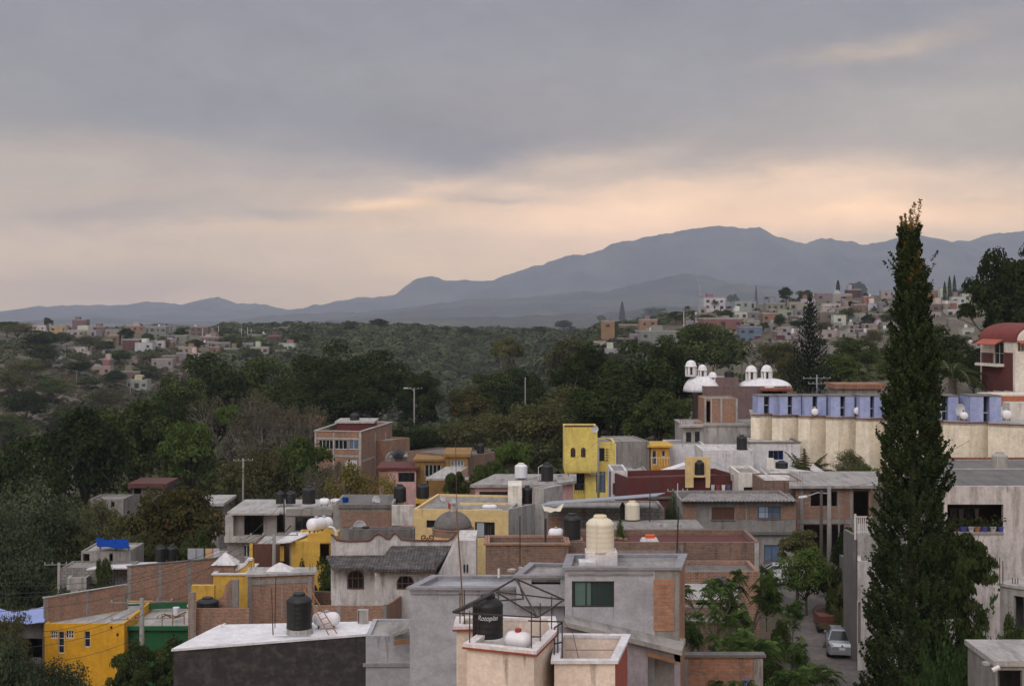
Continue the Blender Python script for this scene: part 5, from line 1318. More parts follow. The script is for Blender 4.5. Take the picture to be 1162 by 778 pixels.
V2 = [(Vector(v)+d*.02) for v in V[m_:]]; cc0 = Vector((sum(v.x for v in V2)/m_, sum(v.y for v in V2)/m_, zt)); V2 = [cc0+(v-cc0)*.93 for v in V2]; V2 = [Vector((v.x, v.y, max(v.z, zt))) for v in V2]
V3 = [v+d*.12 for v in V2]; MB().add(V2+V3, [tuple(range(m_)), tuple(range(m_, 2*m_))[::-1]]+[(k, m_+k, m_+k+1, k+1) for k in range(n_)]).build('gable_face', beige, h.root)

# --- church
h = rhouse('chapel', 'brown mauve chapel body with a terracotta tile edge under white domes', 'building', 798, 893, 438, 164, 10, mauve, zb=-16, par=.3, roof=conc); h.opening(0, 865, 444, 888, 449); h.done()
mb = MB(); quadslab(mb, [P(862,441,163), P(900,441,163), P(892,434,168), P(866,434,168)], .25); mb.build('tile_roof', terracotta, h.root)
h3 = rhouse('x', None, None, 812, 838, 428, 166, 6, mauve, zb=-12, par=.1); bpy.data.objects.remove(h3.root); h3.root = h.root; h3.done()
tank('black', 822, 420, 833, 428.5, 168, 'low dark tank on the chapel between the two groups of domes')
dmw = plaster('dome_white', (222,220,222), .12)
for x0, x1, y0, y1, lb in ((838,898,428.5,439,'wide flat white dome under the two right lanterns'), (775,818,425,444,'white dome under the three left lanterns')):
    c0 = P((x0+x1)/2, y1, 167); r_ = (x1-x0)/2/F*167; hh = (y1-y0)/F*167
    o = tag(MB().lathe([(r_*math.cos(a), hh*math.sin(a)) for a in np.linspace(0, 1.5, 10)], 26, tuple(c0)).build('dome', dmw, None, org=c0, smooth=True), lb, 'dome')
for cx_, y0, y1, wd, lb in ((784,408,427,13,'leftmost and biggest white lantern of the left three'), (797,413,430,10.5,'middle white lantern of the left three'), (808.5,421.5,437,10.5,'lowest right white lantern of the left three'), (852.5,414,432,13,'left white lantern of the right pair'), (870,413.5,432,13,'right white lantern of the right pair')):
    c0 = P(cx_, y1, 166.5); r_ = wd/2/F*166.5; H_ = (y1-y0)/F*166.5; ln = thing('lantern_turret', lb, 'lantern', c0, 'white lanterns on the chapel domes')
    MB().lathe([(r_*.98, 0), (r_*.98, H_*.1)], 6, tuple(c0)).build('base', dmw, ln); mb = MB()
    for k in range(6): a = math.pi/3*k; mb.box(c0.x+r_*.82*math.cos(a), c0.y+r_*.82*math.sin(a), c0.z+H_*.1, r_*.34, r_*.34, H_*.48, a)
    mb.build('pillars', dmw, ln); MB().lathe([(r_*.62, H_*.1), (r_*.62, H_*.55)], 8, tuple(c0)).build('dark_core', glass, ln)
    MB().lathe([(r_*1.05, H_*.56), (r_*1.05, H_*.64)]+[(r_*.95*math.cos(a), H_*(.64+.34*math.sin(a))) for a in np.linspace(0, 1.5, 7)], 16, tuple(c0)).build('cap', dmw, ln, smooth=True)

# --- tall brick house in the middle distance
h = phouse('brick_house', 'tall three storey brick house with a white framed window row', 'building', [(357,489), (409.5,489), (456,505), (410,480)], Z(489,160)+.0, brick_d, zb=-24, par=.35, roof=maroon)
bpy.data.objects.remove(h.root)
h = rhouse('brick_house', 'tall three storey brick house with a white framed window row', 'building', 357, 410, 489, 158, 8, brick_o, zb=-24, t=.2, par=.5, roof=conc_d, cornice=conc_l, mats={})
h.poly = [P(357,HY,158)[:2], P(410,HY,157)[:2], P(445,HY,170)[:2], P(392,HY,172)[:2]]
h.win(0, 361.5, 499, 378, 509.5, 4, 1, steel_w, glass); h.win(0, 379.5, 499, 394, 509.5, 3, 1, steel_w, glass); h.win(0, 395.5, 499, 407, 509.5, 2, 1, steel_w, glass_blue); h.win(0, 391, 521, 405, 535, 2, 1, steel_w, white); h.done()
for a, c in ((357,359), (377.8,379.3), (407.5,410)): h.band(0, a, 490, c, 545, conc_l, .04)
h.band(0, 359, 496.5, 408, 498.5, conc_l, .03, 'beam'); h.band(0, 359, 516, 408, 518, conc_l, .03, 'beam'); h.band(0, 359, 541, 408, 546, conc_l, .03, 'beam')
for a, c in ((425,426.5), (437,438)): h.band(1, a, 491, c, 540, conc_l, .03)
h.band(1, 411, 516, 444, 518, conc_l, .03, 'beam')
h = rhouse('roof_room', 'dark red roof room with a pale slab on the tall brick house', 'building', 382, 423, 480, 163, 5, maroon, zb=-14.5, ov=.2, rt=.2, roof=conc_l).done()
tank('black', 397, 468, 408, 480, 165, 'black tank on top of the tall brick house')
h = rhouse('brick_house', 'lower brick wing stepping down right of the tall brick house', 'building', 437, 465, 500, 162, 6, brick_o, YB=166, zb=-24, par=.2, roof=conc).done()
h = rhouse('grey_house', 'grey block house right below the tall brick house', 'building', 437, 470, 518, 150, 5, block, zb=-24, par=.2, roof=conc).done()
tag(MB().tube([P(446,518,149.5), P(452,513.5,149.5), P(458,517,149.5)], .4, 6).build('junk_heap', plain('junk_dark', (50,50,54), .9)), 'dark heap of scrap on the grey block house', 'scrap')
h = rhouse('pink_house', 'small pink house with a red roof edge beside the ochre house', 'building', 430, 472, 533, 140, 5, pink, zb=-24, ov=.25, rt=.25, roof=maroon)
h.win(0, 452, 536, 470.5, 546.5, 3, 1, steel_d); h.done(); h.band(0, 430, 533.5, 440, 560, brick_o, .04, 'brick_panel')
h = rhouse('ochre_house', 'ochre brown house with a barred window left of its taller wing', 'building', 471, 505, 523, 141, 5, ochre, zb=-23, ov=.2, rt=.2, roof=ochre)
h.win(0, 482, 527, 500.5, 541, 4, 1, steel_w); h.done()
h = rhouse('ochre_house', 'taller ochre wing with a white framed window, by the brick side wall', 'building', 505.5, 531, 518, 139, 6, ochre, zb=-23, ov=.25, rt=.3, roof=ochre, mats={1: brick_d})
h.win(0, 511.5, 522.5, 526.5, 528.5, 4, 1, steel_w, glass_blue); h.done()
lt = thing('lean_to_roof', 'pale weathered lean to roof before the ochre wing', 'roof', P(505, 540, 136)); mb = MB(); quadslab(mb, [P(483,542.5,134), P(512,542.5,134), P(531,529,138.5), P(506,529,138.5)], .18); mb.build('sheet', conc_l, lt)
mb = MB(); pxwall(mb, [(509,560), (512,543), (531,531), (531,560)], 136, .2); mb.build('side_wall', bricks, lt); mb = MB(); pxwall(mb, [(484,545), (484,560), (486,560), (486,545)], 134.3, .2); mb.build('post', steel_d, lt)
h = rhouse('brick_house', 'long low brick house with a dark tank behind the ochre wing', 'building', 531, 566, 517, 142, 8, brick_d, YB=146, zb=-22, par=.15, roof=conc_d).done()
tank('black', 541, 502.5, 549.5, 514, 146, 'dark tank on the long low brick house')
h = rhouse('brick_wall_block', 'low brick garden wall block below the small green tree', 'wall', 508, 540, 544, 128, 3, brick_d, zb=-22, par=.1).done()

# --- middle brick yards
h = rhouse('brick_house', 'brick walled flat house in the centre with small trees before it', 'building', 551, 645, 618, 76, 2.6, brick_d, zb=-21, t=.2, par=.3, roof=conc_d, cornice=brick_o).done()
h = rhouse('brick_house', 'long brick house with a maroon roof behind the cream tank', 'building', 640, 862, 615, 77, 4.5, brick_d, YB=77, zb=-21, t=.2, par=.3, roof=maroon)
h.done(); h.band(0, 697, 624, 772, 628, conc, .05, 'beam'); h.band(0, 771, 618, 775, 700, conc, .05); h.band(0, 862-6, 616, 861, 700, conc_l, .06)
h = rhouse('white_patched_house', 'lower brick house with a white patched front behind the flowering trees', 'building', 772, 862, 648, 73, 3.2, brick_o, zb=-21, t=.2, par=.2, roof=conc_d)
h.opening(0, 790, 683, 838, 689.5); h.done(); h.band(0, 775, 662, 838, 680, white, .04, 'white_panel'); h.band(0, 775, 693, 835, 700, conc, .1, 'ledge')
h = rhouse('brick_yard', 'brick yard with a dark grey ledge below the flowering trees', 'building', 772, 850, 706, 68, 3.5, brick_d, zb=-21, t=.2, par=.35, roof=conc_d, cornice=conc).done()
tank('black', 639, 582, 659, 611, 78.5, 'black water tank left of the large cream tank'); gas(622, 599, 640, 612.5, 79, 'weathered white gas tank beside the black tank', wide=1.8)
tag(MB().box(P(649,0,78.5).x, 78.5, Z(617,78.5), 1.2, 1.2, Z(611,78.5)-Z(617,78.5)).build('tank_pedestal', bricks), 'brick base under the black tank left of the cream tank', 'pedestal')
rod('antenna_mast', 'dark mast left of the black tank in the centre', [(619,588), (619,615)], .06, steel_d, 'mast', 77); rod('antenna_mast', 'tall thin mast in front of the grey block wall', [(738,540), (737,600)], .035, steel_d, 'mast', 90); rod('antenna_mast', 'thin steel mast by the maroon roof', [(770,575), (768,632)], .04, steel_d, 'mast', 76.5)
cv_ = thing('table', 'white covered table with an orange top box on the maroon roof', 'table', P(737, 614, 79)); q = P(737, 614, 79)
MB().prism([(q.x-.52, q.y-.3, q.z), (q.x+.52, q.y-.3, q.z), (q.x+.52, q.y+.3, q.z), (q.x-.52, q.y+.3, q.z)], [(q.x-.4, q.y-.25, q.z+.2), (q.x+.4, q.y-.25, q.z+.2), (q.x+.4, q.y+.25, q.z+.2), (q.x-.4, q.y+.25, q.z+.2)]).build('cover', white, cv_)
MB().box(q.x+.02, q.y, q.z+.2, .5, .4, .17).build('top_box', plain('orange_plastic', (206,84,36), .6), cv_)
h = rhouse('block_house', 'grey cinder block house under a long tilted metal sheet roof', 'building', 622, 754, 577, 94, 4, block, zb=-21, t=.2, par=.1, roof=conc); h.done()
h.band(0, 622, 586, 636, 612, brick_o, .04, 'brick_panel')
mb = MB(); quadslab(mb, [P(611,572.5,91), P(745,562,91), P(755,558.5,95.5), P(625,568.5,95.5)], .06); lr = thing('sheet_roof', 'long tilted bluish metal sheet roof in the centre', 'roof', P(680, 566, 93)); mb.build('sheet', galv, lr)
cloth('tarpaulin', 'crumpled pale cloth hanging at the end of the metal sheet roof', [(615,572,91), (640,571,91), (636,579,90), (618,580,90)], plain('cloth_pale', (196,188,170), .9), .25, seed=4)
mb = MB(); quadslab(mb, [P(691,600,84), P(800,600,84), P(790,589,92), P(691,590,92)], .15); cr = thing('concrete_deck', 'flat concrete roof deck before the cinder block wall', 'roof', P(745, 600, 88)); mb.build('slab', conc, cr)
mb = MB(); pxwall(mb, [(691,602), (691,620), (800,620), (800,602)], 84.2, .15); mb.build('wall', brick_d, cr)
tank('cream', 709, 567.5, 726, 589, 91, 'cream tank before the grey block wall'); tank('black', 703.5, 570, 709.5, 588, 92.5, 'narrow black tank left of the cream tank by the block wall')

# --- right side: pot balcony building
h = radhouse('balcony_house', 'worn pinkish house with a balcony opening full of flower pots', 'building', 1064, 1240, 551.5, 72, 8, pinkish, zb=-21, t=.25, par=.0, roof=conc_d)
h.opening(0, 1075, 572, 1138.5, 603.5); h.opening(0, 1065, 573, 1071, 603); h.done()
MB().slab([p[:2] for p in (P(1064,0,72.3), P(1145,0,72.3), P(1145,0,76), P(1064,0,76))], Z(606,72), Z(603.6,72)).build('balcony_floor', conc_d, h.root)
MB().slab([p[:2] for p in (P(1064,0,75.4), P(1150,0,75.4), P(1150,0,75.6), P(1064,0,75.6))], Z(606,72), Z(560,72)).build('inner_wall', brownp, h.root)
h.band(0, 1075, 603.6, 1139, 606, conc, .06, 'sill')
mb = MB(); rnd = random.Random(5)
potm = [plain('pot_blue', (70,70,150), .6), plain('pot_white', (170,170,172), .6), plain('pot_terracotta', (156,108,84), .8)]
for k, (px, mi, lb) in enumerate(((1081,2,'terracotta pot at the left end of the balcony row'), (1093,0,'wide blue pot second in the balcony row'), (1102,1,'white pot between a blue and a terracotta one'), (1109,2,'terracotta pot in the middle of the balcony row'), (1117,0,'blue pot with spiky plant right of the middle'), (1127,1,'white pot near the right end of the balcony row'), (1136,0,'blue pot at the right end of the balcony row'))):
    q = P(px, 603.4, 72.12); pt_ = thing('flower_pot', lb, 'flower pot', q, 'flower pots along the balcony')
    MB().lathe([(.10, 0), (.15, .22), (.17, .23), (.17, .27)], 12, tuple(q)).build('pot', potm[mi], pt_)
    r_ = np.random.RandomState(k); C_ = r_.randn(50, 3)*np.array([.12, .10, .14])+np.array([0, 0, .5])
    lo_ = leaf_mesh('foliage', C_, r_.randn(50, 3), r_.uniform(.06, .14, 50), leaf_mid, seed=k, parent=pt_)
    mb2 = MB().tube([(q.x, q.y, q.z+.25), (q.x, q.y, q.z+.55)], .012, 4); mb2.build('stem', bark, pt_)
lnd = thing('clothes_line', 'dark washing hanging inside the pot balcony', 'laundry', P(1100, 575, 73.5))
for k, (a, c, y1, cl_) in enumerate(((1078,1086,590,(58,56,64)), (1088,1094,594,(84,84,96)), (1095,1105,592,(30,30,36)), (1106,1111,588,(120,112,112)))):
    mb = MB(); pxwall(mb, [(a,577), (a+1,y1), (c-1,y1+1), (c,577)], 73.5+.05*k, .05); mb.build('garment', plain('garment_%s' % 'abcd'[k], cl_, .9), lnd)
MB().tube([P(1072,576.5,73.5), P(1142,576.5,73.5)], .01, 4).build('line', steel_d, lnd)
h = rhouse('flat_roof_house', 'low grey roofed house with a broken tile edge behind the pot balcony', 'building', 1052, 1240, 534, 88, 7, conc_l, zb=-20, par=.1, roof=conc_d, cornice=terracotta).done()
h.band(0, 1052, 541, 1240, 546, plaster('tar', (60,58,60), .3), .5, 'ledge')
tk = tank('grey', 1125.5, 512.5, 1143.5, 533, 84, 'pale grey cement tank on the roof above the pot balcony')
ld = thing('ladder', 'white wooden ladder leaning below the pale grey cement tank', 'ladder', P(1128, 551, 79)); a0, a1, b0, b1 = P(1121,551,78), P(1130,532,81), P(1131,551,78), P(1138,532,81)
MB().tube([a0, a1], .04, 4).build('rail', steel_w, ld); MB().tube([b0, b1], .04, 4).build('rail', steel_w, ld); mb = MB()
for k in range(1, 6): mb.tube([a0.lerp(a1, k/6), b0.lerp(b1, k/6)], .03, 4)
mb.build('rungs', steel_w, ld)
for px in (1110.5, 1115): rod('post', 'square pale post %s on the roof behind the pot balcony' % ('left of its pair' if px < 1112 else 'right of its pair'), [(px,534), (px,551)], .11, conc_l, 'post', 79)
# balcony and retaining walls by the cypress
h = radhouse('balcony_house', 'grey balcony block with a cream railing left of the cypress', 'building', 973, 1030, 606, 80, 4, conc_l, zb=Z(637,80), par=.05, roof=conc).done()
rl = thing('railing', 'cream railing on the balcony left of the cypress', 'railing', P(978, 605, 80)); mb = MB()
for k in range(9): mb.tube([P(971+k*2.2, 586, 80), P(971+k*2.2, 605, 80)], .022, 4)
mb.tube([P(970.5,586,80), P(990,586,80)], .04, 4); mb.tube([P(970.5,603,80), P(990,603,80)], .03, 4); mb.build('bars', steel_w, rl); MB().tube([P(970.5,583,80), P(970.5,612,80)], .07, 5).build('post', steel_w, rl)
h = radhouse('white_column_house', 'narrow whitewashed house wall right of the parked silver car', 'building', 973, 1020, 637, 78, 4, white_d, zb=-21, t=.2, par=.1, roof=conc); h.opening(0, 969, 683, 977, 730); h.done()
freewall('retaining_wall', 'dark grey concrete wall leaning along the street right side', (952.5,96), (969,80), Z(629,96), -21, conc_d, t=.25, ztop2=Z(640,80))
freewall('retaining_wall', 'grey panel wall under the cream railing balcony', (957,82), (968,80), Z(600,82), -21, conc_d, t=.2)
# unfinished building at right
h = rhouse('unfinished_building', 'unfinished concrete shell with a doorway at the right edge', 'building', 1134.5, 1200, 664, 62, 5, conc_l, YB=60, zb=-21, t=.2, ov=.1, rt=.12, roof=conc_l)
h.opening(0, 1150, 676, 1162, 722); h.done()
h = rhouse('concrete_platform', 'ragged concrete platform with a white pipe at the lower right corner', 'building', 1130, 1200, 755, 52, 3.2, conc, zb=-21, t=.2, ov=.1, rt=.2, roof=conc_l); h.opening(0, 1132, 760, 1160, 800); h.done()
rod('pipe', 'short white pipe sticking out of the ragged platform', [(1126,760), (1134,756)], .09, steel_w, 'pipe', 51.5)
for k, px in enumerate((1134.5, 1138, 1149, 1152, 1155)): rod('rebar_rods', 'rusty bar rising from the unfinished shell, number %s from its left' % ['one', 'two', 'three', 'four', 'five'][k], [(px, (632, 636, 655, 656, 655)[k]), (px, 663)], .02, steel_b, 'rebar', 61.8)
# hidden houses on the wooded left slope
h = rhouse('grey_house', 'pale grey house half hidden behind leaning bare trunks on the left', 'building', 102, 140, 566, 152, 4, conc, zb=-36, par=.2, roof=conc); h.opening(0, 113, 567, 117, 576); h.opening(0, 126, 567, 130, 575); h.done()
h = rhouse('red_roof_house', 'house with a dull red roof glimpsed between trees on the left slope', 'building', 150, 186, 553, 160, 5, conc_d, zb=-36, ov=.4, rt=.5, roof=plaster('dull_red_tile', (92,54,50), .4)); h.opening(0, 152, 552, 160, 560); h.done()
h = rhouse('grey_house', 'grey house with a pale slab roof right of the russet tree', 'building', 206, 248, 573, 132, 5, conc, zb=-30, ov=.6, rt=.25, roof=conc_l); h.win(0, 242, 570, 246, 576, 1, 1, steel_w); h.done()
h = rhouse('orange_roof_house', 'house with an orange tiled roof among trees left of the tall brick house', 'building', 318, 362, 484, 205, 8, conc, zb=-30, ov=.4, rt=1.0, roof=terracotta).done()

# ================================================================ street, vehicles, poles, near plants
def gp(px, py): q = G(px, py, -19.93); return Vector((q.x, q.y, ground_z(q.x, q.y)))
m, t, b = material('worn_asphalt')
uv = t.new('ShaderNodeTexCoord').outputs['Object']; n1 = t.noise(uv, .35, 6, .7); n2 = t.noise(uv, 2.5, 5, .7)
cc = t.mix(t.range(n1.outputs[0], .4, .65), srgb(84,80,78), srgb(112,104,98)); cc = t.mix(1, cc, t.range(n2.outputs[0], .3, .7, .75, 1.2), 'MULTIPLY')
t.l.new(cc, b.inputs['Base Color']); b.inputs['Roughness'].default_value = .95
rows = [(650, 860, 946), (660, 864, 950), (672, 872, 950), (684, 880, 950), (700, 890, 956), (715, 895, 966), (730, 895, 976), (750, 895, 990), (775, 890, 1004), (820, 880, 1030)]
X_, Y_, Z_ = [], [], []
for py, l, r_ in rows:
    a, c = gp(l, py), gp(r_, py); xs_ = [a.lerp(c, k/8) for k in range(9)]
    X_.append([q.x for q in xs_]); Y_.append([q.y for q in xs_]); Z_.append([ground_z(q.x, q.y)+.07 for q in xs_])
tag(grid_mesh('road', np.array(X_), np.array(Y_), np.array(Z_), MATS['worn_asphalt']), kind='structure')
mb = MB()
for (py, l, r_), (py2, l2, r2) in zip(rows, rows[1:]):
    a, c = gp(r_, py), gp(r2, py2); mb.slab([(c.x, c.y), (c.x+.3, c.y), (a.x+.3, a.y), (a.x, a.y)], min(a.z, c.z)-.1, max(a.z, c.z)+.19)
tag(mb.build('kerb', conc_l), kind='structure')

def car(label, loc, rz, paint, cat='car', plate=True):
    """small saloon, nose towards +y"""
    o = thing('parked_car', label, cat, loc, None, rz); L, W = 4.3, 1.68
    def P_(mb, n, m_, sm=False, par=o): # local coordinates: build without offset
        r_ = mb.build(n, m_, None, org=(0, 0, 0), smooth=sm); r_.parent = par; return r_
    st = [(-2.12,.60,.34,.74),(-2.05,.74,.26,.92),(-1.75,.82,.22,1.00),(-1.1,.84,.2,.97),(0,.84,.2,.93),(.95,.84,.2,.92),(1.5,.82,.2,.82),(1.95,.76,.24,.70),(2.15,.58,.32,.58)]
    mb = MB(); V = []; n = 10
    for y, w_, zb, zt in st:
        V += [(-w_*.9, y, zb), (-w_, y, zb+.12), (-w_, y, zt-.22), (-w_*.94, y, zt-.05), (-w_*.8, y, zt), (w_*.8, y, zt), (w_*.94, y, zt-.05), (w_, y, zt-.22), (w_, y, zb+.12), (w_*.9, y, zb)]
    F_ = [tuple(range(n)), tuple(range((len(st)-1)*n, len(st)*n))[::-1]]
    for i in range(len(st)-1):
        for k in range(n): F_.append((i*n+k, (i+1)*n+k, (i+1)*n+(k+1) % n, i*n+(k+1) % n))
    P_(mb.add(V, F_), 'body', paint)
    gh = MB(); gh.add([(-.74,-1.62,.98),(.74,-1.62,.98),(.74,1.02,.93),(-.74,1.02,.93),(-.56,-.98,1.40),(.56,-.98,1.40),(.58,.28,1.42),(-.58,.28,1.42)], [(0,1,5,4),(1,2,6,5),(2,3,7,6),(3,0,4,7),(4,5,6,7)])
    P_(gh, 'windows', glass)
    rf = MB(); rf.add([(-.575,-1.0,1.392),(.575,-1.0,1.392),(.595,.3,1.412),(-.595,.3,1.412),(-.50,-.9,1.45),(.50,-.9,1.45),(.50,.2,1.47),(-.50,.2,1.47)], [(0,1,5,4),(1,2,6,5),(2,3,7,6),(3,0,4,7),(4,5,6,7),(3,2,1,0)])
    for s_ in (-1, 1):
        rf.tube([(s_*.75,-1.64,.97), (s_*.57,-.99,1.405)], .045, 4); rf.tube([(s_*.75,1.04,.92), (s_*.59,.29,1.42)], .04, 4); rf.tube([(s_*.755,-.3,.94), (s_*.585,-.3,1.42)], .035, 4)
    P_(rf, 'roof', paint)
    tl = plain('tail_light_red', (120,22,24), .3)
    for s_ in (-1, 1): mb = MB(); mb.add([(s_*.50,-2.11,.66),(s_*.74,-2.04,.66),(s_*.76,-2.03,.86),(s_*.50,-2.105,.84),(s_*.50,-2.0,.66),(s_*.79,-1.85,.66),(s_*.80,-1.83,.86),(s_*.50,-2.0,.84)], [(0,1,2,3),(1,5,6,2),(4,0,3,7),(3,2,6,7),(0,4,5,1),(5,4,7,6)]); P_(mb, 'tail_light', tl)
    P_(MB().box(0,-2.10,.30,1.36,.14,.20), 'bumper', paint)
    if plate: P_(MB().box(0,-2.125,.56,.34,.02,.13), 'number_plate', white)
    P_(MB().lathe([(.055, -2.15), (.055, -2.125)], 12, (0, 0, .80), 'y'), 'badge', plain('chrome', (180,180,184), .2, .8))
    for sx in (-1, 1):
        for y in (-1.3, 1.3):
            wl = P_(MB().lathe([(.2, sx*.66), (.31, sx*.66), (.31, sx*.85), (.2, sx*.855)], 18, (0, y, .31), 'x'), 'wheel', plain('tyre', (24,24,25), .9))
            P_(MB().lathe([(.19, sx*.856), (.19, sx*.862)], 14, (0, y, .31), 'x'), 'rim', MATS['chrome'], par=wl)
        P_(MB().box(sx*.88, .72, .92, .14, .10, .12), 'mirror', paint)
    return o
silver = plain('silver_paint', (150,154,160), .3, metal=.5, var=.04)
q = gp(952, 748.5); car('silver saloon car parked at the right kerb, seen from behind', q+Vector((.55, 1.9, .075)), R(-11), silver)
q = gp(884, 667); car('pale grey car parked under trees at the far end of the street', q+Vector((0, 1, .075)), R(80), plain('pale_car_paint', (176,176,180), .35, var=.04))
ct = thing('handcart', 'rust orange hooded cart standing before the silver car under plants', 'cart', gp(938, 714)); q = gp(938, 716)
MB().box(q.x, q.y, q.z+.35, 1.25, 1.8, .75).build('box', plain('rust_orange', (96,54,42), .8), ct)
MB().lathe([(.5, -.5), (.5, .5)], 14, (q.x-.1, q.y+.8, q.z+.9), 'y').build('hood', plaster('hood_dark', (60,40,34), .4), ct, smooth=True)
for s_ in (-1, 1): MB().lathe([(.3, -.06), (.3, .06)], 14, (q.x+s_*.62, q.y-.5, q.z+.32), 'x').build('wheel', MATS['tyre'], ct)

# poles and lamps
wood_p = plain('pole_concrete', (128,124,118), .9, var=.15)
def pole(name, label, px, y0, Y, cat, y1=None, r=.12, mat=None, arms=(), lamp=None):
    x = (px-CX)/F*Y; g = ground_z(x, Y) if y1 is None else Z(y1, Y); t_ = Z(y0, Y); o = thing(name, label, cat, (x, Y, g))
    MB().tube([(x, Y, g-.3), (x, Y, t_)], [r*1.25, r*.8], 9).build('post', mat or wood_p, o, smooth=True)
    for (dz, half, ang) in arms:
        c_, s_ = math.cos(ang)*half, math.sin(ang)*half
        MB().tube([(x-c_, Y-s_, t_-dz), (x+c_, Y+s_, t_-dz)], .04, 4).build('crossarm', mat or wood_p, o)
        for f_ in (-.95, -.45, .5, .95): MB().lathe([(.04, 0), (.055, .06), (.03, .09), (.055, .13), (.025, .15)], 8, (x+c_*f_, Y+s_*f_, t_-dz+.04)).build('insulator', conc_l, o)
    if lamp:
        dx, dz = lamp; MB().tube([(x, Y, t_-.5), (x+dx*.5, Y-.1, t_+dz*.6), (x+dx, Y-.2, t_+dz)], .045, 6).build('arm', galv, o)
        MB().add([(x+dx+u*.0-(.1 if dx < 0 else -.1)+a*.55*np.sign(dx), Y-.2+b_*.14, t_+dz+c_) for a, b_, c_, u in ((-.3,-1,-.04,0),(.8,-1,-.08,0),(.8,1,-.08,0),(-.3,1,-.04,0),(-.3,-.7,.1,0),(.7,-.7,.03,0),(.7,.7,.03,0),(-.3,.7,.1,0))], [(0,3,2,1),(4,5,6,7),(0,1,5,4),(1,2,6,5),(2,3,7,6),(3,0,4,7)]).build('lamp_head', white, o)
    return o
pole('street_lamp', 'concrete street lamp with curved arm at the end of the street', 941, 552, 104, 'street lamp', r=.17, lamp=(-1.75, -.7))
pole('utility_pole', 'dark wooden pole just left of the street lamp', 932, 556, 101, 'pole', r=.12, mat=bark)
tp_ = pole('utility_pole', 'concrete pole with two crossarms and a grey transformer at lower left', 161, 678, 88, 'utility pole', r=.16, arms=((.25, 1.9, .15), (1.3, 1.9, .15)))
x_ = (160-CX)/F*87.6; mb = MB().lathe([(.42, 0), (.45, .1), (.45, 1.6), (.38, 1.72)], 16, (x_, 87.5, Z(770,87.5)))
mb.build('transformer', plain('transformer_grey', (116,126,136), .6), tp_)
mb = MB()
for k in range(12): a = k*math.pi/6; mb.box(x_+.5*math.cos(a), 87.5+.5*math.sin(a), Z(766,87.5), .12, .02, 1.35, a)
mb.build('cooling_fins', MATS['transformer_grey'], tp_)
MB().tube([(x_-.2, 87.6, Z(769,87.5)), (x_-1.0, 87.4, Z(774,87.5))], .06, 4).tube([(x_+.2, 87.6, Z(769,87.5)), (x_+1.9, 87.2, Z(754,87.5))], .05, 4).build('bracket', galv, tp_)
pole('utility_pole', 'pole with a single crossarm before the bushes at the left edge', 67, 638, 108, 'utility pole', r=.14, arms=((.15, 1.1, .1),))
pole('utility_pole', 'pale pole with a crossarm before the brown wall', 311, 605.5, 95, 'utility pole', r=.13, arms=((.1, 1.6, .1),), y1=665)
pole('street_lamp', 'lamp post on the ridge road before the central grove', 470, 440, 205, 'street lamp', r=.10, lamp=(-1.0, .0), arms=((.1, 1.2, .3),))
pole('utility_pole', 'thin white antenna post among trees left of the dark grove', 596, 428, 225, 'pole', r=.09)
pole('utility_pole', 'pole with a crossarm standing among trees left of the russet tree', 276, 520, 146, 'utility pole', r=.12, arms=((.2, 1.0, .2),))
pole('utility_pole', 'slim pole before the lemon yellow house', 679, 497, 127, 'utility pole', r=.10, arms=((3.2, .8, .2),))
pole('television_aerial', 'bare aerial post before the maroon wall', 769, 548, 108, 'aerial', r=.04, mat=galv, arms=((.6, .8, .1),), y1=578)
pole('television_aerial', 'branched aerial above the chapel roof right of the white domes', 927, 425, 160, 'aerial', r=.06, mat=galv, arms=((.4, 1.6, .1), (1.0, 1.0, .1)), y1=450)
rod('antenna_mast', 'tall thin brown mast rising before the cream house and dome', [(517,500), (518,560), (520,605)], .022, steel_b, 'mast', 96)
def cable(label, a, c, sag, r=.014, n=14):
    A, C_ = P(*a), P(*c); pts = [A.lerp(C_, k/n)-Vector((0, 0, sag*4*(k/n)*(1-k/n))) for k in range(n+1)]
    return tag(MB().tube(pts, r, 4).build('power_cable', plain('cable_black', (58,56,56), .8), None, org=A), label, 'cable', 'power cables over the left yards')
for k, (a, c) in enumerate((((297,606,95),(-30,672,80)), ((303,606,95),(-30,678,80)), ((285,607,95),(-30,662,80)), ((311,610,95),(-30,694,80)))):
    cable('power cable sagging from the pale pole to the left edge, %s of four' % ('top one', 'second one', 'third one', 'lowest one')[k], a, c, 1.2)
for k, (a, c) in enumerate((((147,688,88),(-30,712,60)), ((161,689,88),(-30,722,60)), ((175,690,88),(-30,736,60)), ((161,720,88),(-30,748,60)))):
    cable('power cable across the yellow house to the left edge, %s' % ('top one', 'second from top', 'third from top', 'lowest one')[k], a, c, .7)
for k, (a, c) in enumerate((((170,684,88),(330,560,104)), ((175,685,88),(311,610,95)), ((67,642,108),(-30,655,108)))):
    cable(('cable from the transformer pole up to the raw concrete house', 'cable from the transformer pole to the pale pole', 'cable from the left edge pole out of the picture')[k], a, c, .8)
for k, (a, c) in enumerate((((941,556,104),(1100,500,80)), ((941,558,104),(845,573,103.5)), ((941,560,104),(800,520,126)), ((679,500,127),(596,545,113)))):
    cable(('cable from the street lamp to the right', 'cable from the street lamp to the corrugated roof', 'cable from the street lamp to the white houses', 'cable from the slim pole to the pink house')[k], a, c, .5, .011)

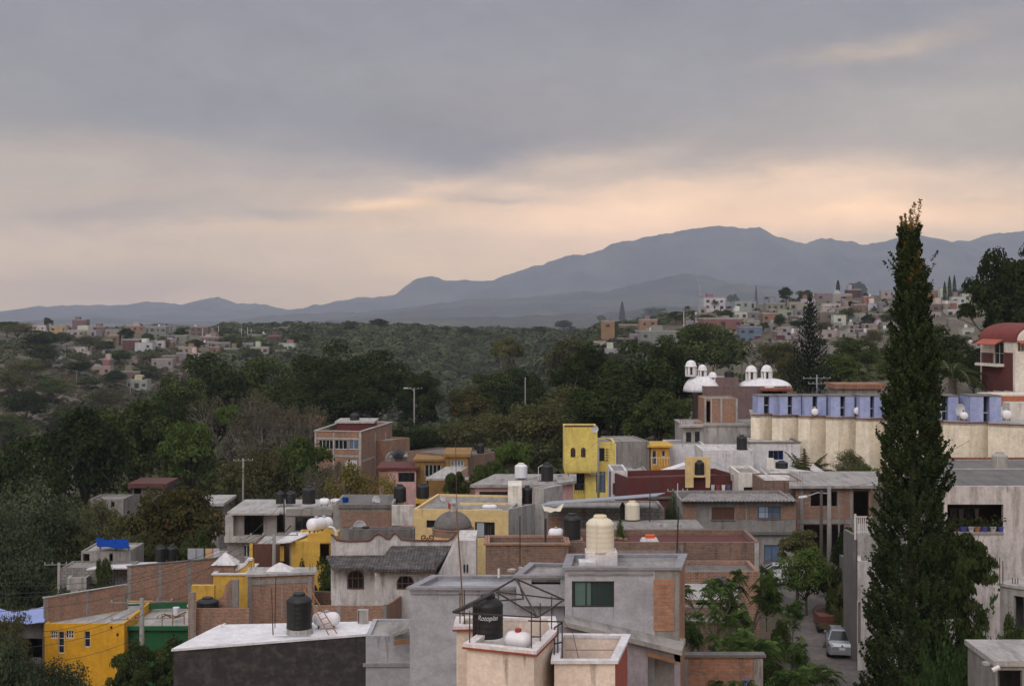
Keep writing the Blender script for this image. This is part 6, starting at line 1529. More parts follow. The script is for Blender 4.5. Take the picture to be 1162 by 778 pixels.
# --- the tall cypress
def big_cypress():
    r = np.random.RandomState(77); Y = 60.0; base = P(1024, HY, Y); g = ground_z(base.x, Y); root = thing('cypress_tree', 'tall dark cypress with golden wispy tip rising above the mountains', 'tree', (base.x, Y, g))
    top = Z(240, Y)-g
    pr = [(0,1.5),(.15,1.72),(.29,1.6),(.44,1.42),(.59,1.2),(.74,.9),(.83,.68),(.9,.48),(.95,.3),(1.0,.1)]
    pf = lambda h: np.interp(h, [p[0] for p in pr], [p[1] for p in pr])
    lean = lambda h: .35*np.sin(h*3.0)+.2*h
    C = []; N = []; S = []; mbt = MB()
    def spray(p, d, L, n, s0, wid=.115):
        d = d/np.linalg.norm(d); u = r.rand(n)**.8; q = p+d*u[:, None]*L+r.randn(n, 3)*wid*L*(1-u[:, None]*.75)+np.array([0, 0, 1])*(u[:, None]**2)*L*.25
        C.append(q); N.append(r.randn(n, 3)*.7+d); S.append(r.uniform(.6, 1.2, n)*s0)
    for k in range(2700):
        h = r.rand()**1.12*.955; a = r.rand()*6.283; noise_ = 1+.13*math.sin(a*3+h*40)+.10*math.sin(a*2-h*85)+.09*r.randn()
        R0 = pf(h)*noise_; out = np.array([math.cos(a), math.sin(a), 0])
        L = r.uniform(.45, 1.0)*(.55+.45*min(1, R0)); st = max(0, R0-L*.75)
        p = np.array([lean(h), 0, h*top])+out*st
        spray(p, out+np.array([0, 0, r.uniform(.5, 1.3)]), L*1.05, 78, .092)
    for k in range(34):      # side twigs breaking the outline
        h = r.uniform(.3, .93); a = r.choice([0, math.pi])+r.randn()*.5; out = np.array([math.cos(a), math.sin(a), 0]); R0 = pf(h)
        spray(np.array([lean(h), 0, h*top])+out*R0*.8, out+np.array([0, 0, .9]), r.uniform(.6, 1.05), 40, .09, .09)
    nmain = sum(len(c) for c in C)
    o = leaf_mesh('crown', np.concatenate(C), np.concatenate(N), np.concatenate(S), leaf_cypress, asp=1.3, seed=3, parent=root)
    C, N, S = [], [], []
    for k in range(44):
        h = r.uniform(.86, .97); a = r.rand()*6.283; out = np.array([math.cos(a), math.sin(a), 0]); p = np.array([lean(h), 0, h*top])+out*pf(h)*.6
        d = out*.7+np.array([.25, 0, 1.3]); L = r.uniform(.35, .7); spray(p, d, L, 46, .085, .11)
        mbt.tube([tuple(p), tuple(p+d/np.linalg.norm(d)*L)], [.007, .003], 3)
    for dx, hh in ((.0, .99), (.15, 1.0), (-.2, .972), (.35, .97), (.42,1.005)):
        p = np.array([lean(.95)+dx*.4, 0, .955*top]); e = np.array([lean(1)+dx+.1, 0, hh*top+.1]); spray(p, e-p, np.linalg.norm(e-p), 110, .085, .09); mbt.tube([tuple(p), tuple(e)], [.02, .005], 3)
    leaf_mesh('tip_foliage', np.concatenate(C), np.concatenate(N), np.concatenate(S), leafmat('leaf_golden', (72,66,32), (158,124,66), scale=2, trans=.35), asp=1.3, seed=4, parent=root)
    mbt.tube([(0, 0, -.4), (lean(.3), 0, top*.3), (lean(.6), 0, top*.6), (lean(.97), 0, top*.97)], [.3, .22, .12, .02], 8)
    tr_ = mbt.build('trunk', bark, None, org=(0, 0, 0)); tr_.parent = root
big_cypress()

# --- feathery jacaranda like trees
def jacaranda_proto(seed, tips_n=46, flowers=0):
    r = np.random.RandomState(seed); root = thing('jacaranda_tree', None, None); mb = MB(); V = []; F_ = []; FV = []
    tips = []
    def grow(p, d, l, rad, lev):
        q = p+d*l; mb.tube([tuple(p), tuple((p+q)/2+r.randn(3)*l*.05), tuple(q)], [rad, rad*.85, rad*.7], 5, cap=False)
        if lev >= 3: tips.append((q, d)); return
        for _ in range(3 if lev else 4):
            nd = d*.8+r.randn(3)*.6; nd[2] = abs(nd[2])*.7+.2; nd /= np.linalg.norm(nd); grow(q, nd, (.16 if lev == 0 else l)*r.uniform(.7, 1.0), rad*.62, lev+1)
    grow(np.array([0, 0, 0.]), np.array([.03, 0, 1.]), .5, .014, 0)
    sel = r.permutation(len(tips))[:tips_n]
    for i in sel:
        p, d = tips[i]
        for k in range(11):
            a = 2*math.pi*k/11+r.rand()*.4; e = r.uniform(-.25, .8); fd = np.array([math.cos(a)*math.cos(e), math.sin(a)*math.cos(e), math.sin(e)]); L = r.uniform(.07, .11)
            for s in range(1, 8):
                u = s/7; c = p+fd*L*u+np.array([0, 0, -L*.55*u*u]); sd = np.cross(fd, [0, 0, 1.]); sd /= np.linalg.norm(sd)+1e-9; wl = L*.30*math.sin(math.pi*(u*.85+.1))
                for sg in (-1, 1):
                    o = len(V); h_ = fd*L*.055; tp2 = c+sd*sg*wl+fd*L*.05+np.array([0, 0, -wl*.35])
                    V.extend([tuple(c-h_), tuple(c+h_), tuple(tp2+h_*.6), tuple(tp2-h_*.6)]); F_.append((o, o+1, o+2, o+3))
    me = bpy.data.meshes.new('crown'); me.from_pydata(V, [], F_); me.update(); me.materials.append(leafmat('leaf_jacaranda', (42,58,32), (92,112,60), scale=6, trans=.3)); o = bpy.data.objects.new('crown', me); col.objects.link(o); o.parent = root
    if flowers:
        C_ = np.array([tips[i][0] for i in sel[:flowers]]).repeat(26, 0); C_ = C_+r.randn(len(C_), 3)*np.array([.012, .012, .012])+np.array([0, 0, .012])
        leaf_mesh('blossom', C_, r.randn(len(C_), 3), r.uniform(.008, .014, len(C_)), leafmat('petal_violet', (92,84,128), (138,128,170), scale=6), seed=1, parent=root)
    mb.tube([(0, 0, -.1), (0, 0, .01)], [.02, .016], 6)
    mb.build('trunk', bark_grey, root); proto_done(root); PROTO.setdefault('jac', []).append(root)
jacaranda_proto(3, 40, 4); jacaranda_proto(4, 52); jacaranda_proto(9, 44)
for (px, top, wd, Y, i, lb) in [
        (815, 622, 80, 64, 0, 'feathery tree with violet blossoms before the white patched brick house'), (852, 604, 70, 66, 1, 'feathery tree with leaf stars at the left side of the street'),
        (852, 690, 95, 60, 2, 'feathery green tree in the lower street gap, left one'), (893, 690, 50, 62, 1, 'thin feathery sapling over the street'),
        (900, 728, 110, 52, 2, 'bushy feathery tree at the picture bottom left of the street'), (846, 742, 80, 54, 0, 'feathery tree right of the stone pillar'), (900, 668, 40, 74, 2, 'slender feathery tree crossing the street surface')]:
    tree('jac', px, top, None, wd, Y, lb, 'tree', None, 'jacaranda_tree', i=i)
def fountain_proto():
    r = np.random.RandomState(12); root = thing('bamboo', None, None); C = []; N = []; mb = MB()
    for k in range(150):
        a = r.rand()*6.283; e = r.uniform(.5, 1.45); d = np.array([math.cos(a)*math.cos(e), math.sin(a)*math.cos(e), math.sin(e)]); p = np.array([0, 0, 0.])+r.randn(3)*[.05, .05, 0]; L = r.uniform(.7, 1.15); pts = []
        for s in range(12): pts.append(p.copy()); p = p+d*L/11; d = d+np.array([d[0]*.05, d[1]*.05, -.135]); d /= np.linalg.norm(d)
        mb.tube([tuple(q) for q in pts], [.006*(1-s/13) for s in range(12)], 3, cap=False)
        for s in range(3, 12):
            n_ = 11; C.append(pts[s]+r.randn(n_, 3)*.028-np.array([0, 0, .02])); N.append(r.randn(n_, 3))
    leaf_mesh('foliage', np.concatenate(C), np.concatenate(N), r.uniform(.018, .034, sum(map(len, C))), leafmat('leaf_bamboo', (32,46,26), (66,86,46), scale=4, trans=.3), asp=1.8, parent=root)
    mb.build('stem', leaf_mid, root); proto_done(root); PROTO['fountain'] = [root]
fountain_proto()
tree('fountain', 1102, 688, None, 100, 58, 'weeping bamboo clump right of the tall cypress foot', 'bamboo', None, 'bamboo')
tree('fountain', 1072, 716, None, 56, 55, 'lower bamboo clump at the cypress foot', 'bamboo', None, 'bamboo')
tree('mango', 1088, 606, None, 84, 65, 'dense green mango tree under the pot balcony', 'tree', None, 'mango_tree'); tree('mango', 1066, 640, None, 80, 63, 'dense green tree between the cypress and the pot balcony', 'tree', None, 'mango_tree'); tree('vine', 1100, 668, None, 50, 64, 'small dense tree right of the mango tree', 'shrub', None, 'mango_tree')
tree('mango', 1058, 690, None, 50, 62, 'dark bush between the cypress foot and the bamboo', 'shrub', None, 'shrub')
tree('mango', 1150, 700, 760, 46, 58, 'weedy green shrub before the unfinished concrete shell', 'shrub', None, 'shrub')
tree('bright', 915, 622, 690, 62, 92, 'bright green tree over the pale parked car', 'tree'); tree('olive', 905, 598, 650, 56, 96, 'grey green tree before the two storey brick house', 'tree')
tree('dark', 960, 600, 660, 34, 97, 'dark plant below the railing balcony', 'shrub', None, 'shrub'); tree('russet', 870, 660, 700, 22, 88, 'reddish croton bush at the street corner', 'shrub', None, 'shrub')
tree('lowpalm', 950, 652, None, 34, 90, 'palm clump along the leaning grey wall, far one', 'palm', None, 'palm_tree'); tree('lowpalm', 957, 676, None, 36, 84, 'yellowish palm clump beside the rust orange cart', 'palm', None, 'palm_tree')
tree('mid', 948, 640, 690, 20, 93, 'green climbing bush by the leaning grey wall', 'shrub', None, 'shrub')
tree('lowpalm', 914, 502, 536, 44, 125, 'low palm with arching fronds before the beige wall', 'palm', None, 'palm_tree')
tree('olive', 966, 512, 545, 46, 124, 'grey green bush at the foot of the beige wall', 'shrub', None, 'shrub'); tree('bright', 985, 528, 548, 30, 122, 'bright bush beside the cypress before the beige wall', 'shrub', None, 'shrub')
tree('silver', 764, 558, 600, 20, 97, 'small weeping tree at the end of the cinder block house', 'tree'); tree('vine', 375, 631, None, 46, 92, 'round green tree between brick room and mission house', 'shrub', None, 'tree')
tree('vine', 345, 634, None, 26, 93.5, 'small dark bush by the mustard mission gable', 'shrub', None, 'shrub')
for px, y0, wd, lb in ((546,622,34,'leafy sapling left of the brick flat house'), (570,634,40,'leafy sapling in front of the brick flat house, left'), (600,624,42,'leafy sapling in front of the brick flat house, right')):
    tree('jac', px, y0, None, wd, 62, lb, 'tree', 'saplings before the brick flat house')
tree('vine', 150, 723, None, 60, 84, 'dense vine covered bush before the green house, left', 'shrub', None, 'shrub'); tree('vine', 192, 718, None, 60, 85, 'dense vine covered bush before the green house, right', 'shrub', None, 'shrub')
tree('silver', 62, 742, None, 86, 76, 'feathery bush under the yellow house windows', 'shrub', None, 'shrub'); tree('silver', 12, 725, None, 80, 74, 'feathery bush at the lower left corner', 'shrub', None, 'shrub'); tree('silver', 100, 768, None, 60, 70, 'feathery bush at the picture bottom under the yellow house', 'shrub', None, 'shrub')
tree('olive', 10, 690, None, 60, 92, 'olive bush left of the grey shed', 'shrub', None, 'shrub')
tree('mid', 118, 632, 700, 30, 104, 'green bush before the grey block house', 'shrub', None, 'shrub'); tree('mid', 78, 664, 700, 60, 101, 'green bush behind the long brick parapet', 'shrub', None, 'shrub')
tree('bright', 705, 592, 602, 22, 80, 'low green weeds on the concrete deck', 'shrub', None, 'shrub')

# ---------------------------------------------------------------- things left standing on the roofs
def rebar(label, pts, Y, h=1.0):
    """starter bars left standing on an unfinished corner"""
    o = thing('rebar_bundle', label, 'rebar', P(pts[0][0], pts[0][1], Y))
    for px, py in pts:
        q = P(px, py, Y); dx = rng.uniform(-.06, .06); MB().tube([q, (q.x+dx, q.y, q.z+h*rng.uniform(.7, 1.15))], .014, 4).build('bar', steel_b, o)
rebar('starter bars on the brick room roof left corner', [(284,648),(286,648),(285,646)], 88, .7)
rebar('starter bars on the brick room roof right corner', [(351,648),(353,649),(355,648)], 88, .6)
rebar('starter bars on the raw concrete house roof edge', [(375,572),(377,572),(379,573)], 105, .9)
rebar('starter bars at the corner of the two storey brick house', [(905,549),(908,549),(911,549)], 108, .9)
rebar('starter bars on the brick cube roof corner', [(801,452),(803,452)], 142, .9)
rebar('starter bars on the brick cube roof right corner', [(834,452),(836,452)], 142, .8)
rebar('starter bars on the grey concrete house slab left end', [(772,482),(775,482),(778,482)], 138, .9)
rebar('starter bars over the brick panel house', [(441,572),(444,572)], 104, .8)
rebar('starter bars on the centre brick flat house left corner', [(553,617),(556,617)], 76, .9)
rebar('starter bars on the centre brick flat house right end', [(640,616),(643,616)], 76, .9)
rebar('starter bars on the grey garden wall end', [(612,571),(615,571)], 103, .8)
rebar('starter bars beside the long low brick house tank', [(553,514),(556,515)], 145, .9)
def roof_pipe(label, pts, Y, mat=steel_w, r=.03): return rod('pipe', label, pts, r, mat, 'pipe', Y)
roof_pipe('white pipe crossing the cream house roof', [(530,579),(548,577.5),(570,578)], 98.5)
roof_pipe('white pipe climbing beside the black tank on the pink house', [(611,546),(611,530),(616,527)], 113)
roof_pipe('white pipe down the side of the lemon yellow house', [(698.6,503),(698.6,540),(698.8,558)], 132, r=.05)
roof_pipe('white pipe along the broad white house parapet', [(800,514),(820,514),(846,514)], 126)
roof_pipe('white standpipe on the white roof', [(252,714),(252,708),(256,707)], 66.5)
roof_pipe('grey conduit on the brick room wall', [(320,664),(320,700)], 86.9, galv, .03)
roof_pipe('white vent pipe on the grey slab block', [(566,655),(566,645)], 55, steel_w, .05)
def rubble(label, px, py, Y, n=7, s=.22, mat=None):
    q = P(px, py, Y); mb = MB(); rr = random.Random(px)
    for k in range(n): mb.box(q.x+rr.uniform(-.7, .7), q.y+rr.uniform(-.4, .4), q.z-.02+rr.uniform(0, .05), s*rr.uniform(.6, 1.3), s*rr.uniform(.5, 1), s*rr.uniform(.3, .8), rr.uniform(0, 3))
    return tag(mb.build('rubble', mat or conc_l, None, org=q), label, 'rubble', kind='stuff')
rubble('broken blocks on the stucco house roof', 598, 650, 54.8); rubble('loose bricks on the maroon roof', 700, 612, 79.5, mat=brick_o); rubble('rubble on the ragged platform edge', 1136, 752, 52.3, 9)
rubble('rubble on the white roof near the bars', 268, 716, 66.5, 5, .12, wood); rubble('loose bricks on the roof terrace floor', 150, 701, 98, 8, .2, brick_o); rubble('rubble on the concrete deck', 760, 598, 86, 8, .25)
rubble('bricks on the brown brick house roof', 880, 546, 112, 7, .2, brick_o); rubble('scrap on the brick panel house roof', 405, 572, 107, 8, .25, galv)
for k, (px, py, Y, lb, mt) in enumerate(((392,572,106,'blue plastic drum on the brick panel house roof','bright_blue_plastic'), (512,578,98.6,'red bucket on the cream house roof','red_enamel'), (672,611,79.5,'white bucket on the maroon roof','white_plastic'), (200,697,98.3,'white bucket on the roof terrace','white_plastic'), (415,606,92.8,'dark drum on the weathered parapet','black_plastic'), (832,545,119,'grey bucket on the dark red terrace','grey_cement'))):
    q = P(px, py, Y); tag(MB().lathe([(.2, 0), (.24, .5), (.22, .52)], 12, tuple(q)).build('bucket', MATS[mt], None, org=q), lb, 'bucket')
# washing lines
def wash(label, px0, px1, py, Y, cols_):
    o = thing('clothes_line', label, 'laundry', P(px0, py, Y)); A, B = P(px0, py, Y), P(px1, py, Y); n = len(cols_)
    MB().tube([A, A.lerp(B, .5)-Vector((0, 0, .08)), B], .01, 4).build('line', steel_d, o)
    for q in (A, B): MB().tube([q+Vector((0, 0, .05)), q-Vector((0, 0, 1.7))], .025, 5).build('post', steel_d, o)
    for k, c in enumerate(cols_):
        a = A.lerp(B, (k+.15)/n); b_ = A.lerp(B, (k+.85)/n); h = rng.uniform(.5, .9); mb = MB(); mb.add([(a.x, a.y, a.z-.05), (b_.x, b_.y, b_.z-.05), (b_.x-.04, b_.y+.03, b_.z-h), (a.x+.03, a.y-.03, a.z-h*.95), (a.x, a.y+.02, a.z-.05), (b_.x, b_.y+.02, b_.z-.05), (b_.x-.04, b_.y+.05, b_.z-h), (a.x+.03, a.y-.01, a.z-h*.95)], [(3,2,1,0),(4,5,6,7),(0,1,5,4),(1,2,6,5),(2,3,7,6),(3,0,4,7)])
        mb.build('garment', plain('garment_%d_%d_%d' % c, c, .9), o)
wash('washing on the roof of the pink house', 625, 645, 538, 116, [(180,176,178), (92,110,150), (190,150,140)])
wash('washing on the roof behind the corrugated sheets', 806, 830, 549, 114.5, [(170,168,172), (120,60,60), (200,196,190), (70,80,110)])

tree('jac', 790, 668, None, 60, 59, 'feathery tree before the white patched brick front, lower left', 'tree', None, 'jacaranda_tree', i=2)
tree('jac', 880, 742, None, 90, 50, 'feathery leafy tree top at the picture bottom centre right', 'tree', None, 'jacaranda_tree', i=1)
tree('vine', 962, 690, None, 20, 82.5, 'dark green hedge along the leaning grey wall', 'shrub', None, 'shrub')
tree('silver', 30, 600, None, 80, 118, 'dense grey green bush before the feathery tree at the left edge', 'shrub', None, 'shrub')
tree('olive', 160, 600, None, 60, 118, 'olive bush behind the side by side black tanks', 'shrub', None, 'shrub')
tree('vine', 225, 600, None, 50, 117, 'green bush behind the washing line', 'shrub', None, 'shrub')

for px, top, wd, Y, kd, lb in ((868, 640, 26, 96, 'vine', 'green bush hiding the front of the pale car'), (935, 650, 24, 98, 'vine', 'leafy bush at the bend of the street'), (888, 700, 26, 76, 'bright', 'green bush at the left street edge'),
        (945, 668, 22, 88, 'vine', 'dark bush behind the rust orange cart'), (877, 716, 40, 66, 'vine', 'dense bush left of the silver car')):
    tree(kd, px, top, None, wd, Y, lb, 'shrub', None, 'shrub')

# ================================================================ the towns on the hills
wall_t = tinted('town_wall'); roof_t = tinted('town_roof', var=.3); win_d = plain('town_window', (38,36,38), .5)
COLS = {'white': (206,202,200), 'grey': (138,132,128), 'pale grey': (168,162,158), 'tan': (176,150,126), 'brick': (146,100,82), 'pink': (190,152,144), 'orange': (196,112,66), 'cream': (204,188,158), 'maroon': (122,54,50), 'blue': (104,114,156), 'yellow': (206,172,92), 'brown': (112,90,78)}
towns = {}
def far_house(zone, px, py, wpx, hpx, colr, Y=None, Y0=300, storeys=1, rc=None, rz=0.0, grp=None, depth=None, label=None):
    q = T(px, py, Y0) if Y is None else Vector(((px-CX)/F*Y, Y, -(py-HY)/F*Y))
    Y = q.y; W = wpx/F*Y; H = hpx/F*Y; D = depth or W*rng.uniform(.6, 1.0); x, g = q.x, min(q.z, ground_z(q.x, q.y))
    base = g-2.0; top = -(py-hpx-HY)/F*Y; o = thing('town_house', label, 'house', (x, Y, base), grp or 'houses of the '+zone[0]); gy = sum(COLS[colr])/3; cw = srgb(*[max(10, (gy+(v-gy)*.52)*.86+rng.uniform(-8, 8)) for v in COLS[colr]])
    c_, s_ = math.cos(rz), math.sin(rz)
    def L(u, v): return (x+u*c_-v*s_, Y+u*s_+v*c_)
    def bx(u0, v0, u1, v1, z0, z1, mb=None): return (mb or MB()).slab([L(u0, v0), L(u1, v0), L(u1, v1), L(u0, v1)], z0, z1)
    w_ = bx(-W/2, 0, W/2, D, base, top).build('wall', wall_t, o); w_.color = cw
    mb = MB(); t_ = .22; q0 = (zone, colr); up = rng.uniform(.2, .5)
    bx(-W/2-.03, -.03, W/2+.03, t_, top+.003, top+up, mb); bx(-W/2-.03, D-t_, W/2+.03, D+.03, top+.003, top+up, mb); bx(-W/2-.03, t_+.002, -W/2+t_, D-t_-.002, top+.003, top+up, mb); bx(W/2-t_, t_+.002, W/2+.03, D-t_-.002, top+.003, top+up, mb)
    r_ = mb.build('roof_edge', roof_t, o); r_.color = srgb(*(COLS[rc] if rc else (150,144,140)))
    if rng.random() < .45 and W > 5:
        a = rng.uniform(-W/2+.6, W*.05); ww = W*rng.uniform(.25, .4); sm = bx(a, D*.35, a+ww, D*.9, top+.01, top+rng.uniform(1.8, 2.6)).build('roof_room', wall_t, o); sm.color = srgb(*[v+rng.uniform(-20, 14) for v in [*( (lambda c_: [sum(c_)/3+(v-sum(c_)/3)*.5 for v in c_])(COLS[rng.choice([colr, 'pale grey', 'brick'])]) )]])
    n = max(1, int(W/2.6)); rows_ = max(1, int(round((top-g)/2.8)))
    for rr in range(rows_):
        for k in range(n):
            if rng.random() < .22: continue
            u = -W/2+W*(k+.5)/n+rng.uniform(-.2, .2); z0 = top-2.1-rr*2.8+rng.uniform(-.1, .1); ww = rng.choice([.45, .6, .8]); hh = rng.choice([1.0, 1.1, 1.3])
            if rng.random() < .15: z0 -= .7; hh = 1.9
            bx(u-ww, -.05, u+ww, -.004, z0, z0+hh).build('window', win_d, o)
    if rng.random() < .3:
        tk_ = MB().lathe([(.5, 0), (.5, 1.0), (.3, 1.2)], 8, L(rng.uniform(-W/3, W/3), D*.5)+(top+.1,)).build('water_tank', MATS['black_plastic'] if rng.random() < .7 else white, None, org=L(0, D*.5)+(top+.1,))
        tag(tk_, None, 'water tank', 'small water tanks on the far town roofs'); towns.setdefault(('tank', zone[0]), []).append((px, tk_, None))
    towns.setdefault((zone[1], colr), []).append((px, o, label)); return o
ZR = ('right hill town', 'right hill town'); ZL = ('left hill town', 'left hill town')
# hand placed houses, right town: px, base row, width, height, colour
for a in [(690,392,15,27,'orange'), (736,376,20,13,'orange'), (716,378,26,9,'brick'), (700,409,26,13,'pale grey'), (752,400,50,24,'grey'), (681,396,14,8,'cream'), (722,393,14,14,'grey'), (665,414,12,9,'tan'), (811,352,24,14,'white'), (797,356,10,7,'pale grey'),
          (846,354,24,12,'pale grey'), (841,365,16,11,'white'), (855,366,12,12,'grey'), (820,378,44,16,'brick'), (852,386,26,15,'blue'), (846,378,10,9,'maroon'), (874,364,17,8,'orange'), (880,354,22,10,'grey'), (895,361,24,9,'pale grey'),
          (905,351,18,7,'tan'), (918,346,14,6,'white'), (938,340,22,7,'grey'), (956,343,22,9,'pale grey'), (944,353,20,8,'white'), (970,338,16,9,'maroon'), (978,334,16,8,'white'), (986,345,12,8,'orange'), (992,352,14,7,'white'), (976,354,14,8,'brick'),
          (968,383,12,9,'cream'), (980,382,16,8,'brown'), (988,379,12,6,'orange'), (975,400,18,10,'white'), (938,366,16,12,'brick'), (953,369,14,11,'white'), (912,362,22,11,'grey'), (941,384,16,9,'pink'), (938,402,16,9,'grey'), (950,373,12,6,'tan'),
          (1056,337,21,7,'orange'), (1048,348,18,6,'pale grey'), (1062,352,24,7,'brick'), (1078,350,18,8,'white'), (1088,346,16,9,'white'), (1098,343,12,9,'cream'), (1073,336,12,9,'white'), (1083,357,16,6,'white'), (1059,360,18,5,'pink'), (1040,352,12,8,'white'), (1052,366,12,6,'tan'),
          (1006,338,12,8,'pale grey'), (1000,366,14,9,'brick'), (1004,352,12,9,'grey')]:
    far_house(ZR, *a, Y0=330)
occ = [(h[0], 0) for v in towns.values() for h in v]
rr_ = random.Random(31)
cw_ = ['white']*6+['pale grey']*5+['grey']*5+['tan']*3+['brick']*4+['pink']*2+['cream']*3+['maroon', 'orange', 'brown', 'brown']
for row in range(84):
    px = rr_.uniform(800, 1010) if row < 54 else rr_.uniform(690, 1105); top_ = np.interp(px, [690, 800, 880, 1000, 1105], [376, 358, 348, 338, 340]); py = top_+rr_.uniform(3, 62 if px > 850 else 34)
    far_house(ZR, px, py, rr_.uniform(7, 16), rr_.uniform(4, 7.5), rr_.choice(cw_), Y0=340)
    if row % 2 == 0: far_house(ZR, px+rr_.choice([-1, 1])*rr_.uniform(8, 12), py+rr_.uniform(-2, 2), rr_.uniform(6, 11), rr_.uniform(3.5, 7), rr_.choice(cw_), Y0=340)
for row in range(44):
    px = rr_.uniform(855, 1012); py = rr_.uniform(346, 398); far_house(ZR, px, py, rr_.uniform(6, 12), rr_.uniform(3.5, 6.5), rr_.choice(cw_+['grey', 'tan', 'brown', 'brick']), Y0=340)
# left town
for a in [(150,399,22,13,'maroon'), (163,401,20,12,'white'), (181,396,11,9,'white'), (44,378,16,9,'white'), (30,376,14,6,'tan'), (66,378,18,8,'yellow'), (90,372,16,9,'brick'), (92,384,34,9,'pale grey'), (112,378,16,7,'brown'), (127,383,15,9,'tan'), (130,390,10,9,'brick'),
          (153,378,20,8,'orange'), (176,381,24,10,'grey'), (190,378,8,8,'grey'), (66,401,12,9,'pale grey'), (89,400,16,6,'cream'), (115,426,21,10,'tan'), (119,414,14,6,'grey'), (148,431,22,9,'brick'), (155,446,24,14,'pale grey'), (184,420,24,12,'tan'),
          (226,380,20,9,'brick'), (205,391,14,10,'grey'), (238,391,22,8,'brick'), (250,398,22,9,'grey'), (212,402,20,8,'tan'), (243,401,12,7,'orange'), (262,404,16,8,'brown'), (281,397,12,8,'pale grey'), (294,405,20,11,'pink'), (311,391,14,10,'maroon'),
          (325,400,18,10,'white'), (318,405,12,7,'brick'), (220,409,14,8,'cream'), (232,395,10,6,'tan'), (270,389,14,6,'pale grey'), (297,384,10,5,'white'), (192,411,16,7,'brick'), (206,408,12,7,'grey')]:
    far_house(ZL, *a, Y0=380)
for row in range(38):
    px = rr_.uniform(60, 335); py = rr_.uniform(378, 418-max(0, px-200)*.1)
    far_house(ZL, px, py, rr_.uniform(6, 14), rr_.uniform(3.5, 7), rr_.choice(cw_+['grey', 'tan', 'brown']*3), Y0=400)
_o = ['first', 'second', 'third', 'fourth', 'fifth', 'sixth', 'seventh', 'eighth', 'ninth']
ORD = ['leftmost']+_o[1:]+['tenth', 'eleventh', 'twelfth', 'thirteenth', 'fourteenth', 'fifteenth', 'sixteenth', 'seventeenth', 'eighteenth', 'nineteenth']
for t_, th_ in (('twenty', 'twentieth'), ('thirty', 'thirtieth'), ('forty', 'fortieth'), ('fifty', 'fiftieth')): ORD += [th_]+[t_+'-'+w_ for w_ in _o]
def zone_of(zn, px):
    if zn.startswith('right'): return 'left of the radio mast' if px < 780 else 'between mast and tiered pine' if px < 919 else 'between pine and tall cypress' if px < 1010 else 'right of the tall cypress'
    return 'on the left hill left end' if px < 120 else 'mid way along the left hill' if px < 200 else 'on the left hill right end'
zoned = {}
for (zn, colr), lst in towns.items():
    if zn == 'tank': continue
    for e in lst: zoned.setdefault((zone_of(zn, e[0]), colr), []).append(e)
for (z_, colr), lst in zoned.items():
    lst.sort(key=lambda e: e[0]); n_ = len(lst)
    for k, (px, o, lb) in enumerate(lst):
        pos = ('leftmost' if k == 0 else ORD[k]+' from left') if k < n_-k else (ORD[n_-1-k]+' from right' if n_-1-k else 'rightmost')
        o['label'] = 'far %s house %s' % (colr, z_)+(', %s of its colour' % pos if n_ > 1 else ', only one so coloured')
for (zn, colr), lst in towns.items():
    lst.sort(key=lambda e: e[0]); n_ = len(lst)
    for k, (px, o, lb) in enumerate(lst):
        half = n_//2; pos = ORD[k]+(' from the left' if k else '') if k < n_-k else (ORD[n_-1-k]+' from the right' if n_-1-k else 'rightmost')
        if zn != 'tank': continue
        o['label'] = 'roof tank in the %s, %s' % (colr, pos)
# far trees standing singly between the houses
def far_tree(kind, px, py, wd, hp, label, Y0=330, name='tree', cat='tree', i=None):
    q = T(px, py, Y0); o = tree(kind, px, py-hp, py, wd, q.y, label, cat, 'trees on the far hills', name, i=i); return o
for px, py, wd, hp, lb in ((706,365,9,22,'slim dark conifer at the left end of the right hill town'), (858,345,5,20,'slim cypress on the skyline left of the tiered pine'), (951,334,6,16,'small dark conifer on the skyline above the right hill town'),
        (1072,346,6,26,'leftmost of three slim cypresses right of the tall cypress'), (1077.5,346,6.5,32,'middle one of three slim cypresses right of the tall cypress'), (1083,345,6,32,'right one of three slim cypresses right of the tall cypress'), (776,365,5,14,'short slim cypress below the radio mast, left'), (786,366,5,14,'short slim cypress below the radio mast, right'), (1049,338,8,12,'small conifer on the skyline right of the tall cypress'), (132,382,5,12,'tiny slim cypress in the left hill town')):
    far_tree('cypress', px, py, wd, hp, lb, name='cypress_tree')
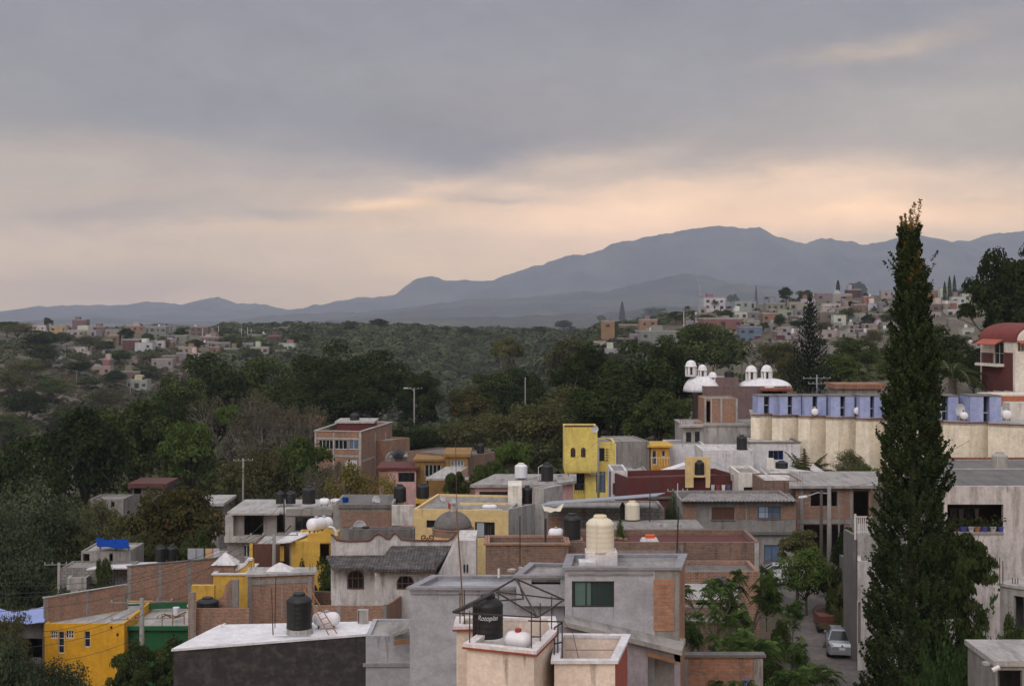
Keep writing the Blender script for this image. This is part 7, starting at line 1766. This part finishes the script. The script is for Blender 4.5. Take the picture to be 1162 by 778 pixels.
for k, (px, py, wd, hp) in enumerate(((745,362,30,12), (832,347,16,12), (914,343,20,13), (892,345,18,17), (973,333,20,12), (1100,340,22,14), (682,370,10,12), (694,372,12,9), (768,366,22,12), (800,366,26,10), (822,362,20,10), (885,372,14,14), (866,376,14,10), (935,380,20,14), (962,362,14,12), (985,372,18,14), (960,400,26,16), (990,398,24,20), (930,396,18,12), (905,372,18,10), (1010,372,20,18), (1045,362,16,8), (1065,346,12,6), (1095,352,14,8), (720,395,20,10), (735,402,24,14), (780,392,40,18), (800,400,40,20), (820,402,40,20), (695,420,50,16), (660,400,30,14), (650,412,30,16),
        (55,380,12,18), (20,384,40,16), (8,380,30,14), (45,398,44,20), (70,392,28,14), (100,398,34,16), (120,402,22,14), (143,388,22,14), (168,388,14,10), (185,392,14,10), (50,416,36,22), (90,425,30,16), (135,412,26,14), (170,412,26,12), (165,430,30,14), (130,436,24,14), (100,440,28,12), (30,430,40,20), (205,385,16,12), (222,398,24,12), (255,382,14,8), (262,394,24,12), (285,408,22,12), (300,396,20,8), (340,390,26,12), (12,450,44,26), (60,455,40,22), (30,480,50,30), (80,490,44,26), (120,470,40,24), (10,510,50,34),
        (430,372,24,10), (397,374,16,10), (462,376,14,6), (480,377,10,6), (505,376,14,6), (530,380,20,10), (545,382,16,8), (612,378,20,8), (640,374,22,10))):
    hill = 'left hill' if px < 345 else ('middle ridge' if px < 650 else 'right hill')
    far_tree(('mid', 'olive', 'mid', 'dark')[k % 4], px, py+2, wd*1.15, hp*1.25, 'green crown number %s from the west among the trees of the %s' % ((ORD*3)[k % len(ORD)], hill))
for px, py, wd, hp, lb in ((811,352,14,14,'palm beside the white house under the radio mast'), (780,360,12,17,'palm left of the radio mast'), (844,346,16,11,'palm on the skyline, left'), (872,345,16,11,'palm on the skyline, right'), (745,361,10,14,'palm above the peach coloured house')):
    far_tree('palm', px, py, wd, hp, lb, name='palm_tree', cat='palm')
# skyline labels of the scattered trees, in order across each hill
ft = [o for o in col.objects if o.get('group') == 'trees on the far hills' and 'number' in (o.get('label') or '')]
for hill in ('left hill', 'middle ridge', 'right hill'):
    l_ = sorted([o for o in ft if hill in o['label']], key=lambda o: o.location.x/o.location.y)
    for k, o in enumerate(l_):
        q = 'upper' if o.location.z/o.location.y > -.012 else 'lower'; n_ = len(l_)
        pos = (ORD[k]+' from the left' if k else 'leftmost') if k <= n_-1-k else (ORD[n_-1-k]+' from the right' if n_-1-k else 'rightmost')
        o['label'] = 'leafy tree between the houses of the %s, %s' % (hill, pos) if 'ridge' not in hill else 'leafy tree on the skyline of the middle ridge, '+pos
# radio mast and thin poles
q = T(794, 366, 330); rm = thing('radio_mast', 'slim radio mast with a platform on the right hill skyline', 'mast', q); zt_ = Z(322, q.y); mb = MB()
for k in range(3): a = k*2.09; mb.tube([(q.x+.5*math.cos(a), q.y+.5*math.sin(a), q.z), (q.x+.25*math.cos(a), q.y+.25*math.sin(a), zt_-1.5)], .1, 4)
for k in range(14): z_ = q.z+(zt_-q.z)*k/15; mb.box(q.x, q.y, z_, .9-.03*k, .9-.03*k, .1)
mb.build('lattice', galv, rm); MB().lathe([(.9, 0), (1.0, .3), (.4, .5)], 10, (q.x, q.y, zt_-4.5)).build('platform', galv, rm); MB().tube([(q.x, q.y, zt_-1.5), (q.x, q.y, zt_)], .07, 4).build('aerial', white, rm)
for px, y0, y1, lb in ((99,364,378,'thin'),):
    pass
k = 0
for px, y0, y1 in ((87,423,438), (148,428,447), (230,372,384), (248,370,383), (274,372,385), (281,371,384), (285,373,383), (776,352,372), (1046,345,370)):
    q = T(px, y1, 380); k += 1
    tag(MB().tube([tuple(q), (q.x, q.y, Z(y0, q.y))], .14, 5).build('utility_pole', white if px > 200 else wood_p, None, org=q), 'thin far pole on the hills, %s from the left' % ORD[k-1], 'utility pole', 'thin poles on the far hills')

# ---------------------------------------------------------------- drop prototypes that were never placed
for prs in PROTO.values():
    for pr in prs:
        if pr.as_pointer() not in USED:
            for k in list(KIDS.get(pr.as_pointer(), ())): bpy.data.objects.remove(k)
            bpy.data.objects.remove(pr)
